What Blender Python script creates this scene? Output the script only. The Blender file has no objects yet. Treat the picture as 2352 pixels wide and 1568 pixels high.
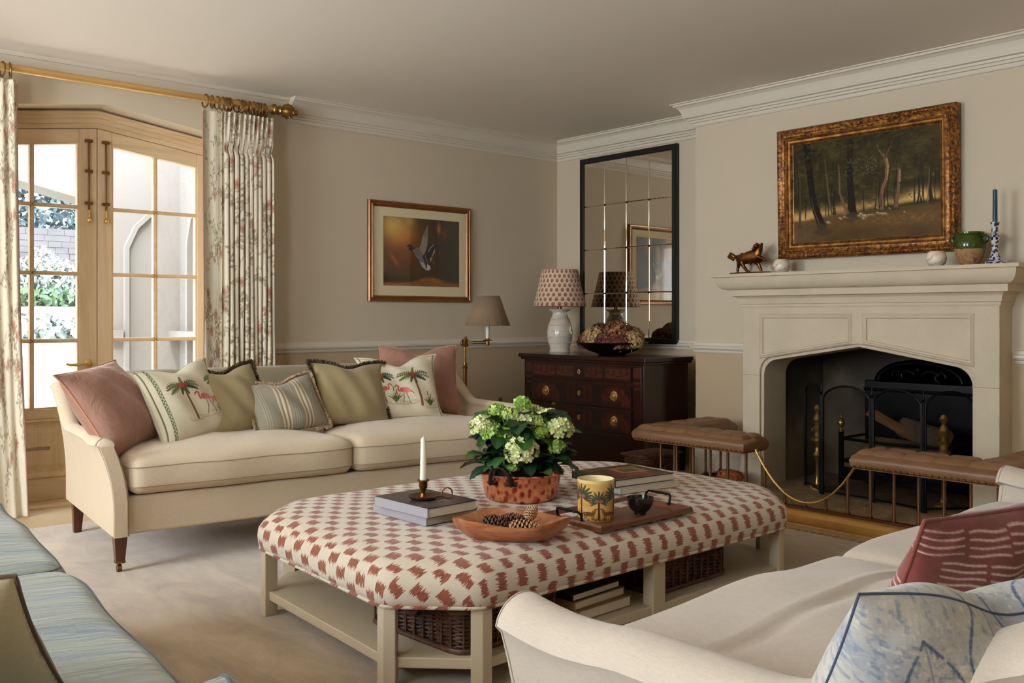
import bpy, bmesh, math, random
import numpy as np
from mathutils import Vector, Matrix, Euler
R = random.Random(7)
NR = np.random.RandomState(11)
PI = math.pi
scene = bpy.context.scene
C = scene.collection

# ---------------------------------------------------------------- camera, world, lights, exposure
cam_d = bpy.data.cameras.new('camera')
cam = bpy.data.objects.new('camera', cam_d); C.objects.link(cam)
cam.location = (0, 0, 1.05)
cam.rotation_euler = (PI/2, 0, math.radians(48.66-90))
cam_d.sensor_width = 36; cam_d.lens = 2150/2352*36
cam_d.shift_y = -59/2352
cam_d.clip_start = .05
scene.camera = cam

world = bpy.data.worlds.new('world'); scene.world = world; world.use_nodes = True
wn = world.node_tree; bg = wn.nodes['Background']
bg.inputs[0].default_value = (.80, .90, 1.0, 1); bg.inputs[1].default_value = 18.0

def lamp(name, kind, loc, rot, energy, color, size=None, size_y=None, angle=None, spread=None):
    d = bpy.data.lights.new(name, kind); o = bpy.data.objects.new(name, d); C.objects.link(o)
    o.location = loc; o.rotation_euler = rot; d.energy = energy; d.color = color
    if size: d.size = size
    if size_y: d.shape = 'RECTANGLE'; d.size_y = size_y
    if angle: d.angle = angle
    if spread: d.spread = spread
    return o
# the sun stands behind the house and lights the garden only
lamp('garden_sun', 'SUN', (0, 0, 9), (math.radians(42), 0, math.radians(-18)), 3.0, (1, .95, .86), angle=.02)
# daylight of the glazed doors and of the two windows in the left wall (off frame), plus an added front fill
portal = lamp('door_portal', 'AREA', (1.785, 6.05, 1.28), (math.radians(-90), 0, 0), 1, (1, 1, 1), 1.3, 1.8)
portal.data.cycles.is_portal = True
lamp('fill_front', 'AREA', (.9, -2.52, 1.5), (math.radians(104), 0, 0), 12, (1.0, .93, .80), 2.2, 1.5)  # fill lamp added behind the camera; the front wall has no window
lamp('daylight_window_left', 'AREA', (-1.74, 3.7, 1.45), (0, math.radians(-112), 0), 70, (.88, .94, 1.0), 1.3, 1.5)
lamp('daylight_window_left', 'AREA', (-1.74, 1.3, 1.45), (0, math.radians(-110), 0), 15, (1.0, .97, .94), 1.3, 1.5)
scene.view_settings.view_transform = 'Standard'
scene.view_settings.look = 'None'
scene.view_settings.gamma = 1
scene.view_settings.use_curve_mapping = False
scene.view_settings.exposure = -0.28
cy = scene.cycles
cy.use_denoising = True
cy.max_bounces = 9; cy.diffuse_bounces = 5; cy.glossy_bounces = 4; cy.transmission_bounces = 6; cy.transparent_max_bounces = 12
cy.caustics_reflective = False; cy.caustics_refractive = False
cy.sample_clamp_indirect = 6

# ---------------------------------------------------------------- helpers
def lin(c):
    r = []
    for v in c[:3]:
        v = v/255.0
        r.append(v/12.92 if v <= .04045 else ((v+.055)/1.055)**2.4)
    return tuple(r)+(1,)

class NT:
    def __init__(s, name):
        s.m = bpy.data.materials.new(name); s.m.use_nodes = True
        s.t = s.m.node_tree; s.b = s.t.nodes['Principled BSDF']
    def n(s, ty, **kw):
        x = s.t.nodes.new(ty)
        for k, v in kw.items(): setattr(x, k, v)
        return x
    def l(s, a, b): s.t.links.new(a, b)
    def val(s, sock, v):
        if hasattr(v, 'is_output') or isinstance(v, bpy.types.NodeSocket): s.l(v, sock)
        else: sock.default_value = v
    def math(s, op, a, b=0.0, c=0.0, clamp=False):
        x = s.n('ShaderNodeMath', operation=op); x.use_clamp = clamp
        s.val(x.inputs[0], a); s.val(x.inputs[1], b)
        if len(x.inputs) > 2: s.val(x.inputs[2], c)
        return x.outputs[0]
    def mix(s, f, a, b, ty='MIX'):
        x = s.n('ShaderNodeMix', data_type='RGBA', blend_type=ty)
        s.val(x.inputs[0], f); s.val(x.inputs[6], a); s.val(x.inputs[7], b)
        return x.outputs[2]
    def coord(s, which='Object', scale=(1, 1, 1), rot=(0, 0, 0)):
        tc = s.n('ShaderNodeTexCoord'); mp = s.n('ShaderNodeMapping')
        mp.inputs[3].default_value = scale; mp.inputs[2].default_value = rot
        s.l(tc.outputs[which], mp.inputs[0]); return mp.outputs[0]
    def noise(s, vec, scale, detail=3, rough=.5, dist=0):
        x = s.n('ShaderNodeTexNoise'); s.l(vec, x.inputs['Vector'])
        x.inputs['Scale'].default_value = scale; x.inputs['Detail'].default_value = detail
        x.inputs['Roughness'].default_value = rough; x.inputs['Distortion'].default_value = dist
        return x.outputs[0]
    def ramp(s, f, stops):
        x = s.n('ShaderNodeValToRGB'); s.l(f, x.inputs[0]); e = x.color_ramp.elements
        while len(e) < len(stops): e.new(.5)
        for i, (p, c) in enumerate(stops): e[i].position = p; e[i].color = c
        return x.outputs[0]
    def bump(s, h, strength=.3, dist=.01, prev=None):
        x = s.n('ShaderNodeBump'); x.inputs['Strength'].default_value = strength; x.inputs['Distance'].default_value = dist
        s.l(h, x.inputs['Height'])
        if prev: s.l(prev, x.inputs['Normal'])
        s.l(x.outputs[0], s.b.inputs['Normal']); return x.outputs[0]

def mat(name, rgb, rough=.6, metal=0, var=None, bump=None, bump2=None, attr=False, stretch=(1, 1, 1), sheen=0, spec=None, coat=0, rgb2=None):
    t = NT(name); v = t.coord('Object', stretch)
    if attr:
        a = t.n('ShaderNodeAttribute', attribute_name='Col'); col = a.outputs[0]
    else:
        col = None; base = lin(rgb)
    if var:
        sc, amt = var[:2]; n = t.noise(v, sc, 4, .6)
        f = t.ramp(n, [(.3, (0, 0, 0, 1)), (.7, (1, 1, 1, 1))])
        if col is None:
            if rgb2: col = t.mix(f, lin(rgb2), base)
            else:
                c1 = tuple(min(1, x*(1-amt)) for x in base[:3])+(1,); c2 = tuple(min(1, x*(1+amt)) for x in base[:3])+(1,)
                col = t.mix(f, c1, c2)
        else:
            g = t.ramp(n, [(.3, (1-amt,)*3+(1,)), (.7, (1+amt*.5,)*3+(1,))])
            col = t.mix(1.0, col, g, 'MULTIPLY')
    if col is None: t.b.inputs['Base Color'].default_value = base
    else: t.l(col, t.b.inputs['Base Color'])
    t.b.inputs['Roughness'].default_value = rough; t.b.inputs['Metallic'].default_value = metal
    if sheen: t.b.inputs['Sheen Weight'].default_value = sheen; t.b.inputs['Sheen Roughness'].default_value = .5
    if spec is not None: t.b.inputs['Specular IOR Level'].default_value = spec
    if coat: t.b.inputs['Coat Weight'].default_value = coat; t.b.inputs['Coat Roughness'].default_value = .08
    pv = None
    for b in (bump, bump2):
        if b: pv = t.bump(t.noise(v, b[0], 3, .6), b[1], b[2], pv)
    return t.m

def wood(name, c1, c2, scale=6, axis='x', rough=.4, ring=14, coat=0, bumps=.08):
    st = {'x': (.12, 1, 1), 'y': (1, .12, 1), 'z': (1, 1, .12)}[axis]
    t = NT(name); v = t.coord('Object', st)
    n = t.noise(v, scale, 5, .65, 1.2)
    w = t.math('FRACT', t.math('MULTIPLY', n, ring))
    w = t.math('ABSOLUTE', t.math('SUBTRACT', w, .5)); w = t.math('MULTIPLY', w, 2)
    n2 = t.noise(v, scale*14, 3, .6)
    f = t.math('ADD', t.math('MULTIPLY', w, .55), t.math('MULTIPLY', n2, .5), clamp=True)
    t.l(t.mix(f, lin(c1), lin(c2)), t.b.inputs['Base Color'])
    t.b.inputs['Roughness'].default_value = rough
    if coat: t.b.inputs['Coat Weight'].default_value = coat; t.b.inputs['Coat Roughness'].default_value = .1
    t.bump(f, bumps, .002)
    return t.m

def fabric(name, rgb, rgb2=None, weave=900, crumple=.35, sheen=.25, attr=False, var=.06, rough=.9):
    t = NT(name); v = t.coord('Object')
    n = t.noise(v, 5, 4, .6)
    if attr: base = t.n('ShaderNodeAttribute', attribute_name='Col').outputs[0]
    else: base = None
    th = t.noise(t.coord('Object', (1, 1, .12)), weave, 2, .6)
    tv = t.noise(t.coord('Object', (.12, .12, 1)), weave, 2, .6)
    f = t.math('MULTIPLY', t.math('ADD', th, tv), .5)
    f = t.ramp(f, [(.35, (0, 0, 0, 1)), (.65, (1, 1, 1, 1))])
    g = t.mix(f, (1-var*1.3,)*3+(1,), (1+var,)*3+(1,))
    if base is None: base = t.mix(n, lin(rgb), lin(rgb2 or rgb))
    t.l(t.mix(1.0, base, g, 'MULTIPLY'), t.b.inputs['Base Color'])
    t.b.inputs['Roughness'].default_value = rough; t.b.inputs['Specular IOR Level'].default_value = .2
    t.b.inputs['Sheen Weight'].default_value = sheen
    b = t.bump(t.noise(v, 7, 3, .55, .6), crumple, .012)
    t.bump(f, .25, .0006, b)
    return t.m

def obj_xyz(t):
    tc = t.n('ShaderNodeTexCoord'); s = t.n('ShaderNodeSeparateXYZ'); t.l(tc.outputs['Object'], s.inputs[0]); return s.outputs

class MB:
    """collects geometry and links it as ONE mesh object"""
    def __init__(s): s.v = []; s.f = []; s.m = []; s.c = None; s.uv = None; s.mi = 0
    def add(s, V, F, mi=None):
        o = len(s.v); s.v.extend([tuple(map(float, p)) for p in V])
        for f in F: s.f.append(tuple(i+o for i in f)); s.m.append(s.mi if mi is None else mi)
        return s
    def box(s, x0, x1, y0, y1, z0, z1, mi=None):
        V = [(x, y, z) for z in (z0, z1) for y in (y0, y1) for x in (x0, x1)]
        return s.add(V, [(0, 2, 3, 1), (4, 5, 7, 6), (0, 1, 5, 4), (2, 6, 7, 3), (0, 4, 6, 2), (1, 3, 7, 5)], mi)
    def bar(s, p, q, w, h=None, up=(0, 0, 1), mi=None):
        p = Vector(p); q = Vector(q); h = h or w; d = (q-p).normalized(); u = Vector(up)
        if abs(d.dot(u)) > .95: u = Vector((1, 0, 0))
        a = d.cross(u).normalized(); b = a.cross(d).normalized()
        V = []
        for c in (p, q):
            for sx, sy in ((-1, -1), (1, -1), (1, 1), (-1, 1)): V.append(c+a*w/2*sx+b*h/2*sy)
        return s.add(V, [(0, 1, 2, 3), (7, 6, 5, 4), (0, 4, 5, 1), (1, 5, 6, 2), (2, 6, 7, 3), (3, 7, 4, 0)], mi)
    def prism(s, poly, c0, c1, axis='z', mi=None):
        n = len(poly)
        mp = {'z': lambda a, b, c: (a, b, c), 'y': lambda a, b, c: (a, c, b), 'x': lambda a, b, c: (c, a, b)}[axis]
        V = [mp(a, b, c0) for a, b in poly]+[mp(a, b, c1) for a, b in poly]
        F = [tuple(range(n)), tuple(range(2*n-1, n-1, -1))]+[(i, i+n, (i+1) % n+n, (i+1) % n) for i in range(n)]
        return s.add(V, F, mi)
    def lathe(s, prof, c=(0, 0, 0), n=32, sx=1, sy=1, rot=None, mi=None, flute=None):
        V = []; F = []; c = Vector(c)
        for r, z in prof:
            for k in range(n):
                a = 2*PI*k/n; rr = r*(1 if not flute else 1+flute[1]*math.cos(flute[0]*a))
                p = Vector((rr*math.cos(a)*sx, rr*math.sin(a)*sy, z))
                if rot: p = rot @ p
                V.append(c+p)
        for i in range(len(prof)-1):
            for k in range(n):
                F.append((i*n+k, i*n+(k+1) % n, (i+1)*n+(k+1) % n, (i+1)*n+k))
        F.append(tuple(range(n-1, -1, -1))); F.append(tuple((len(prof)-1)*n+k for k in range(n)))
        return s.add(V, F, mi)
    def tube(s, pts, r, n=8, closed=False, mi=None, sq=1.0):
        P = [Vector(p) for p in pts]; m = len(P); V = []; F = []
        rr = r if isinstance(r, (list, tuple)) else [r]*m
        up = None
        for i in range(m):
            if closed: d = P[(i+1) % m]-P[i-1]
            else: d = P[min(i+1, m-1)]-P[max(i-1, 0)]
            d = d.normalized() if d.length > 1e-9 else Vector((0, 0, 1))
            if up is None:
                up = Vector((0, 0, 1)) if abs(d.z) < .9 else Vector((1, 0, 0))
            a = d.cross(up).normalized(); b = a.cross(d).normalized(); up = b
            for k in range(n):
                t = 2*PI*k/n; V.append(P[i]+a*math.cos(t)*rr[i]+b*math.sin(t)*rr[i]*sq)
        L = m if closed else m-1
        for i in range(L):
            j = (i+1) % m
            for k in range(n): F.append((i*n+k, i*n+(k+1) % n, j*n+(k+1) % n, j*n+k))
        if not closed: F.append(tuple(range(n-1, -1, -1))); F.append(tuple((m-1)*n+k for k in range(n)))
        return s.add(V, F, mi)
    def ball(s, c, r, nu=16, nv=10, mi=None):
        if not isinstance(r, (tuple, list)): r = (r, r, r)
        V = [(c[0], c[1], c[2]-r[2])]; F = []
        for i in range(1, nv):
            p = -PI/2+PI*i/nv
            for k in range(nu):
                a = 2*PI*k/nu; V.append((c[0]+r[0]*math.cos(p)*math.cos(a), c[1]+r[1]*math.cos(p)*math.sin(a), c[2]+r[2]*math.sin(p)))
        V.append((c[0], c[1], c[2]+r[2])); t = len(V)-1
        for k in range(nu):
            F.append((0, 1+(k+1) % nu, 1+k)); F.append((t, 1+(nv-2)*nu+k, 1+(nv-2)*nu+(k+1) % nu))
        for i in range(nv-2):
            for k in range(nu):
                a = 1+i*nu+k; b = 1+i*nu+(k+1) % nu; F.append((a, b, b+nu, a+nu))
        return s.add(V, F, mi)
    def grid(s, P, cu=False, cv=False, flip=False, mi=None):
        nu, nv = P.shape[:2]; F = []
        for i in range(nu if cu else nu-1):
            for j in range(nv if cv else nv-1):
                a = i*nv+j; b = ((i+1) % nu)*nv+j; c = ((i+1) % nu)*nv+(j+1) % nv; d = i*nv+(j+1) % nv
                F.append((a, d, c, b) if flip else (a, b, c, d))
        return s.add(P.reshape(-1, 3).tolist(), F, mi)
    def sweep(s, path, prof, closed=False, side=1, fr=None, mi=None, cap=True):
        """profile [(out, up)] swept round a 2-D path with mitred corners; fr maps (a, b, up) to 3-D"""
        fr = fr or (lambda a, b, c: (a, b, c)); n = len(path); V = []; F = []; m = len(prof)
        for i in range(n):
            p = Vector(path[i]).to_2d()
            d0 = (p-Vector(path[i-1]).to_2d()) if (i > 0 or closed) else None
            d1 = (Vector(path[(i+1) % n]).to_2d()-p) if (i < n-1 or closed) else None
            if d0 is None: d0 = d1
            if d1 is None: d1 = d0
            d0 = d0.normalized(); d1 = d1.normalized()
            n0 = Vector((d0.y, -d0.x))*side; n1 = Vector((d1.y, -d1.x))*side
            k = (n0+n1); k = k/max(1e-6, k.dot(n0))
            for o, u in prof:
                q = p+k*o; V.append(fr(q.x, q.y, u))
        for i in range(n if closed else n-1):
            j = (i+1) % n
            for k in range(m-1):
                q = (i*m+k, i*m+k+1, j*m+k+1, j*m+k); F.append(q if side > 0 else q[::-1])
        if cap and not closed:
            F.append(tuple(range(m))); F.append(tuple((n-1)*m+k for k in range(m-1, -1, -1)))
        return s.add(V, F, mi)
    def soft(s, x0, x1, y0, y1, z0, z1, r=.04, crown=0.0, n=14, fn=None, belly=0.0, mi=None):
        """rounded, crowned upholstery block"""
        idx = {}; V = []; F = []
        cx, cy_, cz = (x0+x1)/2, (y0+y1)/2, (z0+z1)/2; hx, hy, hz = (x1-x0)/2, (y1-y0)/2, (z1-z0)/2
        def w(t): return math.copysign(abs(t)**.8, t)
        def pt(a, b, c):
            k = (round(a, 5), round(b, 5), round(c, 5))
            if k in idx: return idx[k]
            x, y, z = w(a)*hx, w(b)*hy, w(c)*hz
            q = Vector((max(-hx+r, min(hx-r, x)), max(-hy+r, min(hy-r, y)), max(-hz+r, min(hz-r, z))))
            e = Vector((x, y, z))-q
            if e.length > 1e-9:
                m = max(abs(e.x), abs(e.y), abs(e.z)); e = e.normalized()*m
            p = q+e; u = p.x/hx; v2 = p.y/hy
            g = (1-abs(u)**2.4)*(1-abs(v2)**2.4)
            if p.z > 0: p.z += crown*g*(p.z/hz)
            if belly:
                p.y += belly*(1-(p.z/hz)**2)*(1-abs(u)**4)*(v2)
                p.x += belly*(1-(p.z/hz)**2)*(1-abs(v2)**4)*(u)
            p = p+Vector((cx, cy_, cz))
            if fn: p = Vector(fn(p, u, v2))
            V.append(p); idx[k] = len(V)-1; return idx[k]
        T = [-1+2*i/n for i in range(n+1)]
        for ax in range(3):
            for sg in (-1, 1):
                for i in range(n):
                    for j in range(n):
                        q = []
                        for a, b in ((T[i], T[j]), (T[i+1], T[j]), (T[i+1], T[j+1]), (T[i], T[j+1])):
                            c = [0, 0, 0]; c[ax] = sg; c[(ax+1) % 3] = a; c[(ax+2) % 3] = b; q.append(pt(*c))
                        if sg < 0: q = q[::-1]
                        if len(set(q)) == 4: F.append(tuple(q))
        return s.add(V, F, mi)
    def xf(s, M, start=0):
        for i in range(start, len(s.v)): s.v[i] = tuple(M @ Vector(s.v[i]))
        return s
    def build(s, name, mats, parent=None, world=False, smooth=35, bevel=0, loc=None, rot=None, subsurf=0, seg=2, weld=False):
        if not isinstance(mats, (list, tuple)): mats = [mats]
        me = bpy.data.meshes.new(name)
        V = np.array(s.v, dtype=float)
        off = np.zeros(3)
        if world and parent is not None:
            p = parent
            while p is not None: off += np.array(p.location); p = p.parent
        if loc is not None and world: off += np.array(loc)
        V = V-off
        me.from_pydata(V.tolist(), [], s.f)
        for m in mats: me.materials.append(m)
        if len(mats) > 1: me.polygons.foreach_set('material_index', s.m)
        if s.c is not None:
            a = me.color_attributes.new('Col', 'FLOAT_COLOR', 'POINT')
            a.data.foreach_set('color', np.asarray(s.c, dtype=np.float32).ravel())
        if s.uv is not None:
            a = me.attributes.new('uvm', 'FLOAT_VECTOR', 'POINT')
            a.data.foreach_set('vector', np.asarray(s.uv, dtype=np.float32).ravel())
        bm = bmesh.new(); bm.from_mesh(me)
        if weld: bmesh.ops.remove_doubles(bm, verts=bm.verts, dist=1e-5)
        bmesh.ops.recalc_face_normals(bm, faces=bm.faces); bm.to_mesh(me); bm.free()
        if smooth:
            me.polygons.foreach_set('use_smooth', [True]*len(me.polygons))
            me.set_sharp_from_angle(angle=math.radians(smooth))
        me.update()
        o = bpy.data.objects.new(name, me); C.objects.link(o)
        if parent is not None: o.parent = parent
        if loc is not None: o.location = loc
        if rot is not None: o.rotation_euler = rot
        if bevel:
            b = o.modifiers.new('bevel', 'BEVEL'); b.width = bevel; b.segments = seg; b.limit_method = 'ANGLE'; b.angle_limit = math.radians(40)
        if subsurf:
            b = o.modifiers.new('sub', 'SUBSURF'); b.levels = subsurf; b.render_levels = subsurf
        return o

def tag(o, label=None, cat=None, group=None, kind=None):
    if label: o['label'] = label
    if cat: o['category'] = cat
    if group: o['group'] = group
    if kind: o['kind'] = kind
    return o
def thing(name, label, cat, loc=(0, 0, 0), rot=(0, 0, 0), group=None):
    o = bpy.data.objects.new(name, None); C.objects.link(o); o.empty_display_size = .1
    o.location = loc; o.rotation_euler = rot
    return tag(o, label, cat, group)
def struct(name, mb, m, **k):
    return tag(mb.build(name, m, **k), kind='structure')
def copy_tree(o, parent=None):
    c = o.copy(); C.objects.link(c)
    if parent is not None: c.parent = parent
    for ch in [x for x in C.objects if x.parent == o]: copy_tree(ch, c)
    return c
def rz(a): return Matrix.Rotation(a, 4, 'Z')

def fbm(h, w, cells, seed=0, oct=4):
    """smooth value noise image h x w in 0..1"""
    rs = np.random.RandomState(seed); out = np.zeros((h, w)); amp = 1; tot = 0
    for o in range(oct):
        c = max(2, int(cells*2**o)); g = rs.rand(c+2, c+2)
        y = np.linspace(0, c, h, endpoint=False); x = np.linspace(0, c, w, endpoint=False)
        yi = y.astype(int); xi = x.astype(int); fy = (y-yi)[:, None]; fx = (x-xi)[None]
        fy = fy*fy*(3-2*fy); fx = fx*fx*(3-2*fx)
        a = g[yi][:, xi]; b = g[yi][:, xi+1]; c2 = g[yi+1][:, xi]; d = g[yi+1][:, xi+1]
        out += amp*((a*(1-fx)+b*fx)*(1-fy)+(c2*(1-fx)+d*fx)*fy); tot += amp; amp *= .5
    return out/tot

class Canvas:
    """a little numpy painter; x 0..W right, y 0..H up, colours in sRGB 0..255"""
    def __init__(s, nx, ny, W, H, bgc):
        s.nx, s.ny, s.W, s.H = nx, ny, W, H
        s.a = np.zeros((ny, nx, 3)); s.a[:] = bgc
        s.X = (np.linspace(0, W, nx))[None, :].repeat(ny, 0); s.Y = (np.linspace(0, H, ny))[:, None].repeat(nx, 1)
        s.px = W/nx
    def win(s, x0, x1, y0, y1):
        m = s.px*2
        i0 = max(0, int((x0-m)/s.W*s.nx)); i1 = min(s.nx, int((x1+m)/s.W*s.nx)+2)
        j0 = max(0, int((y0-m)/s.H*s.ny)); j1 = min(s.ny, int((y1+m)/s.H*s.ny)+2)
        return slice(j0, j1), slice(i0, i1)
    def put(s, w, mask, col, al=1.0):
        m = np.clip(mask, 0, 1)[..., None]*al; s.a[w] = s.a[w]*(1-m)+np.array(col, float)*m
    def ell(s, x, y, rx, ry, col, rot=0, al=1, soft=None):
        r = max(rx, ry); w = s.win(x-r, x+r, y-r, y+r); X = s.X[w]-x; Y = s.Y[w]-y
        if X.size == 0: return
        c, n = math.cos(rot), math.sin(rot); u = (X*c+Y*n)/rx; v = (-X*n+Y*c)/ry
        d = np.sqrt(u*u+v*v); k = soft or min(rx, ry)/s.px
        s.put(w, (1-d)*max(k, .5)+.5, col, al)
    def line(s, pts, wd, col, al=1):
        for i in range(len(pts)-1):
            (x0, y0), (x1, y1) = pts[i], pts[i+1]
            w0 = wd[i] if isinstance(wd, (list, tuple)) else wd; w1 = wd[i+1] if isinstance(wd, (list, tuple)) else wd
            m = max(w0, w1); w = s.win(min(x0, x1)-m, max(x0, x1)+m, min(y0, y1)-m, max(y0, y1)+m)
            X = s.X[w]; Y = s.Y[w]
            if X.size == 0: continue
            dx, dy = x1-x0, y1-y0; L = dx*dx+dy*dy+1e-12
            t = np.clip(((X-x0)*dx+(Y-y0)*dy)/L, 0, 1)
            d = np.hypot(X-x0-t*dx, Y-y0-t*dy); ww = (w0+(w1-w0)*t)/2
            s.put(w, (ww-d)/s.px+.5, col, al)
    def poly(s, pts, col, al=1):
        xs = [p[0] for p in pts]; ys = [p[1] for p in pts]; w = s.win(min(xs), max(xs), min(ys), max(ys))
        X = s.X[w]; Y = s.Y[w]
        if X.size == 0: return
        ins = np.zeros(X.shape, bool); n = len(pts)
        for i in range(n):
            x0, y0 = pts[i]; x1, y1 = pts[(i+1) % n]
            if y0 == y1: continue
            c = ((y0 > Y) != (y1 > Y)) & (X < (x1-x0)*(Y-y0)/(y1-y0)+x0); ins ^= c
        s.put(w, ins.astype(float), col, al)
    def lin(s):
        a = np.clip(s.a/255, 0, 1); a = np.where(a <= .04045, a/12.92, ((a+.055)/1.055)**2.4)
        return np.concatenate([a, np.ones(a.shape[:2]+(1,))], -1)
def cgrid(mb, P, canvas):
    """P: (ny, nx, 3) grid of points coloured by the canvas"""
    mb.grid(P, flip=True); c = canvas.lin().reshape(-1, 4)
    base = mb.c if mb.c is not None else np.zeros((0, 4))
    mb.c = np.concatenate([base, c]); return mb
def padcol(mb, rgb):
    n = len(mb.v)-(0 if mb.c is None else len(mb.c)); c = np.tile(np.array(lin(rgb)), (n, 1))
    mb.c = c if mb.c is None else np.concatenate([mb.c, c]); return mb

# ---------------------------------------------------------------- materials
def wall_paint():
    t = NT('wall_paint'); o = obj_xyz(t)
    f = t.math('GREATER_THAN', o[2], .835)
    t.l(t.mix(f, lin((188, 166, 134)), lin((207, 192, 167))), t.b.inputs['Base Color'])
    t.b.inputs['Roughness'].default_value = .75
    t.bump(t.noise(t.coord(), 3, 3), .12, .01); return t.m
M_wall = wall_paint()
M_ceil = mat('ceiling_paint', (236, 228, 216), .8, bump=(2.2, .25, .02))
M_trim = mat('trim_paint', (216, 206, 188), .45)
M_stone = mat('carved_limestone', (204, 189, 163), .8, var=(5, .06), bump=(60, .12, .003))
M_black = mat('black_iron', (14, 14, 15), .38, .6, bump=(90, .1, .001))
M_brass = mat('aged_brass', (132, 98, 58), .34, 1, var=(30, .25))
M_brassL = mat('polished_brass', (224, 184, 112), .26, .8, var=(12, .12))
M_bronze = mat('antique_bronze', (128, 84, 46), .3, 1, var=(25, .4))
M_fbrass = mat('bronzed_steel_post', (116, 80, 54), .35, .8)
M_gilt = mat('gilt_ring', (150, 112, 60), .35, .9, var=(40, .3))
M_darkwood = wood('dark_mahogany', (26, 9, 7), (52, 19, 12), 4, 'y', .25, 8, coat=.2)
M_legwood = wood('walnut_leg', (60, 28, 18), (92, 46, 30), 5, 'z', .3, 6, coat=.3)
M_oak = wood('pale_oak', (200, 170, 130), (222, 196, 158), 3, 'z', .5, 6, bumps=.05)
M_oakx = wood('pale_oak_rail', (200, 170, 130), (222, 196, 158), 3, 'x', .5, 6, bumps=.05)
M_cream = fabric('cream_linen', (206, 186, 158), (214, 196, 168), 500, .25)
M_creamW = fabric('pale_linen', (186, 173, 155), (197, 184, 167), 500, .3)
M_seam = fabric('linen_seam', (178, 158, 130), None, 500, .1)
M_seamW = fabric('linen_seam_pale', (180, 168, 150), None, 500, .1)
M_candle = mat('wax', (236, 230, 214), .45); M_candle.node_tree.nodes['Principled BSDF'].inputs['Subsurface Weight'].default_value = .25
M_page = mat('book_pages', (208, 198, 180), .8, bump=(300, .2, .0006), stretch=(.1, .1, 3))
M_ottframe = mat('taupe_painted_wood', (190, 175, 148), .5, bump=(8, .08, .003))

def glass():
    t = NT('window_glass'); t.t.nodes.remove(t.b)
    out = t.t.nodes['Material Output']
    a = t.n('ShaderNodeBsdfTransparent'); g = t.n('ShaderNodeBsdfGlossy'); g.inputs['Roughness'].default_value = .02
    fr = t.n('ShaderNodeLayerWeight'); fr.inputs[0].default_value = .5
    ff = t.math('ADD', .03, t.math('MULTIPLY', .14, t.math('POWER', fr.outputs['Facing'], 5.0)))
    x = t.n('ShaderNodeMixShader'); t.l(ff, x.inputs[0]); t.l(a.outputs[0], x.inputs[1]); t.l(g.outputs[0], x.inputs[2])
    t.l(x.outputs[0], out.inputs[0]); return t.m
M_glass = glass()

# ---------------------------------------------------------------- room shell
XW, YA, XB = -1.8, 5.5, 5.33        # left wall, garden wall, alcove wall
XC = 5.013                          # chimney breast face
ZC = 2.45
BR0, BR1 = -2.6, 3.854              # breast extent in y
FY0, FY1 = 2.0, 3.26                # firebox
AX = 1.785; AW = .715               # door arch axis and half width
def arch_top(x, z0=2.248, k=.14): return z0-abs(x-AX)*k
m = MB(); m.box(XW-.2, XB+.9, -2.8, YA+.5, -.12, 0)
fl = NT('sisal_carpet'); v = fl.coord('Object')
w1 = fl.n('ShaderNodeTexWave', wave_type='BANDS', bands_direction='DIAGONAL'); fl.l(v, w1.inputs[0]); w1.inputs['Scale'].default_value = 60; w1.inputs['Distortion'].default_value = 1.5
fl.l(fl.mix(w1.outputs['Fac'], lin((176, 150, 112)), lin((206, 182, 144))), fl.b.inputs['Base Color']); fl.b.inputs['Roughness'].default_value = .9
fl.bump(w1.outputs['Fac'], .5, .003)
struct('floor', m, fl.m, smooth=0)
m = MB(); m.box(XW-.2, XB+.9, -2.8, YA+.5, ZC, ZC+.22); struct('ceiling', m, M_ceil, smooth=0)

# wall with the garden doors
m = MB()
m.box(XW-.2, AX-AW, YA, YA+.5, 0, ZC); m.box(AX+AW, XB+.3, YA, YA+.5, 0, ZC)
m.prism([(AX-AW, arch_top(AX-AW)), (AX, arch_top(AX)), (AX+AW, arch_top(AX+AW)), (AX+AW, ZC), (AX-AW, ZC)], YA, YA+.5, 'y')
struct('wall_back', m, M_wall, smooth=0)
# right wall: alcove, chimney breast with firebox hole
m = MB()
m.box(XB, XB+.3, BR1, YA+.3, 0, ZC)
m.box(XC, XC+.22, FY1+.1, BR1, 0, ZC); m.box(XC, XC+.22, BR0, FY0-.1, 0, ZC); m.box(XC, XC+.22, FY0-.1, FY1+.1, 1.12, ZC)
m.box(XC+.22, XB+.3, BR1-.1, BR1, 0, ZC)
struct('wall_right', m, M_wall, smooth=0)
m = MB(); m.box(XW-.2, XC+.3, -2.8, -2.6, 0, ZC); struct('wall_front', m, M_wall, smooth=0)
# left wall with two window holes (both off frame)
m = MB()
for y0, y1 in ((-2.8, .6), (2.0, 3.0), (4.4, YA+.5)): m.box(XW-.2, XW, y0, y1, 0, ZC)
for y0, y1 in ((.6, 2.0), (3.0, 4.4)): m.box(XW-.2, XW, y0, y1, 0, .65); m.box(XW-.2, XW, y0, y1, 2.25, ZC)
struct('wall_left', m, M_wall, smooth=0)
for i, (y0, y1) in enumerate(((.6, 2.0), (3.0, 4.4))):
    m = MB()
    for a, b, c, d in ((y0, y1, .65, .7), (y0, y1, 2.2, 2.25), (y0, y0+.05, .7, 2.2), (y1-.05, y1, .7, 2.2), ((y0+y1)/2-.02, (y0+y1)/2+.02, .7, 2.2)):
        m.box(XW-.16, XW-.11, a, b, c, d)
    struct('window_%d' % (i+1), m, M_trim, smooth=0)

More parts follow.
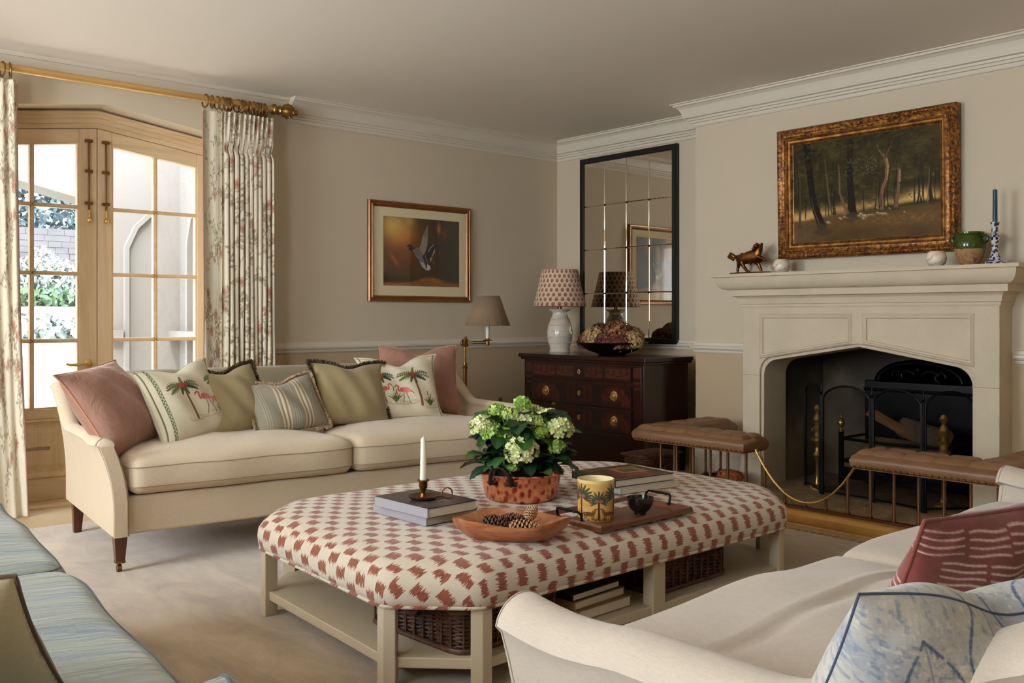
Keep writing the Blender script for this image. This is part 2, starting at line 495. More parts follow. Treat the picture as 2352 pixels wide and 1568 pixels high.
# cornices, dado rails, skirtings
COR = [(0, -.15), (.010, -.15), (.014, -.143), (.014, -.128), (.026, -.126), (.026, -.112), (.038, -.110), (.040, -.098), (.056, -.094), (.060, -.082), (.062, -.082),
       (.068, -.060), (.080, -.036), (.098, -.022), (.108, -.020), (.108, -.008), (.122, -.006), (.122, 0), (0, 0)]
m = MB(); m.sweep([(2.90, YA), (XB, YA), (XB, BR1), (XC, BR1), (XC, BR0)], [(a, b+ZC) for a, b in COR], side=1)
struct('trim_1', m, M_trim, smooth=25)
m = MB(); m.box(XW, 2.9, YA-.03, YA, ZC-.075, ZC); m.box(XW, 2.9, YA-.045, YA, ZC-.022, ZC); struct('trim_2', m, M_trim, smooth=0)
DADO = [(0, -.036), (.008, -.036), (.012, -.028), (.012, -.020), (.020, -.016), (.027, -.006), (.027, .004), (.020, .010), (.012, .012), (.010, .030), (0, .032)]
for i, path in enumerate(([(AX+AW, YA), (XB, YA), (XB, BR1), (XC, BR1), (XC, 3.40)], [(XC, 1.86), (XC, BR0)])):
    m = MB(); m.sweep(path, [(a, b+.845) for a, b in DADO], side=1); struct('trim_%d' % (3+i), m, M_trim, smooth=25)
SK = [(0, 0), (.028, 0), (.028, .125), (.022, .135), (.022, .15), (.014, .158), (.010, .175), (0, .18)]
for i, (nm, path) in enumerate((('back', [(AX+AW, YA), (XB, YA)]), ('right', [(XB, YA), (XB, BR1), (XC, BR1), (XC, 3.40)]), ('front', [(XC, 1.86), (XC, BR0)]), ('left', [(XW, YA), (AX-AW, YA)]))):
    m = MB(); m.sweep(path, SK, side=1); struct('baseboard_'+nm, m, M_trim, smooth=25)
# right-hand thickness of the door recess: plain plaster reveal comes with the wall; stone threshold
m = MB(); m.box(AX-AW, AX+AW, YA, YA+.6, -.02, .012); struct('floor_threshold', m, M_oakx, smooth=0)

# ---------------------------------------------------------------- garden doors
YD = 5.70
GZ = [.525, .908, 1.291, 1.674]
door = thing('door_1', None, None, (AX, YD, 0)); tag(door, kind='structure'); 
def slope_member(m, x0, x1, z0a, z0b, y0, y1, k=.136):
    """bar following the arch between heights z0a..z0b at the apex"""
    xs = [x0, x1] if (x0-AX)*(x1-AX) >= 0 else [x0, AX, x1]
    lo = [(x, z0a-abs(x-AX)*k) for x in xs]; hi = [(x, z0b-abs(x-AX)*k) for x in xs]
    m.prism(lo+hi[::-1], y0, y1, 'y')
X0, X1 = AX-AW, AX+AW
m = MB()
slope_member(m, X0, X1, 2.168, 2.251, YD-.020, YD+.07); slope_member(m, X0, X1, 2.168, 2.235, YD-.032, YD-.020); slope_member(m, X0, X1, 2.196, 2.235, YD-.046, YD-.032); slope_member(m, X0, X1, 2.14, 2.17, YD-.024, YD+.07)
slope_member(m, X0, X1, 2.219, 2.235, YD-.058, YD-.046)
for a, b in ((X0, X0+.045), (X1-.045, X1)): m.box(a, b, YD-.05, YD+.07, 0, 2.11)
m.build('door_frame', M_oakx, door, world=True, smooth=0, bevel=.004)
def leaf(x0, x1, g0, g1):
    m = MB()
    # stiles, rails
    for a, b in ((x0, g0), (g1, x1)):
        za, zb = 2.138-abs(a-AX)*.136, 2.138-abs(b-AX)*.136
        m.prism([(a, .0125), (b, .0125), (b, zb), (a, za)], YD-.02, YD+.03, 'y')
    lf = m.build('door_leaf', M_oak, door, world=True, smooth=0, bevel=.003)
    m = MB(); slope_member(m, g0, g1, 2.052, 2.138, YD-.019, YD+.03)
    m.box(g0, g1, YD-.019, YD+.03, .47, .525); m.box(g0, g1, YD-.019, YD+.03, .0125, .14)
    m.build('door_rail', M_oakx, lf, world=True, smooth=0, bevel=.003)
    # raised panel
    m = MB(); m.box(g0, g1, YD-.002, YD+.02, .14, .47)
    fr = lambda a, b, c: (a, YD-.002-c, b)
    m.sweep([(g0, .14), (g1, .14), (g1, .47), (g0, .47)], [(0, .015), (.003, .026), (.012, .026), (.020, .012), (.030, .003), (.045, .003), (.075, .014), (.155, .014)], closed=True, side=-1, fr=fr)
    m.build('door_panel', M_oak, lf, world=True, smooth=0)
    gx = (g0+g1)/2; m = MB()
    zt = lambda x: 2.052-abs(x-AX)*.136
    m.prism([(gx-.011, .525), (gx+.011, .525), (gx+.011, zt(gx)), (gx-.011, zt(gx))], YD-.012, YD+.022, 'y')
    for z in GZ[1:]: m.box(g0, g1, YD-.012, YD+.022, z-.011, z+.011)
    for z in GZ[1:]: m.box(g0, g1, YD-.018, YD-.012, z-.004, z+.004)
    m.box(gx-.004, gx+.004, YD-.018, YD-.012, .525, zt(gx))
    for a in (g0, g1-.009): m.box(a, a+.009, YD-.014, YD+.024, .525, zt(a))
    m.box(g0, g1, YD-.014, YD+.024, .525, .535)
    m.build('glazing_bars', M_oakx, lf, world=True, smooth=0)
    m = MB(); m.prism([(g0, .52), (g1, .52), (g1, zt(g1)+.01), (g0, zt(g0)+.01)], YD+.003, YD+.007, 'y')
    m.build('glass', M_glass, lf, world=True, smooth=0)
    return lf
L1 = leaf(X0+.045, 1.782, 1.19, 1.686); L2 = leaf(1.788, X1-.045, 1.868, 2.382)
for lf, bx in ((L1, 1.735), (L2, 1.829)):
    m = MB(); m.bar((bx, YD-.032, 1.66), (bx, YD-.032, 2.07), .013, .008)
    for z in (1.70, 1.885, 2.06): m.box(bx-.021, bx+.021, YD-.04, YD-.02, z-.008, z+.008)
    m.build('bolt', M_brass, lf, world=True, bevel=.002)
    m = MB(); m.tube([(bx, YD-.036, 1.66), (bx, YD-.038, 1.615)], .007, 10); m.ball((bx, YD-.042, 1.60), .014)
    m.build('bolt_knob', M_brassL, lf, world=True)
m = MB(); m.lathe([(0, 0), (.026, 0), (.026, .006), (.018, .01), (.009, .012), (.009, .045), (0, .045)], (1.738, YD-.02, .775), 24, rot=Matrix.Rotation(PI/2, 3, 'X'))
m.tube([(1.738, YD-.06, .775), (1.70, YD-.064, .776), (1.66, YD-.066, .771), (1.622, YD-.066, .770), (1.600, YD-.066, .778)], [.008, .008, .009, .009, .006], 10)
m.build('door_handle', M_brassL, L1, world=True)

# ---------------------------------------------------------------- garden
M_terr = mat('terrace_paving', (226, 220, 208), .9, var=(3, .05))
M_pale = mat('pale_garden_stone', (124, 118, 112), .9, var=(2, .04), bump=(30, .1, .004))
m = MB(); AZ = 2.27; AXG = 1.2
J0, J1 = -.15, 2.55
pts = [(J0, -.2), (J0, 1.75), (J0+.12, 1.95), (AXG, AZ), (J1-.12, 1.99), (J1, 1.80), (J1, -.2)]
m.prism([(-3.2, -.2), (J0, -.2), (J0, 1.75), (J0+.12, 1.95), (AXG, AZ), (AXG, 3.4), (-3.2, 3.4)], 8.0, 8.35, 'y')
m.prism([(3.45, -.2), (J1, -.2), (J1, 1.80), (J1-.12, 1.99), (AXG, AZ), (AXG, 3.4), (3.45, 3.4)][::-1], 8.0, 8.35, 'y')
# return wall of the loggia, with pilasters and a blind arch
m.box(3.2, 3.5, 5.95, 8.0, -.2, 3.4)
fr = lambda a, b, c: (a, 8.0-c, b)
m.sweep([(2.72, -.1), (2.72, 1.62), (2.80, 1.80), (2.95, 1.95)], [(0, 0), (0, .05), (.035, .05), (.06, .0)], side=1, fr=fr)
fr = lambda a, b, c: (3.2-c, a, b)
m.sweep([(7.7, -.1), (7.7, 1.65), (7.62, 1.85), (7.0, 2.12), (6.4, 1.85), (6.32, 1.65), (6.32, -.1)], [(0, 0), (0, .06), (.04, .06), (.07, .0)], side=1, fr=fr)
m.box(2.60, 2.70, 7.93, 8.0, .85, .93); m.box(3.1, 3.2, 5.95, 8, .85, .92)
tag(m.build('garden_loggia', M_pale, smooth=25), 'pale stone arched garden loggia outside the glazed doors', 'garden arch')
m = MB(); m.box(-4, 3.5, 6.1, 8.9, -.25, -.02); tag(m.build('terrace', M_terr, smooth=0), kind='structure')
Xg = np.linspace(-14, 16, 40); Yg = np.linspace(8.9, 40, 60)
P = np.zeros((60, 40, 3)); P[..., 0] = Xg[None]; P[..., 1] = Yg[:, None]
P[..., 2] = -.12+1.45*np.clip((P[..., 1]-8.9)/13, 0, 1)**.9+.05*np.sin(P[..., 0]*.7+P[..., 1]*.5)
m = MB(); m.grid(P, flip=True)
tag(m.build('lawn', mat('lawn_grass', (96, 98, 82), .95, var=(1.2, .10), bump=(60, .6, .03))), kind='structure')
m = MB()
for k in range(14):
    z0 = 1.1+k*.135; x = -10.0+R.random()*.3
    while x < 14:
        w = .25+R.random()*.35; m.box(x, x+w-.008, 22.5+R.random()*.03, 23, z0, z0+.128); x += w
m.box(-10, 14, 22.54, 22.95, .6, 3.0)
tag(m.build('garden_wall', mat('old_garden_brick', (84, 80, 80), .95, var=(1.5, .2)), smooth=0), 'old stone garden wall at the far end of the lawn', 'garden wall')
def leafcloud(m, c, r, n, s, seed=0):
    rs = np.random.RandomState(seed)
    for _ in range(n):
        d = rs.normal(size=3); d /= np.linalg.norm(d); q = np.array(c)+d*np.array(r)*(rs.rand()**.35)*(1+.15*math.sin(d[0]*7+d[2]*9))
        a = rs.normal(size=3); a /= np.linalg.norm(a); b = np.cross(a, d+rs.normal(size=3)*.4); b /= np.linalg.norm(b)+1e-9
        k = s*(.6+rs.rand()*.8)
        m.add([q-a*k, q+b*k*.45, q+a*k, q-b*k*.45], [(0, 1, 2, 3)])
LV = [mat('tree_leaves_dark', (92, 108, 110), .5, var=(3, .5)), mat('shrub_leaves', (132, 138, 132), .5, var=(6, .5)), mat('tree_bark', (90, 74, 60), .9)]
for i, (x, y, z, r, sd) in enumerate(((-1.5, 26, 4.6, 2.8, 1), (2.6, 27, 4.9, 3.0, 2), (6.6, 26.5, 4.6, 2.7, 3), (10.5, 27, 5, 3, 4))):
    t = thing('garden_tree', ['dark leafy tree behind the wall, seen in the panes nearest the left curtain', 'broad dark tree behind the wall, seen in the upper panes of the left door', 'tree behind the garden wall hidden mostly by the loggia', 'farthest right tree behind the garden wall'][i], 'tree', (x, y, .5), group='trees behind the garden wall')
    m = MB(); leafcloud(m, (0, 0, z-.5), (r, r*.8, r*.95), 6500, .12, sd); m.build('crown', LV[0], t, smooth=0)
    m = MB(); m.tube([(0, 0, 0), (.1, 0, 1.5), (0, .1, z-1)], [.25, .2, .1], 8); m.build('trunk', LV[2], t)
for i, (x, z, r) in enumerate(((1.6, 1.95, .95), (3.7, 2.0, 1.05), (5.7, 1.9, .85), (2.7, 1.6, .6))):
    m = MB(); leafcloud(m, (0, 0, .6), (r, .45, r*.85), 1500, .075, 20+i); m.tube([(0, 0, -.4), (.05, 0, .6)], [.05, .02], 6)
    o = m.build('climbing_shrub', LV[1], loc=(x, 21.7, z-.75), smooth=0)
    tag(o, ['pale leafy climber on the wall nearest the left curtain', 'large blossoming climber in the middle of the garden wall', 'rightmost climber on the garden wall', 'low climber at the foot of the garden wall'][i], 'shrub', 'climbers on the garden wall')
flw = [mat('border_green', (84, 104, 76), .8, var=(9, .3)), mat('bluebell_blue', (110, 118, 160), .7)]
for i in range(6):
    x = .8+i*1.0; m = MB(); leafcloud(m, (0, 0, .18), (.6, .35, .28), 500, .1, 40+i)
    k = len(m.f); leafcloud(m, (-.05, -.1, .38), (.5, .3, .22), 160 if i in (1, 2, 3) else 30, .06, 60+i)
    m.m = [0]*k+[1]*(len(m.f)-k)
    o = m.build('flower_clump', flw, loc=(x, 20.8, 1.22), smooth=0)
    tag(o, 'green clump of blue flowers under the garden wall, %s from the left' % ['first', 'second', 'third', 'fourth', 'fifth', 'last'][i], 'flowers', 'flower clumps in the border')
m = MB(); leafcloud(m, (0, 0, .12), (1.5, .6, .22), 900, .1, 80); tag(m.build('low_shrub', LV[1], loc=(4.3, 16.5, .72), smooth=0), 'low spreading green shrub on the lawn', 'shrub')

# ---------------------------------------------------------------- curtains
def toile(W, H, seed, nx, ny):
    c = Canvas(nx, ny, W, H, (224, 213, 190)); r = random.Random(seed)
    def sprig(x, y, a, L, depth, flower=True):
        pts = [(x, y)]; n = 9
        for k in range(n):
            a += (r.random()-.5)*.7; x += math.cos(a)*L/n; y += math.sin(a)*L/n; pts.append((x, y))
            for _ in range(2 if k % 2 else 1):
                s = r.choice((-1, 1)); b = a+s*(.7+r.random()*.5); l = .012+r.random()*.013
                lx, ly = x+math.cos(b)*l, y+math.sin(b)*l
                c.ell(lx, ly, l*.75, l*.32, r.choice(((150, 140, 112), (132, 118, 98), (164, 140, 112))), b, .65)
            if depth and k in (3, 6): sprig(x, y, a+r.choice((-1, 1))*.8, L*.5, depth-1)
        c.line(pts, [.007*(1-.6*i/n) for i in range(n+1)], (140, 122, 100), .7)
        if flower and r.random() < .34:
            q = r.random() < .5; col = (190, 134, 116) if q else (176, 148, 124)
            R0 = .03+r.random()*.016
            for k in range(11):
                b = 2*PI*k/11; c.ell(x+math.cos(b)*R0*.62, y+math.sin(b)*R0*.62, R0*.42, R0*.15, col, b, .75)
            c.ell(x, y, R0*.4, R0*.4, (166, 104, 92), 0, .7)
    y = .05
    while y < H:
        x = .04+r.random()*.1
        while x < W:
            sprig(x, y+r.random()*.1, PI/2+(r.random()-.5)*1.2, .26+r.random()*.1, 1); x += .19+r.random()*.08
        y += .2
    return c
M_curt = fabric('toile_curtain', (1, 1, 1), None, 420, .12, .2, attr=True, var=.04)
_b = M_curt.node_tree.nodes['Principled BSDF']; _b.inputs['Transmission Weight'].default_value = 0
M_lead = mat('curtain_pink_edge', (176, 132, 122), .8)
def curtain(label, x0, x1, nfold, z0, z1, seed, lean=0, lead=.30, lead_side=-1, side_y=-1, W=1.5, fl_x=None):
    t = thing('curtain', label, 'curtain', ((x0+x1)/2, 5.36, 0))
    nx, ny = 460, 460
    cv = toile(W, z1-z0, seed, nx, ny)
    P = np.zeros((ny, nx, 3)); u = np.linspace(0, 1, nx)[None]; v = np.linspace(0, 1, ny)[:, None]
    rs = np.random.RandomState(seed)
    # non-uniform pleats after a flatter leading panel
    s = np.clip((u-lead)/(1-lead), 0, 1) if lead_side < 0 else np.clip((1-lead-u)/(1-lead), 0, 1)
    flat = np.clip((lead-u)/lead, 0, 1) if lead_side < 0 else np.clip((u-(1-lead))/lead, 0, 1)
    ph = 2*PI*nfold*(s+.012*np.sin(9*s+v*.8))
    top = np.clip((v-.90)/.10, 0, 1)
    amp = .042*(1-.25*v)*(1-.0*flat)
    on = np.clip(s*12, 0, 1)
    pleat = np.exp(-((v-.905)/.013)**2)
    x = x0+(x1-x0)*((1-flat)*1.0*((s*(1-.26)+.26) if lead_side < 0 else (1-.26-s*(1-.26)))+0*v)
    if lead_side < 0: x = np.where(u < lead, x0+(x1-x0)*.26*(u/lead), x0+(x1-x0)*(.26+.74*s))
    else: x = np.where(u > 1-lead, x1-(x1-x0)*.26*((1-u)/lead), x1-(x1-x0)*(.26+.74*s))
    x = x+.010*np.sin(2*ph)*on*(.7+.3*v)+(1-v)**2*lean
    y = -amp*np.cos(ph)*on-flat*.012*np.sin(u*40+v*2)-.02*flat*(1-v)
    y = y*(1-.9*pleat*on)+ .024*np.cos(3*ph)*on*top*(v > .905)
    y = y+.010*np.sin(v*9+u*22)*(1-v)
    P[..., 0] = x; P[..., 1] = 5.36+y; P[..., 2] = z0+(z1-z0)*v-.015*(1-np.cos(ph))*0
    m = MB(); cgrid(m, P, cv)
    o = m.build('cloth', M_curt, t, world=True, smooth=80)
    o.modifiers.new('th', 'SOLIDIFY').thickness = .003
    e = 0 if lead_side < 0 else nx-1
    m = MB(); m.tube([tuple(P[j, e]) for j in range(0, ny, 12)], .004, 6); m.build('edge_trim', M_lead, t, world=True)
    return t
curtain('full length cream toile curtain at the right side of the garden doors', 2.278, 2.728, 11, .01, 2.27, 5, 0.0, .2, -1)
curtain('cream toile curtain cut off by the left edge of the photo', .78, 1.285, 7, .004, 2.275, 9, .045, .42, 1)

# pole, finial, rings
pole = thing('curtain_pole', 'gilded curtain pole with carved ball finial above the garden doors', 'curtain pole', (1.8, 5.36, 2.335))
m = MB(); m.tube([(.55, 5.36, 2.335), (2.73, 5.36, 2.335)], .021, 20); m.build('rod', mat('gilded_pole', (214, 172, 108), .4, .55, var=(6, .2), stretch=(.2, 1, 1)), pole, world=True)
m = MB(); Ry = Matrix.Rotation(PI/2, 3, 'Y')
m.lathe([(.021, -.01), (.034, 0), (.036, .012), (.026, .02), (.018, .028), (.020, .034), (.030, .042), (.026, .05), (.014, .056), (.016, .062), (.036, .078), (.045, .1), (.042, .122), (.028, .14), (.012, .148), (.014, .156), (.018, .166), (.008, .172), (0, .172)], (2.73, 5.36, 2.335), 40, rot=Ry)
for k in range(8):
    a = 2*PI*k/8
    m.tube([(2.73+q, 5.36+.001+math.cos(a+q*18)*rr, 2.335+math.sin(a+q*18)*rr) for q, rr in ((.066, .018), (.08, .038), (.1, .047), (.12, .044), (.14, .029), (.148, .014))], .004, 6)
m.build('finial', M_gilt, pole, world=True)
m = MB(); m.tube([(2.72, 5.36, 2.335), (2.72, 5.5, 2.335)], .012, 10); m.box(2.69, 2.75, 5.48, 5.5, 2.29, 2.38); m.build('bracket', M_gilt, pole, world=True, bevel=.003)
ringm = None
xs = [2.298, 2.338, 2.372, 2.402, 2.428, 2.440, 2.452, 2.50, 2.528, 2.553, 2.578, 2.602, 2.628, 2.652, 2.676]
for i, x in enumerate(xs+[1.215, 1.252]):
    m = MB(); a = (R.random()-.5)*.5
    m.tube([(.010*math.sin(t)*math.sin(a), (.037*math.cos(t)), .037*math.sin(t)-.013) for t in [2*PI*k/28 for k in range(28)]], .005, 8, closed=True)
    m.tube([(0, .006*math.cos(t), -.052+.006*math.sin(t)) for t in [2*PI*k/10 for k in range(10)]], .0015, 6, closed=True)
    o = m.build('curtain_ring', M_gilt, loc=(x, 5.36, 2.335), rot=(0, 0, a))
    ords = ['ring next to the finial of the pole']+['%s ring from the finial of the pole' % w for w in 'second third fourth fifth sixth seventh eighth ninth tenth eleventh twelfth thirteenth fourteenth fifteenth'.split()]
    tag(o, 'bronze '+ords[len(xs)-1-i] if i < len(xs) else 'bronze ring at the far left of the curtain pole, %s the photo edge' % ('nearest' if x < 1.23 else 'second from'), 'curtain ring', 'rings above the right curtain' if i < len(xs) else 'rings above the left curtain')

# ---------------------------------------------------------------- stone fireplace
XS = 4.855; FC = 2.627; HW = .749; XM = 4.74; MW = .893
fp = thing('fireplace', 'carved limestone fireplace surround with arched opening and deep mantel shelf', 'fireplace', (XS, FC, 0))
def yz(m, lo, x0, x1, mi=None): m.prism(lo, x0, x1, 'x', mi)
OY = .611                                    # half opening
def opening(o=0.0, zoff=0.0, n=6):
    """half outline of the opening from foot to apex (y offset from centre, z)"""
    w = OY-o; r = .10
    pts = [(w, 0), (w, .69-zoff)]
    cy0, cz0 = w-r, .69-zoff
    for k in range(1, n+1):
        a = (PI/2-.22)*k/n; pts.append((cy0+r*math.cos(a), cz0+r*math.sin(a)))
    pts.append((0, .877-zoff)); return pts
def face_with_hole(m, x, hw, ztop, o, zoff):
    op = opening(o, zoff); L = [(FC+y, z) for y, z in op]; Rr = [(FC-y, z) for y, z in op]
    # left half then right half
    a = [(FC+hw, 0), (FC+hw, ztop), (FC, ztop)]+[(y, z) for y, z in L[::-1]]
    b = [(FC-hw, 0), (FC-hw, ztop), (FC, ztop)]+[(y, z) for y, z in Rr[::-1]]
    return a, b
m = MB()
for oo, x0_, x1_ in ((0.0, XS+.018, XC+.10), (-.018, XS, XS+.018)):
    op = opening(oo, oo)
    poly = [(FC+HW, 0), (FC+HW, 1.12), (FC-HW, 1.12), (FC-HW, 0)]+[(FC-y, z) for y, z in op]+[(FC+y, z) for y, z in op[::-1][1:]]
    yz(m, poly, x0_, x1_)
for z in (.705,):
    pass
m.build('surround', M_stone, fp, world=True, smooth=25, bevel=.004)
# recessed spandrel panels: mouldings
for sgn in (1, -1):
    yo, yi = FC+sgn*.60, FC+sgn*.06
    zt, zo, zi = 1.035, .825, .918
    path = [(yi, zt), (yi, zi), (yo, zo), (yo, zt)]
    m = MB(); fr = lambda a, b, c: (XS-c, a, b)
    m.sweep(path, [(0, 0), (.004, .010), (.012, .012), (.018, .006), (.022, .008), (.030, .0)], closed=True, side=(1 if sgn > 0 else -1), fr=fr)
    m.build('panel_moulding', M_stone, fp, world=True, smooth=25)
# chamfered side (right hand stop) and plinth blocks
for sgn in (1, -1):
    m = MB(); y0 = FC+sgn*HW; y1 = FC+sgn*(OY+.004)
    m.box(XS-.012, XC, min(y0+sgn*.012, y1), max(y0+sgn*.012, y1), 0, .20)
    m.build('plinth', M_stone, fp, world=True, smooth=0, bevel=.006)
m = MB()
ext = [(0, 1.10), (.006, 1.10), (.010, 1.108), (.010, 1.118), (.016, 1.122), (.017, 1.138), (.022, 1.154), (.034, 1.166), (.046, 1.170), (.062, 1.170), (.062, 1.206), (.070, 1.207),
       (.088, 1.213), (.104, 1.226), (.115, 1.244), (.121, 1.264), (.123, 1.282), (.140, 1.284), (.140, 1.302), (-.02, 1.302)]
path = [(XC, FC+HW), (XS, FC+HW), (XS, FC-HW), (XC, FC-HW)]
m.sweep(path, ext, side=1)
m.prism([(XS-.13, FC-HW-.13), (XC, FC-HW-.13), (XC, FC+HW+.13), (XS-.13, FC+HW+.13)], 1.285, 1.302)
m.prism([(XS, FC-HW), (XC, FC-HW), (XC, FC+HW), (XS, FC+HW)], 1.10, 1.285)
m.build('mantel_shelf', M_stone, fp, world=True, smooth=25)
# joints in the stone
M_joint = mat('mortar_joint', (150, 128, 92), .9)
for sgn in (1, -1):
    m = MB(); y0 = FC+sgn*HW; y1 = FC+sgn*(OY+.002)
    m.box(XS-.0012, XS+.001, min(y0, y1), max(y0, y1), .690, .6925)
    m.build('stone_joint', M_joint, fp, world=True, smooth=0)
# firebox
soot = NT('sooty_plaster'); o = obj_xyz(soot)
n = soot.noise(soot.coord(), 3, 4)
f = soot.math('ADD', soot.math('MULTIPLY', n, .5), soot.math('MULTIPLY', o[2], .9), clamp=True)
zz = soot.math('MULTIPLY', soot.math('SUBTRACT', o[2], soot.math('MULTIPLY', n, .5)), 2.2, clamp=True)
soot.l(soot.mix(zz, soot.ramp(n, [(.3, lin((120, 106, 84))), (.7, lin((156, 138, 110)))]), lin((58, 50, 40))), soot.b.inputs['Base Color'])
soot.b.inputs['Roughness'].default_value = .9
m = MB()
m.box(XC+.1, 5.75, FY1, FY1+.1, 0, 1.2); m.box(XC+.1, 5.75, FY0-.1, FY0, 0, 1.2); m.box(5.58, 5.68, FY0, FY1, 0, 1.2)
m.box(XC+.1, 5.75, FY0-.1, FY1+.1, 1.15, 1.25)
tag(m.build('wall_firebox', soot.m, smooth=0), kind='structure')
hs = NT('hearth_flagstone'); v = hs.coord()
n = hs.noise(v, 9, 5, .65, .8); hs.l(hs.ramp(n, [(.3, lin((104, 84, 60))), (.55, lin((150, 126, 94))), (.75, lin((176, 154, 120)))]), hs.b.inputs['Base Color'])
hs.b.inputs['Roughness'].default_value = .55; hs.bump(n, .4, .004)
m = MB(); m.box(4.16, XC+.1, 1.55, 2.52, 0, .03); m.box(4.16, XC+.1, 2.524, 3.62, 0, .03); m.box(XC+.1, 5.58, FY0, FY1, 0, .03)
struct('floor_hearth', m, hs.m, smooth=0, bevel=.002)

# cast-iron fireback
fb = thing('fireback', 'black cast iron fireback with arched crest and scroll ornament', 'fireback', (5.45, 2.56, .03))
m = MB(); yl, yr = 2.90, 2.18
arc = [(2.56+.27*math.cos(t), .655+.13*math.sin(t)) for t in [PI*k/20 for k in range(21)]]
yz(m, [(yr, .03), (yr, .655)]+arc+[(yl, .655), (yl, .03)], 5.45, 5.50)
m.build('plate', M_black, fb, world=True, bevel=.006)
m = MB()
m.tube([(5.445, 2.56+.25*math.cos(t), .66+.11*math.sin(t)) for t in [PI*k/24 for k in range(25)]], .008, 8)
for s in (1, -1):
    m.tube([(5.44, 2.56+s*(.02+.10*k/12), .70+.022*math.sin(PI*k/12)) for k in range(13)], .010, 8)
    m.tube([(5.44, 2.56+s*(.13+.03*math.cos(t)), .69+.03*math.sin(t)) for t in [1.5*PI*k/10 for k in range(11)]], .007, 8)
m.ball((5.44, 2.56, .73), .015)
m.tube([(5.445, yl, .60), (5.445, yr, .60)], .010, 8)
m.build('crest_ornament', M_black, fb, world=True)
# fire basket
fg = thing('fire_basket', 'black iron log grate with ornate brass-tipped front posts', 'fire grate', (5.2, 2.56, .03))
m = MB(); GX, gl, gr = 5.10, 2.86, 2.26
for z in (.20, .33): m.tube([(GX+.0, gl, z), (GX-.03, 2.56, z-.004), (GX, gr, z)], .009, 8)
for k in range(9):
    y = gl+(gr-gl)*k/8; m.tube([(GX, y, .20), (GX+.30, y, .20)], .008, 6)
for y in (gl, gr): m.tube([(GX, y, .33), (GX+.32, y, .33)], .008, 6); m.tube([(GX+.3, y, .03), (GX+.3, y, .36)], .01, 6)
m.tube([(GX+.32, gl, .33), (GX+.32, gr, .33)], .009, 8)
m.build('grate_bars', M_black, fg, world=True)
m = MB(); yz(m, [(gr, .10), (gr, .17), (2.56, .15), (gl, .17), (gl, .10)], GX-.02, GX-.012)
for k in range(24):
    y = gr+.02+(gl-gr-.04)*k/23; m.tube([(GX-.024, y+.011*math.cos(t), .132+.011*math.sin(t)) for t in [2*PI*q/10 for q in range(10)]], .002, 4, closed=True)
m.build('pierced_apron', M_black, fg, world=True)
FIN = [(0, 0), (.016, 0), (.016, .006), (.008, .012), (.008, .02), (.018, .034), (.022, .05), (.016, .066), (.007, .078), (.009, .084), (.004, .096), (0, .1)]
for y in (gl, gr):
    m = MB(); m.tube([(GX, y, .03), (GX, y, .37)], .016, 10); m.build('grate_post', M_black, fg, world=True)
    m = MB(); m.lathe(FIN, (GX, y, .37), 20); m.build('grate_finial', M_brassL, fg, world=True)
AND = [(0, 0), (.045, 0), (.045, .02), (.022, .03), (.014, .06), (.012, .16), (.02, .18), (.03, .20), (.02, .22), (.012, .25), (.018, .27), (.035, .285), (.035, .30), (.022, .31), (.022, .335), (.034, .34), (.038, .355), (.026, .362),
       (.016, .375), (.022, .395), (.028, .41), (.018, .435), (.010, .445), (.02, .46), (.024, .475), (.012, .495), (0, .50)]
for i, (x, y, ls) in enumerate(((5.0, 2.955, .5), (5.0, 2.215, .5))):
    o = MB(); o.lathe(AND, (0, 0, 0), 24); ob = o.build('andiron', M_brassL, loc=(x, y, .03))
    tag(ob, ['left brass andiron with turned finial, by the narrow left screen panel', 'right brass andiron with turned finial, behind the firescreen'][i], 'andiron', 'brass andirons')
bark = mat('log_bark', (112, 92, 72), .9, var=(14, .35), bump=(30, .6, .006)); cut = wood('cut_log', (150, 100, 62), (196, 148, 100), 8, 'y', .7, 5)
def log(loc, rot, L, r, label, split=False):
    m = MB(); n = 14; poly = []
    if split:
        pts = [(-r, 0), (r*.9, -.1*r), (r*.2, r*.95)]
        m.prism(pts, -L/2, L/2, 'y', mi=1); m.f; 
    else:
        V = []; 
        for k in range(9):
            y = -L/2+L*k/8
            for q in range(n):
                t = 2*PI*q/n; rr = r*(1+.10*math.sin(3*t+k*.4)+.05*math.sin(7*t)); V.append((rr*math.cos(t), y, rr*math.sin(t)))
        F = [(k*n+q, k*n+(q+1) % n, (k+1)*n+(q+1) % n, (k+1)*n+q) for k in range(8) for q in range(n)]
        m.add(V, F, 0); m.add(V[:n], [tuple(range(n))], 1); m.add(V[-n:], [tuple(range(n))], 1)
    o = m.build('log', [bark, cut], loc=loc, rot=rot, bevel=.004); tag(o, label, 'log', 'logs in the fire grate')
log((5.22, 2.62, .40), (.5, .15, .35), .30, .055, 'split log with pale cut face propped on the left of the grate', True)
log((5.25, 2.44, .385), (.06, 0, -.5), .34, .06, 'round bark log lying on the right of the grate')
log((5.20, 2.52, .27), (0, 0, .1), .46, .055, 'lower log lying at the front of the grate')
log((5.33, 2.56, .27), (0, 0, -.05), .46, .055, 'lower log lying at the back of the grate')

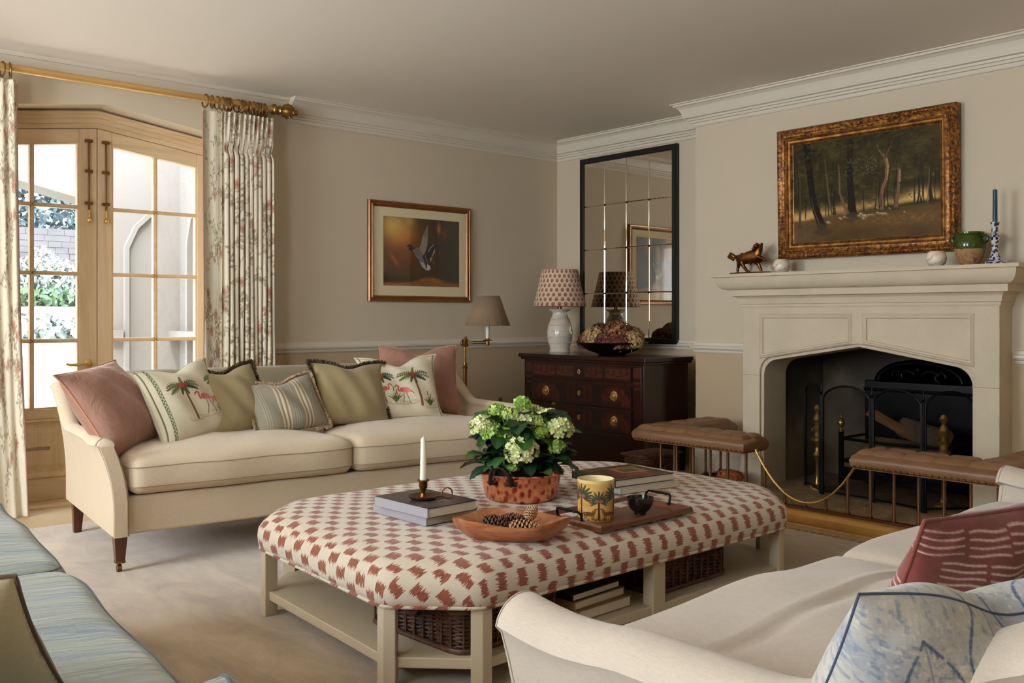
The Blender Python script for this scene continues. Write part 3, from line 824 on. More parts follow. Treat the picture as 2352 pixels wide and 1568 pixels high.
# fire screen
fs = thing('fire_screen', 'black four panel folding fire screen with arched wire mesh tops', 'fire screen', (4.85, 2.55, .03))
gz = NT('screen_mesh'); gz.t.nodes.remove(gz.b); tr = gz.n('ShaderNodeBsdfTransparent'); df = gz.n('ShaderNodeBsdfDiffuse'); df.inputs[0].default_value = (.004, .004, .004, 1)
mx = gz.n('ShaderNodeMixShader'); mx.inputs[0].default_value = .42; gz.l(tr.outputs[0], mx.inputs[1]); gz.l(df.outputs[0], mx.inputs[2]); gz.l(mx.outputs[0], gz.t.nodes['Material Output'].inputs[0])
SP = [(5.06, 3.075), (4.87, 2.855), (4.862, 2.545), (4.80, 2.232), (5.03, 2.06)]
for i in range(4):
    a = Vector(SP[i]+(0,)); b = Vector(SP[i+1]+(0,)); d = (b-a); L = d.length; d.normalize(); e = .010
    a2, b2 = a+d*e, b-d*e; zs, zb, za = .565, .045, .655
    P = lambda s, z: tuple(a2+(b2-a2)*s+Vector((0, 0, z)))
    arch = [P(.5-.5*math.cos(t), zs+(za-zs)*math.sin(t)) for t in [PI*k/20 for k in range(21)]]
    m = MB()
    for s in (0, 1): m.bar(P(s, .03), P(s, zs+.03), .012)
    m.bar(P(0, .05), P(1, .05), .010); m.tube(arch, .006, 8)
    p = m.build('screen_panel', M_black, fs, world=True)
    m = MB(); pts = [P(0, .05)]+arch+[P(1, .05)]; m.add(pts, [tuple(range(len(pts)))])
    m.build('wire_mesh', gz.m, p, world=True, smooth=0)
for x, y in SP[1:4]:
    m = MB(); m.tube([(x, y, .03), (x, y, .60)], .006, 8); m.tube([(x, y, .60), (x, y, .615), (x, y, .625), (x, y, .665)], [.004, .010, .006, .001], 8)
    m.build('hinge_rod', M_black, fs, world=True)

# ---------------------------------------------------------------- club fender
lt = NT('tan_leather'); v = lt.coord()
n = lt.noise(v, 9, 4); n2 = lt.noise(v, 60, 3, .6)
lt.l(lt.mix(n, lin((114, 78, 50)), lin((140, 102, 70))), lt.b.inputs['Base Color']); lt.b.inputs['Roughness'].default_value = .42
lt.bump(n2, .12, .002)
FX = 4.2
cf = thing('club_fender', 'brass club fender with buttoned tan leather corner seats round the hearth', 'fender', (FX, FC, 0))
m = MB()
base = [(0, 0), (.060, 0), (.066, .012), (.058, .020), (.060, .030), (.056, .060), (.044, .074), (.030, .080), (0, .080)]
m.sweep([(4.86, 3.50), (4.185, 3.50), (4.185, 1.61), (4.86, 1.61)], base, side=1)
m.build('base_rail', mat('brass_kerb', (214, 164, 92), .36, .55, var=(4, .1)), cf, world=True, smooth=30)
m = MB(); m.sweep([(4.86, 3.50), (4.195, 3.50), (4.195, 1.61), (4.86, 1.61)], [(-.02, .079), (.006, .079), (.006, .092), (-.02, .092)], side=1)
m.build('post_rail', M_fbrass, cf, world=True, smooth=30)
def post(x, y, h, parent):
    m = MB(); m.lathe([(0, 0), (.013, 0), (.013, .010), (.009, .014), (.0075, .02), (.0075, h), (0, h)], (0, 0, 0), 12)
    return m.build('post', M_fbrass, parent, loc=(x-parent.location.x, y-parent.location.y, .09))
SW = []
yA, yB = 2.84, 2.27
def swag(y):
    t = (y-(yA+yB)/2)/((yA-yB)/2); return .115+.235*abs(t)**2.1
SEATZ = .335
for k in range(17):
    y = 1.628+.1156*k
    if y > 3.49: continue
    z = SEATZ
    if yB < y < yA: z = swag(y)+.006
    post(4.20, y, z-.09, cf)
for y in (3.50, 1.61):
    for k in range(1, 5): post(4.20+.15*k, y, SEATZ-.09, cf)
m = MB()
for k in range(36):
    pass
pts = [(4.20, yB+(yA-yB)*k/36, swag(yB+(yA-yB)*k/36)) for k in range(37)]
m.tube(pts, .010, 10, sq=.55); m.build('curved_rail', M_brassL, cf, world=True)
nail = MB(); nail.ball((0, 0, 0), (.0062, .0062, .0062), 10, 6)
def seat(ysign, ya, yc, label):
    """L-shaped buttoned pad: along y from ya (free end) to corner yc then back to the wall"""
    W = .105; s = 1 if yc > ya else -1
    L1 = abs(yc-ya); xe = 4.80
    m = MB()
    def top(x, y):
        """height of the leather over an L-shaped plan, button dimples in a row"""
        if True:
            d1 = W-abs(x-FX-.02); yy = (y-ya)*s
            q1 = min(d1, yy, L1+W-yy) if x <= FX+.02+W else -1
            yc2 = yc; d2 = W-abs(y-yc2); q2 = min(d2, xe-x, x-(FX+.02-W))
            q = max(q1, q2)
        return q
    nx, ny = 78, int((L1+W)/.0095)
    gx = np.linspace(FX+.02-W, xe, nx); gy = np.array([ya+s*(L1+W)*k/(ny-1) for k in range(ny)])
    buttons = [(FX+.02, ya+s*(L1-.01)*(k+.6)/4.2) for k in range(4)]+[(FX+.02+.155*k, yc) for k in range(0, 4)]
    idx = -np.ones((nx, ny), int); V = []
    for i, x in enumerate(gx):
        for j, y in enumerate(gy):
            q = top(x, y)
            if q < -1e-6: continue
            e = min(1, max(0, q)/.055); z = SEATZ+.030+.062*(1-(1-e)**2.4)**.5
            for k, (bx, by) in enumerate(buttons):
                d = math.hypot(x-bx, y-by); z -= .026*math.exp(-(d/.020)**2)+.010*math.exp(-(d/.05)**2)
                al = (y-by) if k < 4 else (x-bx); ac = (x-bx) if k < 4 else (y-by)
                z -= .010*math.exp(-(al/.009)**2)*min(1, abs(ac)/.03)
            idx[i, j] = len(V); V.append((x, y, z))
    F = [(idx[i, j], idx[i+1, j], idx[i+1, j+1], idx[i, j+1]) for i in range(nx-1) for j in range(ny-1) if min(idx[i, j], idx[i+1, j], idx[i+1, j+1], idx[i, j+1]) >= 0]
    m.add(V, F)
    o = ya; c = yc
    plan = [(FX+.02-W, ya), (FX+.02+W, ya), (FX+.02+W, yc-s*W), (xe, yc-s*W), (xe, yc+s*W), (FX+.02-W, yc+s*W)]
    m.sweep(plan, [(-.02, SEATZ), (0, SEATZ), (.008, SEATZ+.012), (.012, SEATZ+.036), (.004, SEATZ+.055), (-.012, SEATZ+.068)], closed=True, side=s*1, cap=False)
    m.prism(plan, SEATZ-.003, SEATZ+.02)
    p = m.build('seat_pad', lt.m, cf, world=True, smooth=60); p['label'] = label
    # brass nails
    def nails(a, b):
        a = Vector(a); b = Vector(b); n = int((b-a).length/.0275)
        for k in range(n+1):
            q = a+(b-a)*k/n
            global nm
            if nm is None: nm = nail.build('nail_head', M_brass, p, loc=(q.x-cf.location.x, q.y-cf.location.y, SEATZ+.010))
            else:
                o2 = nm.copy(); C.objects.link(o2); o2.parent = p; o2.location = (q.x-cf.location.x, q.y-cf.location.y, SEATZ+.010)
    nails((FX+.02-W-.011, ya+s*.012, 0), (FX+.02-W-.011, yc+s*(W-.01), 0))
    return p
nm = None
seat(1, 2.86, 3.50, 'left leather corner seat nearest the chest'); seat(-1, 2.25, 1.63, 'right leather corner seat nearest the cream sofa')

# ---------------------------------------------------------------- woodland painting
pt = thing('framed_painting', 'dark woodland oil painting with grazing sheep in ornate gilt frame', 'painting', (XC-.0, 2.66, 1.385))
y1, y0, z0, z1 = 3.195, 2.127, 1.388, 2.163          # outer frame
def fr_yz(lean):
    return lambda a, b, c: (XC-.006-c-(b-1.388)*lean, a, b)
FR = fr_yz(.02)
gf = NT('gilt_frame'); v = gf.coord(); n = gf.noise(v, 55, 4, .7); n2 = gf.noise(v, 9, 3)
gf.l(gf.ramp(gf.math('ADD', gf.math('MULTIPLY', n, .8), gf.math('MULTIPLY', n2, .2)), [(.36, lin((52, 24, 12))), (.48, lin((112, 66, 28))), (.58, lin((176, 118, 50))), (.72, lin((212, 160, 84)))]), gf.b.inputs['Base Color'])
gf.b.inputs['Metallic'].default_value = .55; gf.b.inputs['Roughness'].default_value = .38; gf.bump(n, .5, .004)
gs = NT('gilt_slip'); v = gs.coord(); n = gs.noise(v, 22, 4, .7)
gs.l(gs.ramp(n, [(.35, lin((92, 50, 22))), (.6, lin((170, 120, 56))), (.75, lin((208, 164, 92)))]), gs.b.inputs['Base Color']); gs.b.inputs['Metallic'].default_value = .6; gs.b.inputs['Roughness'].default_value = .33
w = .0
rect = [(y1, z0), (y0, z0), (y0, z1), (y1, z1)]
m = MB(); m.sweep(rect, [(0, 0), (0, .045), (-.008, .058), (-.018, .062), (-.028, .056), (-.034, .046), (-.042, .042), (-.050, .046), (-.058, .046)], closed=True, side=-1, fr=FR, cap=False)
# carved leaf ornament along the outer torus
def carve(m, p, q, n, c, r):
    for k in range(n):
        t = (k+.5)/n; a = p[0]+(q[0]-p[0])*t; b = p[1]+(q[1]-p[1])*t
        x, y, z = FR(a, b, c); m.ball((x, y, z), (.005, r if p[1] == q[1] else r*.7, r if p[0] == q[0] else r*.7), 6, 4)
i_ = .018
cs = [(y1-i_, z0+i_), (y0+i_, z0+i_), (y0+i_, z1-i_), (y1-i_, z1-i_)]
for k in range(4):
    p, q = cs[k], cs[(k+1) % 4]; carve(m, p, q, int(math.hypot(p[0]-q[0], p[1]-q[1])/.018), .060, .008)
m.build('frame', gf.m, pt, world=True, smooth=50)
m = MB(); m.sweep(rect, [(-.056, .0), (-.056, .046), (-.062, .049), (-.068, .044), (-.070, .036), (-.080, .034), (-.084, .038), (-.088, .034), (-.092, .024), (-.100, .020), (-.100, .0)], closed=True, side=-1, fr=FR, cap=False)
m.build('frame_slip', gs.m, pt, world=True, smooth=30)
# the picture, painted
Wp, Hp = (y1-y0-.19), (z1-z0-.19)
W_, H_ = Wp*100, Hp*100
c = Canvas(440, 290, W_, H_, (34, 32, 20)); r = random.Random(3)
nz = fbm(290, 440, 7, 4, 5); nz2 = fbm(290, 440, 22, 9, 4)
yy = c.Y/H_; xx = c.X/W_
def mixc(base, col, f): f = np.clip(f, 0, 1)[..., None]; return base*(1-f)+np.array(col, float)*f
A = c.a
A = mixc(A, (52, 52, 30), (nz-.42)*2.6); A = mixc(A, (74, 72, 40), (nz2-.56)*3.2*np.clip(1.6-yy*1.4, 0, 1))
A = mixc(A, (62, 50, 32), np.clip((xx-.68)*2, 0, 1)*np.clip((yy-.62)*3, 0, 1)*.7)
hor = .255+.07*xx
glow = np.exp(-((yy-hor-.02)/.05)**2)
A = mixc(A, (150, 132, 98), glow*(.35+.8*nz2)); A = mixc(A, (168, 150, 112), np.exp(-((xx-.88)/.10)**2-((yy-.37)/.07)**2)*.95)
A = mixc(A, (170, 150, 120), np.exp(-((xx-.06)/.12)**2-((yy-.24)/.05)**2)*.9)
g = np.clip((hor-.02-yy)/.03, 0, 1); gc = mixc(np.zeros_like(A)+np.array((78, 60, 36.)), (52, 44, 26), nz*1.2-.1)
gc = mixc(gc, (112, 92, 58), np.exp(-((yy-.17)/.06)**2)*np.exp(-((xx-.75)/.35)**2)*.6); gc = mixc(gc, (108, 88, 74), np.clip(.3-xx, 0, 1)*2.4*(nz2))
A = A*(1-g[..., None])+gc*g[..., None]
A = mixc(A, (30, 34, 18), np.exp(-((yy-hor+.015)/.022)**2)*np.clip((xx-.35)*3, 0, 1)*.85)
c.a = np.clip(A*np.array((1.38, 1.24, .98))+3, 0, 255)
def tr(pts, w, col, al=1): c.line([(x*W_, y*H_) for x, y in pts], [k*W_ for k in w], col, al)
for k in range(26):
    x = r.random(); tr([(x, .24+.07*x), (x+r.uniform(-.01, .01), .4), (x+r.uniform(-.02, .02), .5+r.random()*.25)], [.008, .006, .003], (34, 26, 18), .8)
tr([(.21, .16), (.17, .30), (.14, .5), (.12, .75), (.10, 1)], [.055, .05, .045, .045, .05], (30, 24, 16)); tr([(.195, .17), (.15, .33), (.135, .45)], [.012, .008, .004], (96, 84, 62), .8)
tr([(.045, .17), (.05, .4), (.05, .7)], [.018, .014, .008], (74, 66, 48), .9)
tr([(.29, .22), (.265, .4), (.25, .62), (.235, .82)], [.014, .013, .010, .004], (98, 84, 58), .95)
tr([(.43, .25), (.42, .45), (.41, .7), (.42, .95)], [.06, .045, .04, .04], (34, 26, 18)); tr([(.40, .25), (.365, .36), (.34, .48), (.34, .6), (.335, .74)], [.026, .018, .014, .012, .007], (116, 88, 62), .95)
tr([(.385, .23), (.37, .3)], [.02, .012], (140, 106, 76), .8)
tr([(.63, .26), (.628, .40), (.635, .47), (.66, .56), (.668, .68), (.655, .76), (.62, .82), (.60, .89)], [.026, .022, .022, .022, .026, .022, .010, .004], (128, 94, 66)); tr([(.655, .76), (.68, .84), (.70, .9)], [.012, .008, .004], (96, 72, 50))
tr([(.665, .55), (.672, .66), (.665, .74)], [.007, .012, .010], (186, 134, 92), .9); tr([(.622, .3), (.625, .42)], [.010, .006], (70, 56, 40), .8)
tr([(.72, .27), (.735, .42), (.742, .55), (.745, .63), (.73, .64)], [.026, .02, .02, .020, .006], (118, 90, 62)); tr([(.747, .52), (.748, .62)], [.009, .008], (184, 132, 92), .9)
tr([(.945, .30), (.935, .42), (.94, .62)], [.028, .02, .012], (48, 38, 26)); tr([(.92, .3), (.93, .5), (.935, .62)], [.008, .006, .003], (110, 96, 70)); tr([(.84, .32), (.842, .42)], [.006, .004], (40, 36, 22))
for k in range(900):
    x, y = r.random(), .36+r.random()*.64
    if (xx.shape and nz2[min(289, int(y*289)), min(439, int(x*439))] > .5):
        s = r.random()
        col = (r.uniform(40, 84), r.uniform(44, 80), r.uniform(22, 44))
        c.ell(x*W_, y*H_, .35+.6*s, .2+.3*s, col, r.uniform(-.8, .8), .5)
for k in range(150):
    x, y = .38+.22*r.random(), .62+.17*r.random(); c.ell(x*W_, y*H_, .18+.3*r.random(), .14, (150, 156, 120), r.random()*3, .55)
for k in range(70):
    x, y = .2+.16*r.random(), .5+.25*r.random(); c.ell(x*W_, y*H_, .16, .12, (120, 120, 84), r.random()*3, .5)
for x, y, s in ((.345, .215, .9), (.375, .225, .7), (.405, .208, 1), (.43, .205, .8), (.45, .19, 1), (.475, .225, 1.1), (.49, .24, .9), (.515, .22, 1.2), (.505, .195, .7), (.545, .222, .8), (.57, .222, .9), (.605, .235, 1), (.635, .226, 1.1), (.655, .222, .8), (.68, .27, .4), (.26, .185, 1), (.78, .222, .8), (.60, .285, .5)):
    c.ell(x*W_, y*H_, 1.5*s, .8*s, (150, 128, 88), -.15, .95); c.ell((x-.005)*W_, (y+.010)*H_, 1.1*s, .4*s, (196, 176, 136), -.1, .9); c.ell((x+.017*s)*W_, (y-.006)*H_, .5*s, .4*s, (128, 104, 74), 0, .9)
c.ell(.787*W_, .235*H_, .35, 1.0, (70, 40, 30))
for x_, y_, r_ in ((.21, .155, 3.6), (.43, .245, 3.4), (.40, .24, 2), (.63, .255, 2), (.72, .265, 2), (.945, .29, 2), (.045, .165, 2), (.215, .10, 5.5), (.43, .205, 4)): c.ell(x_*W_, y_*H_, r_, r_*.42, (70, 56, 38), 0, .85, soft=2)
gm = np.clip((hor-.035-yy)/.05, 0, 1)*np.clip(fbm(290, 440, 60, 77, 2)*3-.9, 0, 1)
c.a = mixc(c.a, (84, 66, 42), gm*.55)
lf = fbm(290, 440, 46, 5, 3); top = np.clip((yy-.55)/.3, 0, 1)
c.a = mixc(c.a, (70, 68, 38), np.clip(lf*4-2.2, 0, 1)*top*.75); c.a = mixc(c.a, (28, 30, 18), np.clip(1.7-lf*4, 0, 1)*top*.6)
c.a = mixc(c.a, (96, 80, 66), np.clip(.22-xx, 0, 1)*np.clip(.3-yy, 0, 1)*9)
P = np.zeros((290, 440, 3)); a = np.linspace(y1-.095, y0+.095, 440)[None]; b = np.linspace(z0+.095, z1-.095, 290)[:, None]
P[..., 1] = a; P[..., 2] = b; P[..., 0] = XC-.006-.022-(P[..., 2]-1.388)*.02
m = MB(); cgrid(m, P, c); pm = mat('oil_paint', (1, 1, 1), .5, attr=True, spec=.12, bump=(90, .15, .001))
m.build('canvas', pm, pt, world=True, smooth=0)

# ---------------------------------------------------------------- duck picture
dk = thing('framed_picture', 'framed picture of a mallard in flight with wide cream mount', 'framed picture', (3.96, YA, 1.15))
fx0, fx1, fz0, fz1 = 3.508, 4.410, 1.150, 1.853
wf = NT('gilded_wood_frame'); n = wf.noise(wf.coord(), 12, 4); wf.l(wf.mix(n, lin((110, 62, 26)), lin((160, 104, 50))), wf.b.inputs['Base Color']); wf.b.inputs['Metallic'].default_value = .35; wf.b.inputs['Roughness'].default_value = .3
FD = lambda a, b, c: (a, YA-.002-c, b)
m = MB(); rc = [(fx0, fz0), (fx1, fz0), (fx1, fz1), (fx0, fz1)]
m.sweep(rc, [(0, 0), (0, .018), (-.006, .026), (-.014, .024), (-.018, .018), (-.024, .018), (-.030, .024), (-.036, .020), (-.042, .010), (-.042, 0)], closed=True, side=1, fr=FD, cap=False)
m.build('frame', wf.m, dk, world=True, smooth=30)
m = MB(); m.box(fx0+.04, fx1-.04, YA-.008, YA-.004, fz0+.04, fz1-.04); m.build('mount', mat('cream_mount_board', (238, 222, 182), .85), dk, world=True, smooth=0)
px0, px1, pz0, pz1 = fx0+.128, fx1-.105, fz0+.112, fz1-.105
W_, H_ = (px1-px0)*100, (pz1-pz0)*100
c = Canvas(300, 220, W_, H_, (66, 48, 28)); nz = fbm(220, 300, 4, 31, 4); nz2 = fbm(220, 300, 9, 8, 3); xx = c.X/W_; yy = c.Y/H_
A = c.a; A = mixc(A, (52, 42, 28), (xx-.5)*2.2+nz*.6); A = mixc(A, (120, 66, 28), np.exp(-((xx-.25)/.28)**2-((yy-.5)/.35)**2)*1.1*(.6+nz*.7))
A = mixc(A, (196, 120, 46), np.exp(-((xx-.2)/.22)**2-((yy-.78)/.22)**2)*1.1*(.5+nz)); A = mixc(A, (228, 188, 96), np.exp(-((xx-.12)/.17)**2-((yy-.88)/.2)**2)); A = mixc(A, (206, 176, 88), np.exp(-((xx-.33)/.08)**2-((yy-.95)/.1)**2)*.8)
A = mixc(A, (208, 120, 44), np.exp(-((xx-.72)/.025)**2-((yy-.87)/.09)**2)); A = mixc(A, (150, 84, 34), np.exp(-((xx-.80)/.03)**2-((yy-.80)/.1)**2)*.6)
A = mixc(A, (196, 104, 50), np.exp(-((xx-.10-(.45-yy)*.5)/.03)**2-((yy-.38)/.1)**2)*.7)
A = mixc(A, (40, 28, 18), np.clip((.2-yy)*6, 0, 1)*.7); A = mixc(A, (176, 110, 44), np.clip((.07+.09*np.exp(-((xx-.6)/.2)**2)-yy)*22, 0, 1)*(.6+.6*nz2)*.9)
c.a = A
def q(pts): return [(x*W_, y*H_) for x, y in pts]
c.poly(q([(.66, .62), (.88, .66), (.92, .63), (.86, .57), (.68, .55)]), (52, 42, 32), .85)
c.poly(q([(.44, .52), (.48, .62), (.50, .74), (.555, .88), (.575, .93), (.575, .78), (.565, .62), (.55, .55), (.52, .46)]), (158, 146, 130), .95)
c.poly(q([(.50, .74), (.57, .92), (.575, .78), (.56, .72)]), (120, 108, 92), .6)
c.poly(q([(.385, .52), (.42, .575), (.46, .57), (.50, .48), (.54, .38), (.555, .30), (.55, .26), (.47, .36), (.41, .44)]), (122, 116, 110))
c.poly(q([(.53, .49), (.58, .60), (.62, .65), (.68, .62), (.66, .55), (.64, .49), (.61, .41), (.59, .44), (.58, .34), (.56, .28), (.53, .36), (.50, .44)]), (24, 26, 34))
c.line(q([(.58, .52), (.61, .58), (.655, .635)]), .5, (196, 196, 200)); c.line(q([(.535, .46), (.56, .38), (.575, .33)]), .35, (186, 186, 190)); c.poly(q([(.665, .58), (.67, .52), (.63, .44), (.61, .39), (.625, .46)]), (160, 150, 120))
c.poly(q([(.60, .43), (.625, .42), (.61, .36)]), (206, 176, 96))
c.poly(q([(.46, .37), (.52, .35), (.555, .26), (.55, .245), (.50, .28)]), (176, 174, 170)); c.poly(q([(.56, .33), (.60, .31), (.61, .27), (.59, .24), (.54, .245), (.565, .27)]), (206, 204, 198))
c.ell(.34*W_, .565*H_, 2.6, 2.0, (22, 34, 26), -.4); c.poly(q([(.345, .60), (.40, .55), (.38, .50), (.33, .545)]), (22, 32, 26)); c.line(q([(.375, .54), (.392, .51)]), .5, (190, 190, 180)); c.poly(q([(.315, .57), (.285, .545), (.325, .545)]), (150, 120, 50))
P = np.zeros((220, 300, 3)); P[..., 0] = np.linspace(px0, px1, 300)[None]; P[..., 2] = np.linspace(pz0, pz1, 220)[:, None]; P[..., 1] = YA-.0095
m = MB(); cgrid(m, P, c); m.build('print', mat('printed_paper', (1, 1, 1), .45, attr=True), dk, world=True, smooth=0)
m = MB(); m.box(fx0+.04, fx1-.04, YA-.0125, YA-.0115, fz0+.04, fz1-.04); m.build('glazing', M_glass, dk, world=True, smooth=0)

# ---------------------------------------------------------------- panelled mirror
mr = thing('wall_mirror', 'tall black framed wall mirror divided into square panes above the chest', 'mirror', (XB, 4.725, .85))
my1, my0, mz0, mz1 = 5.205, 4.243, .845, 2.283
FM = lambda a, b, c: (XB-c, a, b)
m = MB(); m.sweep([(my1, mz0), (my0, mz0), (my0, mz1), (my1, mz1)], [(0, 0), (0, .035), (-.004, .040), (-.036, .040), (-.040, .036), (-.040, .01)], closed=True, side=-1, fr=FM, cap=False)
m.build('frame', mat('ebonised_wood', (16, 14, 12), .35), mr, world=True, smooth=30)
M_mir = mat('mirror_silver', (232, 226, 212), .02, 1)
iy1, iy0, iz0, iz1 = my1-.038, my0+.038, mz0+.038, mz1-.038
for i in range(4):
    for j in range(4):
        a0 = iy0+(iy1-iy0)*i/4+.0006; a1 = iy0+(iy1-iy0)*(i+1)/4-.0006; b0 = iz0+(iz1-iz0)*j/4+.0006; b1 = iz0+(iz1-iz0)*(j+1)/4-.0006
        m = MB(); e = .0048; x0, x1 = XB-.025, XB-.0285
        V = [(x0, a0, b0), (x0, a1, b0), (x0, a1, b1), (x0, a0, b1), (x1, a0+e, b0+e), (x1, a1-e, b0+e), (x1, a1-e, b1-e), (x1, a0+e, b1-e)]
        m.add(V, [(4, 5, 6, 7), (0, 1, 5, 4), (1, 2, 6, 5), (2, 3, 7, 6), (3, 0, 4, 7)])
        m.build('mirror_pane', M_mir, mr, world=True, smooth=0)
for i in range(1, 4):
    for j in range(1, 4):
        m = MB(); m.lathe([(0, 0), (.008, 0), (.008, .003), (.004, .006), (0, .006)], (XB-.027, iy0+(iy1-iy0)*i/4, iz0+(iz1-iz0)*j/4), 12, rot=Matrix.Rotation(-PI/2, 3, 'Y'))
        m.build('pane_stud', M_black, mr, world=True)

# ---------------------------------------------------------------- marquetry chest
CX0, CX1, CY0, CY1, CZ = 4.62, 5.12, 3.955, 5.18, .775
ch = thing('chest_of_drawers', 'dark mahogany marquetry chest of drawers with brass ring pulls', 'chest of drawers', ((CX0+CX1)/2, (CY0+CY1)/2, 0))
m = MB(); m.box(CX0, CX1, CY0, CY1, CZ-.028, CZ); m.box(CX0+.012, CX1, CY0+.012, CY1-.012, CZ-.045, CZ-.028); m.build('top', M_darkwood, ch, world=True, smooth=0, bevel=.004)
bx0 = CX0+.03; by0, by1 = CY0+.035, CY1-.035
m = MB(); m.box(bx0, CX1-.01, by0, by1, .24, CZ-.045)
m.box(bx0-.006, CX1-.01, by0-.006, by1+.006, .235, .262)
m.box(bx0+.05, CX1-.03, by0+.03, by1-.03, .03, .24)
for y in (by0+.02, by1-.09): m.box(bx0-.004, bx0+.002, y, y+.07, .27, CZ-.06)
m.build('carcass', M_darkwood, ch, world=True, smooth=0, bevel=.004)
m = MB()
for y in (by0+.025, by1-.085):
    for z0_, z1_ in ((.64, .71), (.60, .615), (.565, .575)): m.box(bx0-.007, bx0-.003, y, y+.06, z0_, z1_)
m.build('stile_inlay', mat('rosewood_inlay', (72, 32, 23), .3, var=(20, .3)), ch, world=True, smooth=0)
for i, (x, y) in enumerate(((bx0, by0), (bx0, by1-.055), (CX1-.075, by0), (CX1-.075, by1-.055))):
    m = MB(); V = []
    for z, k in ((0, .012), (.24, 0)): V += [(x+k, y+k, z), (x+.055-k, y+k, z), (x+.055-k, y+.055-k, z), (x+k, y+.055-k, z)]
    m.add(V, [(3, 2, 1, 0), (4, 5, 6, 7), (0, 1, 5, 4), (1, 2, 6, 5), (2, 3, 7, 6), (3, 0, 4, 7)]); m.build('leg', M_darkwood, ch, world=True, smooth=0, bevel=.002)
M_inl = mat('marquetry_front', (1, 1, 1), .28, attr=True, coat=.3)
DW = by1-by0-.20
def drawer(z0_, z1_, kind):
    W_, H_ = DW*100, (z1_-z0_)*100; ny = 90 if kind else 60
    c = Canvas(360, ny, W_, H_, (26, 10, 8)); nz = fbm(ny, 360, 12, int(z0_*100), 4); c.a = mixc(c.a, (44, 17, 12), nz*1.1-.1)
    c.line([(1, 1), (W_-1, 1), (W_-1, H_-1), (1, H_-1), (1, 1)], .35, (60, 26, 16))
    if kind == 0:
        for x0_, x1_ in ((1.5, 23), (26, W_/2-5.5), (W_/2+5.5, W_-26), (W_-23, W_-1.5)):
            c.poly([(x0_, 1.8), (x1_, 1.8), (x1_, H_-1.8), (x0_, H_-1.8)], (86, 38, 26)); L = x1_-x0_
            c.line([(x0_+L*t, H_*.62-H_*.28*math.sin(PI*t)) for t in [k/12 for k in range(13)]], .7, (40, 16, 10))
            for t in (.1, .35, .65, .9): c.ell(x0_+L*t, H_*.6, 1.6, 1.8, (52, 20, 14), 0, .8)
    else:
        for s in (-1, 1):
            x = W_/2+s*W_*.345
            for dx, dy, rx, ry in ((-9, -3, 4, 3), (-5, 2, 4.5, 4), (0, 4, 4, 3), (5, 2, 4.5, 3.5), (9, -3, 4.5, 3.5), (2, -4, 4, 2), (-3, -4.5, 4, 2), (12, -5.5, 3, 2)): c.ell(x+dx, H_/2+dy*.8, rx, ry*.8, (80, 34, 25), dx*.1, .85)
            for k in range(16): c.ell(x+R.uniform(-11, 11), H_/2+R.uniform(-5, 4), 1.4, .6, (44, 18, 12), R.random()*3, .7)
            c.poly([(W_/2+s*4, 2), (W_/2+s*12, 2), (W_/2+s*12, H_-2), (W_/2+s*4, H_-2)], (66, 24, 17)); c.ell(W_/2+s*8, H_/2, 2, H_*.32, (34, 13, 10), 0, .8)
    P = np.zeros((ny, 360, 3)); P[..., 0] = bx0-.012; P[..., 1] = np.linspace(FYc+DW/2, FYc-DW/2, 360)[None]; P[..., 2] = np.linspace(z0_, z1_, ny)[:, None]
    m = MB(); cgrid(m, P, c)
    m.box(bx0-.0118, bx0+.002, FYc-DW/2, FYc+DW/2, z0_, z1_); padcol(m, (30, 12, 9))
    d = m.build('drawer', M_inl, ch, world=True, smooth=0)
    zc = (z0_+z1_)/2; Rx = Matrix.Rotation(-PI/2, 3, 'Y')
    if kind:
        for s in (-1, 1):
            m = MB(); m.lathe([(0, 0), (.030, 0), (.031, .003), (.024, .005), (.022, .008), (.016, .009), (.010, .016), (.006, .020), (0, .021)], (bx0-.012, FYc+s*DW*.345, zc), 8, sx=1.15, rot=Rx)
            m.tube([(bx0-.027-.004*math.cos(t), FYc+s*DW*.345+.020*math.cos(t), zc-.004+.022*math.sin(t)) for t in [2*PI*k/20 for k in range(20)]], .0022, 6, closed=True)
            m.build('handle', M_brassL, d, world=True)
    m = MB(); m.lathe([(0, 0), (.014, 0), (.014, .003), (.011, .004), (.006, .002), (0, .002)], (bx0-.012, FYc, zc), 20, sx=1.3, rot=Rx); 
    k0 = len(m.f); m.box(bx0-.0155, bx0-.013, FYc-.0022, FYc+.0022, zc-.008, zc+.006, mi=1); m.build('escutcheon', [M_brassL, M_black], d, world=True)
FYc = (by0+by1)/2
drawer(.612, .712, 0); drawer(.440, .590, 1); drawer(.272, .424, 1)

# ---------------------------------------------------------------- table lamp, dish of dried flowers
M_cer = mat('white_glazed_ceramic', (236, 227, 210), .18, coat=.5, var=(4, .04))
tl = thing('table_lamp', 'white beaded ceramic table lamp with red block printed shade', 'table lamp', (4.985, 5.115, CZ))
m = MB(); LP = [(0, 0), (.078, 0), (.080, .012), (.074, .018), (.074, .03), (.084, .06), (.094, .10), (.097, .15), (.092, .19), (.080, .23), (.062, .27), (.052, .295), (.056, .305), (.078, .318), (.080, .325), (.05, .327), (0, .327)]
m.lathe(LP, n=48)
def prof_r(z):
    for (r0, a), (r1, b) in zip(LP, LP[1:]):
        if a <= z <= b and b > a: return r0+(r1-r0)*(z-a)/(b-a)
    return .05
for z in (.032, .070, .115, .160, .205, .250, .300):
    rr = prof_r(z); nb = int(2*PI*rr/.0135)
    for k in range(nb): m.ball((rr*math.cos(2*PI*k/nb), rr*math.sin(2*PI*k/nb), z), .0042, 6, 4)
for k in range(36): m.ball((.079*math.cos(2*PI*k/36), .079*math.sin(2*PI*k/36), .322), .0045, 6, 4)
m.build('lamp_base', M_cer, tl, smooth=50)
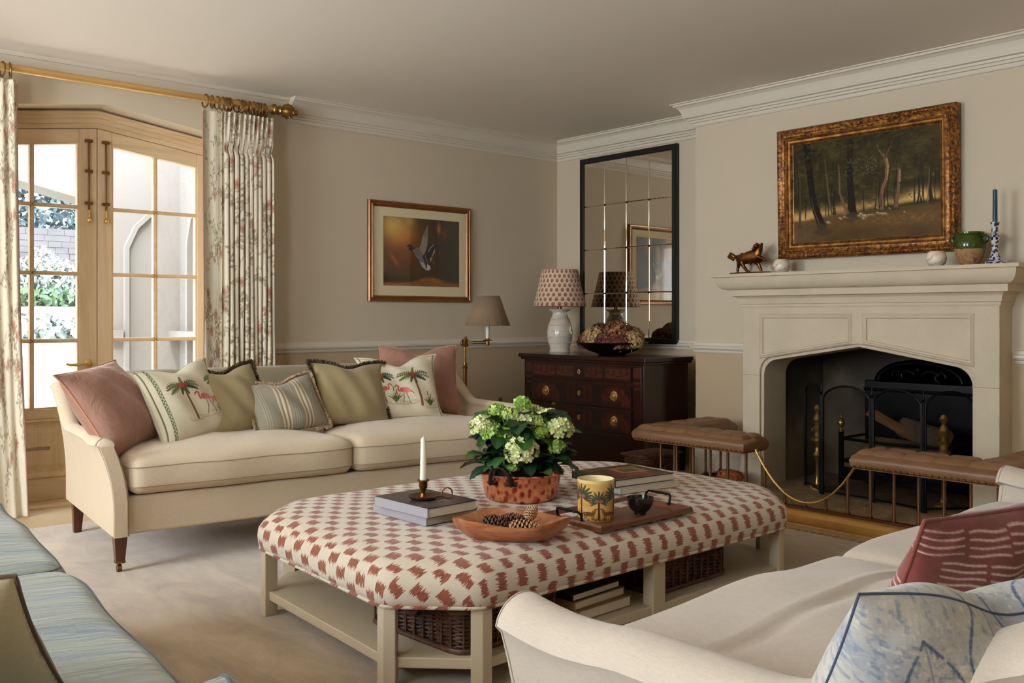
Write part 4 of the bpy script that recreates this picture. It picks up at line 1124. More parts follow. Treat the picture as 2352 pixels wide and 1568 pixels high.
m = MB(); m.lathe([(0, .32), (.018, .32), (.018, .35), (.010, .352), (.010, .37), (0, .37)], n=16)
for k in range(3): m.bar((0, 0, .36), (.192*math.cos(2.1*k), .192*math.sin(2.1*k), .352), .003)
m.bar((0, 0, .36), (0, 0, .59), .006); m.bar((-.12, 0, .60), (.12, 0, .60), .004)
m.build('lamp_fitting', M_bronze, tl)
def shade_print(nx, ny, W, H):
    c = Canvas(nx, ny, W, H, (224, 200, 174)); rows = 8
    for j in range(rows):
        y = H*(j+.5)/rows; n = 26
        for i in range(n):
            x = W*(i+(.5 if j % 2 else 0)+.25)/n
            c.ell(x, y, W/n*.27, H/rows*.40, (150, 88, 72), 0, .9)
            c.ell(x, y+.1, W/n*.13, H/rows*.22, (206, 166, 140), 0, .7); c.ell(x, y-.2, W/n*.09, H/rows*.1, (128, 66, 56), 0, .9)
            for k in range(6):
                b = k*PI/3; c.ell(x+W/n*.27*math.cos(b), y+H/rows*.38*math.sin(b), .22, .22, (150, 88, 72), 0, .8)
    c.line([(0, .2), (W, .2)], .35, (140, 70, 58)); c.line([(0, H-.2), (W, H-.2)], .3, (176, 120, 100)); return c
nx, ny = 560, 110; c = shade_print(nx, ny, 100, 25)
a = np.linspace(0, 2*PI, nx)[None]; t = np.linspace(0, 1, ny)[:, None]; rr = .200+(.134-.200)*t
P = np.stack([rr*np.cos(a), rr*np.sin(a), .345+.28*t+0*a], -1)
m = MB(); cgrid(m, P, c); sh = m.build('lamp_shade', fabric('printed_cotton', (1, 1, 1), attr=True, weave=600, crumple=0, var=.03), tl, smooth=80)
sh.modifiers.new('th', 'SOLIDIFY').thickness = -.002

ds = MB(); ds.lathe([(0, .0), (.09, .0), (.10, .006), (.17, .030), (.228, .070), (.252, .084), (.254, .090), (.242, .088), (.17, .055), (.08, .022), (0, .02)], n=48)
o = ds.build('wooden_dish', mat('ebonised_dish', (22, 12, 9), .35), loc=(4.90, 4.50, CZ)); tag(o, 'wide dark wooden dish on the chest holding dried hydrangeas', 'dish')
def floret_head(m, c, r, n, s, cols, seed, sq=.85, lo=-.3):
    n = int(n*1.6); s = s*.8
    rs = np.random.RandomState(seed); cc = []
    k = 0
    while k < n:
        d = rs.normal(size=3); d /= np.linalg.norm(d)
        if d[2] < lo: continue
        k += 1; rad = r*(.88+.16*rs.rand()); q = np.array(c)+d*rad*np.array((1, 1, sq))
        a = rs.normal(size=3); a -= d*a.dot(d); a /= np.linalg.norm(a); b = np.cross(d, a); col = cols[rs.randint(len(cols))]; f = .8+.35*rs.rand()
        cl = tuple(min(1, x*f) for x in lin(col)[:3])+(1,)
        for p in range(4):
            t = PI/2*p; u = a*math.cos(t)+b*math.sin(t); w_ = -a*math.sin(t)+b*math.cos(t); up = d*s*(.15+.5*rs.rand())
            m.add([q, q+u*s*.50+w_*s*.48+up*.5, q+u*s*.92+w_*s*.36+up*.9, q+u*s*1.08+up*1.1, q+u*s*.92-w_*s*.36+up*.9, q+u*s*.50-w_*s*.48+up*.5], [(0, 1, 2, 3, 4, 5)]); cc += [cl]*6
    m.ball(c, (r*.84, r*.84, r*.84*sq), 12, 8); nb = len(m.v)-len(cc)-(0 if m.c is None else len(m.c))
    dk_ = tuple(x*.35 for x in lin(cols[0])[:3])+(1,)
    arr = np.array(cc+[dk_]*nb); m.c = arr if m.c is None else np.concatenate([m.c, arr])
M_petal = mat('petals', (1, 1, 1), .8, attr=True)
TAN = [(188, 140, 92), (204, 164, 112), (156, 108, 68)]; WINE = [(112, 62, 50), (90, 46, 40), (142, 88, 62)]; CREAM = [(222, 196, 140), (200, 168, 112), (172, 136, 86)]; RUST = [(150, 92, 58), (178, 122, 78), (112, 64, 44)]
for i, (dx, dy, dz, r, cols, nm_) in enumerate(((-.02, .17, .09, .075, TAN, 'tan dried hydrangea head at the left rim of the dark dish'), (-.06, .16, .075, .07, WINE, 'small wine dried hydrangea head low at the left of the dish'), (.0, .10, .145, .07, WINE, 'wine red dried hydrangea head at the top left of the dish'),
        (-.10, .065, .11, .078, CREAM, 'pale cream dried hydrangea head at the front of the dish'), (.06, .02, .15, .075, CREAM, 'cream dried hydrangea head at the back of the dish'), (-.02, -.07, .135, .100, RUST, 'largest rust brown dried hydrangea head, right of centre in the dish'), (-.11, -.05, .085, .075, WINE, 'dark wine dried hydrangea head at the front right of the dish'),
        (.0, -.17, .085, .075, CREAM, 'cream and rust dried hydrangea head at the right rim of the dish'), (-.08, -.14, .075, .065, WINE, 'small dark dried hydrangea head low on the right of the dish'), (.10, .12, .1, .07, RUST, 'rust dried hydrangea head at the back left, reflected in the mirror'), (.10, -.09, .11, .08, TAN, 'tan dried hydrangea head at the back right, reflected in the mirror'))):
    r *= 1.08; m = MB(); floret_head(m, (0, 0, 0), r, 280, .0125, cols, 100+i, lo=-.6); m.tube([(0, 0, -r*.5), (0, 0, -r*.9)], .004, 5); padcol(m, (150, 120, 80))
    o = m.build('dried_hydrangea', M_petal, loc=(4.90+dx, 4.50+dy*1.08, CZ+dz+.012), smooth=0); tag(o, nm_, 'dried flower', 'dried hydrangea heads in the dark dish')

# ---------------------------------------------------------------- swing-arm floor lamp
FLx, FLy = 3.862, 4.86
lp = thing('floor_lamp', 'brass swing arm floor lamp with pleated taupe shade behind the sofa', 'floor lamp', (FLx, FLy, 0))
m = MB(); m.lathe([(0, 0), (.13, 0), (.13, .012), (.10, .022), (.02, .03), (.012, .04), (0, .04)], (FLx, FLy, 0), 32); m.build('foot', M_brass, lp, world=True)
m = MB(); m.tube([(FLx, FLy, .03), (FLx, FLy, .71)], .0125, 16); m.build('pole', M_brass, lp, world=True)
m = MB(); m.lathe([(0, 0), (.018, 0), (.019, .01), (.012, .016), (.014, .03), (.012, .04), (0, .04)], (FLx, FLy, .70), 20); m.tube([(FLx, FLy, .73), (FLx, FLy, .86)], .0075, 12); m.build('collar', M_brass, lp, world=True)
m = MB(); m.box(FLx-.018, FLx+.018, FLy-.014, FLy+.014, .845, .895); m.ball((FLx+.004, FLy, .905), (.012, .012, .009)); m.ball((FLx-.02, FLy+.01, .87), (.01, .01, .014))
hx, hy = FLx+.112, FLy-.098
for z in (.880, .868): m.tube([(FLx, FLy, z), (hx, hy, z)], .0045, 8)
m.build('swing_arm', M_brass, lp, world=True, bevel=.002)
m = MB(); m.lathe([(0, -.02), (.012, -.02), (.014, 0), (.012, .01), (.032, .014), (.034, .018), (.014, .022), (.014, .03), (0, .03)], (hx, hy, .872), 20); m.build('drip_cup', M_brass, lp, world=True)
m = MB(); m.tube([(hx, hy, .90), (hx, hy, .99)], .0135, 14); m.build('candle_tube', M_candle, lp, world=True)
m = MB(); m.lathe([(.147, .0), (.080, .195)], (hx, hy, .985), 240, flute=(80, .014)); m.f = [f for f in m.f if len(f) == 4]
so = m.build('lamp_shade', fabric('pleated_silk', (128, 106, 82), (146, 122, 94), 700, 0, .2), lp, world=True, smooth=30); so.modifiers.new('th', 'SOLIDIFY').thickness = .002
m = MB(); m.tube([(hx+.149*math.cos(t), hy+.149*math.sin(t), .986) for t in [2*PI*k/48 for k in range(48)]], .003, 6, closed=True); m.tube([(hx+.081*math.cos(t), hy+.081*math.sin(t), 1.179) for t in [2*PI*k/48 for k in range(48)]], .003, 6, closed=True)
m.build('shade_binding', fabric('shade_tape', (134, 110, 82)), lp, world=True)

# small brass-cornered occasional table glimpsed behind the sofa arm
et = thing('side_table', 'low side table with brass finial corner posts between sofa and chest', 'side table', (3.87, 4.45, 0))
m = MB(); ex0, ex1, ey0, ey1 = 3.70, 4.04, 4.20, 4.71
m.box(ex0, ex1, ey0, ey1, .43, .45); m.box(ex0, ex1, ey0, ey1, .14, .155); m.build('shelf', wood('side_table_wood', (70, 40, 22), (110, 68, 40), 5, 'x', .35), et, world=True, smooth=0, bevel=.003)
for x in (ex0, ex1):
    for y in (ey0, ey1):
        m = MB(); m.tube([(x, y, 0), (x, y, .45)], .010, 10); m.lathe([(0, 0), (.014, 0), (.008, .01), (.006, .03), (.013, .042), (.014, .05), (.008, .06), (0, .064)], (x, y, .45), 16); m.build('corner_post', M_brass, et, world=True)

# ---------------------------------------------------------------- mantel ornaments
MZ = 1.302
Mxp = 4.875
# bronze dog
dog = thing('dog_figurine', 'bronze spaniel figurine walking with one paw raised on oval base', 'figurine', (Mxp, 3.335, MZ))
m = MB(); m.lathe([(0, 0), (.150, 0), (.153, .006), (.146, .012), (.140, .014), (0, .014)], (0, 0, 0), 40, sx=.42, sy=1); m.build('plinth', M_bronze, dog)
# skeleton: dog faces -y (towards the right of the picture)
J = {'hip': (0, .075, .105, .030), 'mid': (0, .02, .108, .028), 'sh': (0, -.035, .112, .036), 'nk': (0, -.058, .142, .028), 'hd': (-.006, -.066, .172, .027), 'mz': (-.030, -.060, .170, .014), 'nz': (-.042, -.056, .168, .010),
     'h1': (.012, .085, .078, .020), 'h2': (.014, .098, .050, .010), 'h3': (.016, .105, .020, .008), 'h4': (.016, .094, .016, .008),
     'g1': (-.012, .055, .080, .020), 'g2': (-.014, .040, .052, .010), 'g3': (-.014, .014, .022, .008), 'g4': (-.014, -.004, .016, .009),
     'f1': (.012, -.040, .078, .016), 'f2': (.014, -.058, .045, .010), 'f3': (.014, -.072, .018, .009),
     'e1': (-.010, -.062, .098, .015), 'e2': (-.012, -.095, .098, .010), 'e3': (-.012, -.118, .076, .008),
     't1': (0, .104, .112, .010), 't2': (0, .130, .122, .015), 't3': (0, .150, .140, .008)}
E_ = [('hip', 'mid'), ('mid', 'sh'), ('sh', 'nk'), ('nk', 'hd'), ('hd', 'mz'), ('mz', 'nz'), ('hip', 'h1'), ('h1', 'h2'), ('h2', 'h3'), ('h3', 'h4'), ('hip', 'g1'), ('g1', 'g2'), ('g2', 'g3'), ('g3', 'g4'), ('sh', 'f1'), ('f1', 'f2'), ('f2', 'f3'), ('sh', 'e1'), ('e1', 'e2'), ('e2', 'e3'), ('hip', 't1'), ('t1', 't2'), ('t2', 't3')]
ks = list(J); me = bpy.data.meshes.new('body'); me.from_pydata([J[k][:3] for k in ks], [(ks.index(a), ks.index(b)) for a, b in E_], [])
ob = bpy.data.objects.new('body', me); C.objects.link(ob); ob.parent = dog
sk = ob.modifiers.new('skin', 'SKIN'); sk.use_smooth_shade = True
for i, k in enumerate(ks): me.skin_vertices[0].data[i].radius = (J[k][3], J[k][3]); me.skin_vertices[0].data[i].use_root = (k == 'mid')
ob.modifiers.new('sub', 'SUBSURF').render_levels = 2; ob.modifiers['sub'].levels = 2
tx = bpy.data.textures.new('fur', 'CLOUDS'); tx.noise_scale = .012; dm = ob.modifiers.new('fur', 'DISPLACE'); dm.texture = tx; dm.strength = .008; dm.mid_level = .5
me.materials.append(M_bronze)
m = MB()
for k in range(34):
    y = -.05+.12*R.random(); x = R.choice((-.018, .018)); m.tube([(x, y, .088), (x, y+.006, .072), (x, y+.01, .058+.01*R.random())], [.007, .005, .001], 5)
m.build('feathering', M_bronze, dog); m = MB()
for k in range(22):
    t = R.random(); y = .108+.045*t; z = .112+.022*t; m.tube([(0, y, z), (.004*R.uniform(-1, 1), y+.010, z-.014), (0, y+.014, z-.026)], [.006, .004, .001], 5)
m.build('feathering', M_bronze, dog); m = MB()
for k in range(16):
    t = R.random(); y = -.062-.03*t; m.tube([(-.01, y, .092), (-.01, y+.004, .078), (-.01, y+.008, .068)], [.006, .004, .001], 5)
m.build('feathering', M_bronze, dog)
m = MB()
for s in (-1, 1): m.tube([(.004+s*.020, -.066, .186), (.006+s*.030, -.052, .172), (.004+s*.030, -.044, .152), (s*.024, -.042, .136)], [.008, .013, .014, .006], 8)
m.tube([(0, -.05, .168), (0, -.022, .162), (0, -.006, .160)], [.012, .006, .001], 6)
m.build('ears', M_bronze, dog)

def marble():
    t = NT('veined_alabaster'); v = t.coord('Object', (1, 1, 1), (.5, .4, 0)); n = t.noise(v, 14, 4, .6, 2.5)
    w = t.n('ShaderNodeTexWave', wave_type='BANDS', bands_direction='Z'); t.l(v, w.inputs[0]); w.inputs['Scale'].default_value = 9; w.inputs['Distortion'].default_value = 6
    f = t.math('MULTIPLY', w.outputs['Fac'], n); t.l(t.ramp(f, [(.1, lin((236, 226, 204))), (.45, lin((226, 212, 184))), (.6, lin((196, 170, 132)))]), t.b.inputs['Base Color']); t.b.inputs['Roughness'].default_value = .25; return t.m
M_mar = marble()
for (y, s, lab) in ((3.108, 1.0, 'small white marble jar beside the bronze dog on the mantel'), (2.165, 1.0, 'small white marble jar in front of the green pot')):
    m = MB(); pr = [(0, 0), (.030, 0), (.046, .012), (.056, .032), (.058, .05), (.052, .072), (.042, .084), (.036, .086), (.036, .080), (.044, .06), (.040, .02), (0, .01)]
    pr = [(a*.84, b*.96) for a, b in pr] if y > 3 else [(a*.86, b*.92) for a, b in pr]
    m.lathe(pr, n=40); o = m.build('marble_jar', M_mar, loc=(4.86 if y > 3 else 4.80, y, MZ)); tag(o, lab, 'jar', 'marble jars on the mantel')
pg = NT('half_glazed_terracotta'); o = obj_xyz(pg); v = pg.coord(); n = pg.noise(v, 22, 4, .6)
f = pg.math('GREATER_THAN', pg.math('ADD', o[2], pg.math('MULTIPLY', pg.math('SUBTRACT', n, .5), .02)), .084)
terra = pg.ramp(n, [(.35, lin((140, 96, 66))), (.50, lin((178, 134, 94))), (.62, lin((80, 54, 40)))]); green = pg.ramp(n, [(.3, lin((40, 52, 14))), (.6, lin((68, 80, 28)))])
pg.l(pg.mix(f, terra, green), pg.b.inputs['Base Color']); pg.l(pg.math('SUBTRACT', .75, pg.math('MULTIPLY', f, .62)), pg.b.inputs['Roughness']); pg.bump(n, .1, .003)
gp = thing('confit_pot', 'round terracotta pot half glazed in green with two ear handles', 'pot', (4.875, 2.03, MZ))
m = MB(); m.lathe([(a*.88, b) for a, b in [(0, 0), (.044, 0), (.052, .012), (.072, .05), (.084, .088), (.087, .115), (.080, .138), (.072, .148), (.070, .154), (.078, .162), (.078, .170), (.070, .172), (.062, .166), (.062, .15), (.076, .12), (.060, .03), (0, .02)]], n=44); m.build('body', pg.m, gp)
for s in (-1, 1):
    m = MB(); m.tube([(.01*s, s*.066, .150), (.01*s, s*.083, .152), (.01*s, s*.092, .138), (.01*s, s*.087, .120), (.01*s, s*.074, .112)], [.008, .009, .009, .008, .007], 10); m.build('handle', mat('green_glaze', (50, 64, 20), .15), gp)
dl = NT('blue_and_white_ceramic'); v = dl.coord(); vo = dl.n('ShaderNodeTexVoronoi'); dl.l(v, vo.inputs[0]); vo.inputs['Scale'].default_value = 70; n = dl.noise(v, 60, 3)
f = dl.math('ADD', dl.math('MULTIPLY', vo.outputs['Distance'], .8), dl.math('MULTIPLY', n, .5))
dl.l(dl.ramp(f, [(.50, lin((26, 36, 70))), (.60, lin((60, 78, 120))), (.66, lin((206, 206, 200)))]), dl.b.inputs['Base Color']); dl.b.inputs['Roughness'].default_value = .15
cs_ = thing('candlestick', 'blue and white ceramic candlestick on the mantel at the far right', 'candlestick', (4.87, 1.905, MZ))
m = MB(); m.lathe([(0, 0), (.058, 0), (.060, .005), (.052, .012), (.034, .022), (.026, .03), (.022, .045), (.016, .07), (.015, .10), (.020, .125), (.024, .135), (.018, .146), (.014, .150), (.015, .165), (.017, .175), (.014, .18), (.016, .195), (.020, .205), (.020, .212), (.012, .212), (.012, .2), (0, .2)], n=36); m.build('stem', dl.m, cs_)
m = MB(); m.lathe([(0, .2), (.0115, .2), (.0105, .372), (.004, .376), (0, .376)], (4.87, 1.905, MZ), 20); m.tube([(4.87, 1.905, MZ+.374), (4.871, 1.905, MZ+.384)], .001, 5)
tag(m.build('taper_candle', mat('teal_wax', (16, 62, 82), .4), loc=(4.87, 1.905, MZ+.2), world=True), 'dark teal taper candle in the blue and white candlestick', 'candle')

# wicker hamper and glass bowl glimpsed behind the left fender seat

# ---------------------------------------------------------------- rug
rg = NT('viscose_rug'); v = rg.coord(); vs = rg.coord('Object', (1, .35, 1))
n1 = rg.noise(v, 1.6, 4, .6, .6); n2 = rg.noise(vs, 6, 6, .7, .5); n3 = rg.noise(v, 380, 2, .7)
f = rg.math('ADD', rg.math('MULTIPLY', n1, .35), rg.math('MULTIPLY', n2, .65))
rg.l(rg.mix(rg.math('MULTIPLY', n3, .35), rg.ramp(f, [(.41, lin((148, 122, 88))), (.5, lin((180, 155, 119))), (.59, lin((201, 178, 143)))]), lin((150, 126, 94))), rg.b.inputs['Base Color'])
rg.b.inputs['Roughness'].default_value = .8; rg.b.inputs['Sheen Weight'].default_value = .8; rg.b.inputs['Sheen Roughness'].default_value = .4
b_ = rg.bump(n2, .25, .01); rg.bump(n3, .6, .003, b_)
m = MB(); m.soft(-.75, 4.03, -.6, 4.98, .001, .014, r=.006, n=4)
tag(m.build('area_rug', rg.m), 'large pale beige pile rug under the sofas and ottoman', 'rug')
M_bind = fabric('braided_jute', (190, 160, 112), (160, 128, 84), 120, .1)
m = MB()
for j, x_ in enumerate((4.052, 4.072, 4.092, 4.112)):
    for ph in (0, PI):
        m.tube([(x_+.0055*math.cos(k*.9+ph+j), -.5+k*.0115, .010+.0045*math.sin(k*.9+ph+j)) for k in range(360)], .0062, 5)
o = m.build('braided_border', M_bind); tag(o, 'braided jute border strip on the floor along the brass fender', 'rug border')

# ---------------------------------------------------------------- sofas
def sofa(label, cat_, loc, rot, L, D, fab, seamm, legs=True, seat_h=.475, arm_h=.548, back_h=.765, ncush=2, cush_crown=.03, name='sofa', flare=.30, arm_t=.055, wavy=0.0, knob=1.0, astart=.62, pr=.0030, pdz=.050, pin=.0, backfab=None, cn=26):
    t = thing(name, label, cat_, loc, (0, 0, rot))
    m = MB(); m.box(.012, L-.012, .02, D-.04, .151, .305); m.build('seat_base', fab, t, bevel=.012, seg=3)
    # arms
    def armh(y):
        s = min(1, max(0, (y-astart)/(D-.04-astart))); s = s*s*(3-2*s)
        return arm_h+(back_h-.05-arm_h)*s-.012*math.sin(min(1, max(0, y/.25))*PI)
    for side in (0, 1):
        ny = 30; ys = [D*k/(ny-1) for k in range(ny)]
        sec = []
        for y in ys:
            h = armh(y); ring = []
            def off(z):
                q = min(1.2, max(0, (z-.26)/(h-.26))); return flare*.24*q**1.9
            th = arm_t*(.9+.1*knob)
            N = 9
            for k in range(N):                                    # outer face, bottom to top
                z = .15+(h-.15-.03)*k/(N-1); ring.append((-off(z), z))
            c0 = -off(h-.03)+th*.5*knob-.0; rad = th*.62*knob
            oc = ring[-1][0]
            for k in range(1, 14):                                 # rolled top
                a = PI-PI*k/14; ring.append((oc+rad*.9+rad*1.05*math.cos(a)-.006, h-.03+rad*1.0*math.sin(a)))
            for k in range(N):                                    # inner face down
                z = h-.03-(h-.03-.15)*k/(N-1); ring.append((-off(z)+th, z))
            sec.append([((x if side == 0 else L-x), y, z) for x, z in ring])
        P = np.array(sec); m = MB(); m.grid(P, cv=True, flip=(side == 1)); n = P.shape[1]
        cf0 = P[0].mean(0); 
        # softly rounded front facing
        fr0 = P[0].copy(); cen = fr0.mean(0)
        r1 = fr0.copy(); r1[:, 1] -= .012; r1[:, 0] = cen[0]+(r1[:, 0]-cen[0])*.90; r1[:, 2] = .15+(r1[:, 2]-.15)*.985
        m.add(fr0.tolist()+r1.tolist(), [(k, (k+1) % n, n+(k+1) % n, n+k) for k in range(n)]); 
        N = len(m.v); 
        # cap by strips joining outer and inner faces
        h2 = n//2
        m.add(r1.tolist(), [(k, k+1, n-2-k, n-1-k) for k in range(0, h2-1) if k+1 < n-2-k]+[])
        m.add(P[-1].tolist(), [tuple(range(n))])
        m.build('arm', fab, t, weld=True, smooth=60)
        pipe = [tuple(p) for p in fr0[:]]; m = MB(); m.tube([(p[0], p[1]-.002, p[2]) for p in pipe], min(pr, .0032), 6); m.build('arm_piping', seamm, t)
    # back
    m = MB(); nx = 40; sec = []
    for i in range(nx):
        x = -.09+(L+.18)*i/(nx-1); e = min(1, min(x+.09, L+.09-x)/.35); e = e*e*(3-2*e)
        h = back_h-.04+.04*e
        row = [(x, D-.16, .16), (x, D-.135, .45), (x, D-.10, h-.03), (x, D-.085, h-.008), (x, D-.055, h), (x, D-.02, h-.006), (x, D+.0, h-.03), (x, D-.01, .45), (x, D-.03, .16)]
        def sq(x, z):
            o_ = flare*.22*min(1.1, max(0, (z-.26)/(back_h-.31)))**1.9; f_ = (x-L/2)/(L/2+.09); return L/2+f_*(L/2-.022+o_*.8)
        sec.append([(sq(a, c), b, c) for a, b, c in row])
    m.grid(np.array(sec), cv=True, flip=True); m.add(sec[0], [tuple(range(9))]); m.add(sec[-1], [tuple(range(9))])
    m.build('back', backfab or fab, t, weld=True, smooth=60)
    x0c = arm_t+.004; w = (L-2*x0c)/ncush
    for k in range(ncush):
        a = x0c+w*k+.003; b = x0c+w*(k+1)-.003; sd = k*3.3
        def fn(p, u, v2, sd=sd):
            q = p.copy()
            q.z += .004*math.sin(u*9+sd)*math.sin(v2*6)*(1 if p.z > .4 else 0)+wavy*math.sin(u*5+sd+v2)*max(0, v2*-1)
            if cn > 40 and p.z > .4: w_ = v2+.43+.03*math.sin(u*3+sd); q.z += .005*math.exp(-(w_/.03)**2)-.007*math.exp(-((w_-.07)/.04)**2)+.003*math.exp(-((v2+.05+.05*math.sin(u*2))/.03)**2)
            q.y += .005*math.sin(u*7+sd)
            return q
        m = MB(); m.soft(a, b, -.015, D-.17, .308, seat_h-.008, r=.045, crown=cush_crown, n=cn, fn=fn, belly=.012)
        cu = m.build('seat_cushion', fab, t, weld=False, smooth=80)
        m = MB(); rr = .040
        def loop(z, ins):
            pts = []; cx_, cy__ = (a+b)/2, (-.015+D-.17)/2; hx, hy = (b-a)/2-ins, (D-.17+.015)/2-ins; hz = (seat_h-.008-.308)/2; pz = z-(seat_h-.008+.308)/2
            cor = []
            for sx, sy, a0 in ((-1, -1, PI), (1, -1, 1.5*PI), (1, 1, 0), (-1, 1, .5*PI)):
                for q in range(5):
                    t_ = a0+PI/2*q/4; cor.append((sx*(hx-rr)+rr*math.cos(t_), sy*(hy-rr)+rr*math.sin(t_)))
            for i in range(len(cor)):
                p, q = cor[i], cor[(i+1) % len(cor)]; k2 = 24 if i % 5 == 4 else 1
                for w_ in range(k2):
                    x_, y_ = p[0]+(q[0]-p[0])*w_/k2, p[1]+(q[1]-p[1])*w_/k2; u_, v_ = x_/hx, y_/hy
                    y2 = y_+.012*(1-(pz/hz)**2)*(1-abs(u_)**4)*v_; x2 = x_+.012*(1-(pz/hz)**2)*(1-abs(v_)**4)*u_
                    pts.append(tuple(fn(Vector((x2+cx_, y2+cy__, z)), u_, v_)))
            return pts
        m.tube(loop(seat_h-pdz, pin), pr, 6, closed=True); m.tube(loop(.345, 0), pr, 6, closed=True)
        m.build('cushion_piping', seamm, cu)
    if legs:
        for i, (x, y) in enumerate(((.035, .06), (L-.035, .06), (.035, D-.10), (L-.035, D-.10))):
            m = MB(); V = []; cz = .035 if y < .3 else 0
            bx_ = 0.0 if y < .3 else .02
            for z, k in ((cz, .017), (.152, .026)):
                yo = 0 if z > .1 else bx_
                V += [(x-k, y-k+yo, z), (x+k, y-k+yo, z), (x+k, y+k+yo, z), (x-k, y+k+yo, z)]
            m.add(V, [(3, 2, 1, 0), (4, 5, 6, 7), (0, 1, 5, 4), (1, 2, 6, 5), (2, 3, 7, 6), (3, 0, 4, 7)])
            lg = m.build('leg', M_legwood, t, smooth=0, bevel=.002)
            if cz:
                m = MB(); m.box(x-.019, x+.019, y-.019, y+.019, .034, .044); m.lathe([(0, 0), (.0145, 0), (.0145, .018), (0, .018)], (x-.013, y-.008, .0150), 16, rot=Matrix.Rotation(PI/2, 3, 'Y')); m.bar((x, y, .036), (x-.004, y-.004, .015), .008)
                m.build('castor', M_brass, lg, bevel=.001)
    return t
S1 = (1.274, 3.871); S1a = math.radians(-5.8)
sofa('long cream linen sofa with scatter cushions between the garden doors and the chest', 'sofa', (S1[0], S1[1]-.02, .014), S1a, 2.10, .99, M_cream, M_seam, cush_crown=.035, backfab=fabric('khaki_weave', (158, 146, 120), (142, 130, 102), 260, .1))
# foreground sofa faces away from the camera, towards the ottoman
S2 = (3.09, 1.175); S2a = PI
sofa('pale cream sofa at the bottom right, seen from behind its near arm', 'sofa', (S2[0], S2[1], .014), S2a, 2.03, .95, M_creamW, M_seamW, seat_h=.480, arm_h=.542, back_h=.77, cush_crown=.03, flare=.24, arm_t=.066, wavy=.008, knob=1.35, astart=.48, pr=.0018, cn=56)
# blue sofa on the left
bl = NT('striped_blue_linen'); o = bl.coord(); sx_ = bl.coord('Object', (1.3, .25, 1)); 
n1 = bl.noise(bl.coord('Object', (9, .6, 1)), 1.6, 4, .6, .3); n2 = bl.noise(bl.coord('Object', (1, 1, 1)), 160, 2, .7); n3 = bl.noise(bl.coord('Object', (40, 1.0, 1)), 1.4, 3, .6)
f = bl.math('ADD', bl.math('MULTIPLY', n1, .55), bl.math('ADD', bl.math('MULTIPLY', n3, .3), bl.math('MULTIPLY', n2, .2)))
bl.l(bl.ramp(f, [(.36, lin((104, 118, 124))), (.47, lin((124, 136, 138))), (.55, lin((142, 146, 130))), (.64, lin((136, 146, 148)))]), bl.b.inputs['Base Color'])
bl.b.inputs['Roughness'].default_value = .9; bl.b.inputs['Sheen Weight'].default_value = .3
b_ = bl.bump(bl.noise(bl.coord('Object', (9, 1.2, 1)), 2.6, 3, .6, .8), .9, .012); bl.bump(n2, .3, .001, b_)
M_blue = bl.m; M_bpipe = fabric('blue_piping', (62, 76, 82), (84, 96, 98), 300, .1)
S3 = (.55, 1.22); S3a = math.radians(90-4.6)
sofa('blue green striped linen sofa cut off by the left edge of the photo', 'sofa', (S3[0], S3[1], .014), S3a, 2.05, .98, M_blue, M_bpipe, seat_h=.485, arm_h=.53, back_h=.78, cush_crown=.02, arm_t=.07, flare=.2, wavy=.006, astart=.0, pr=.0038, pdz=.022, pin=.013)

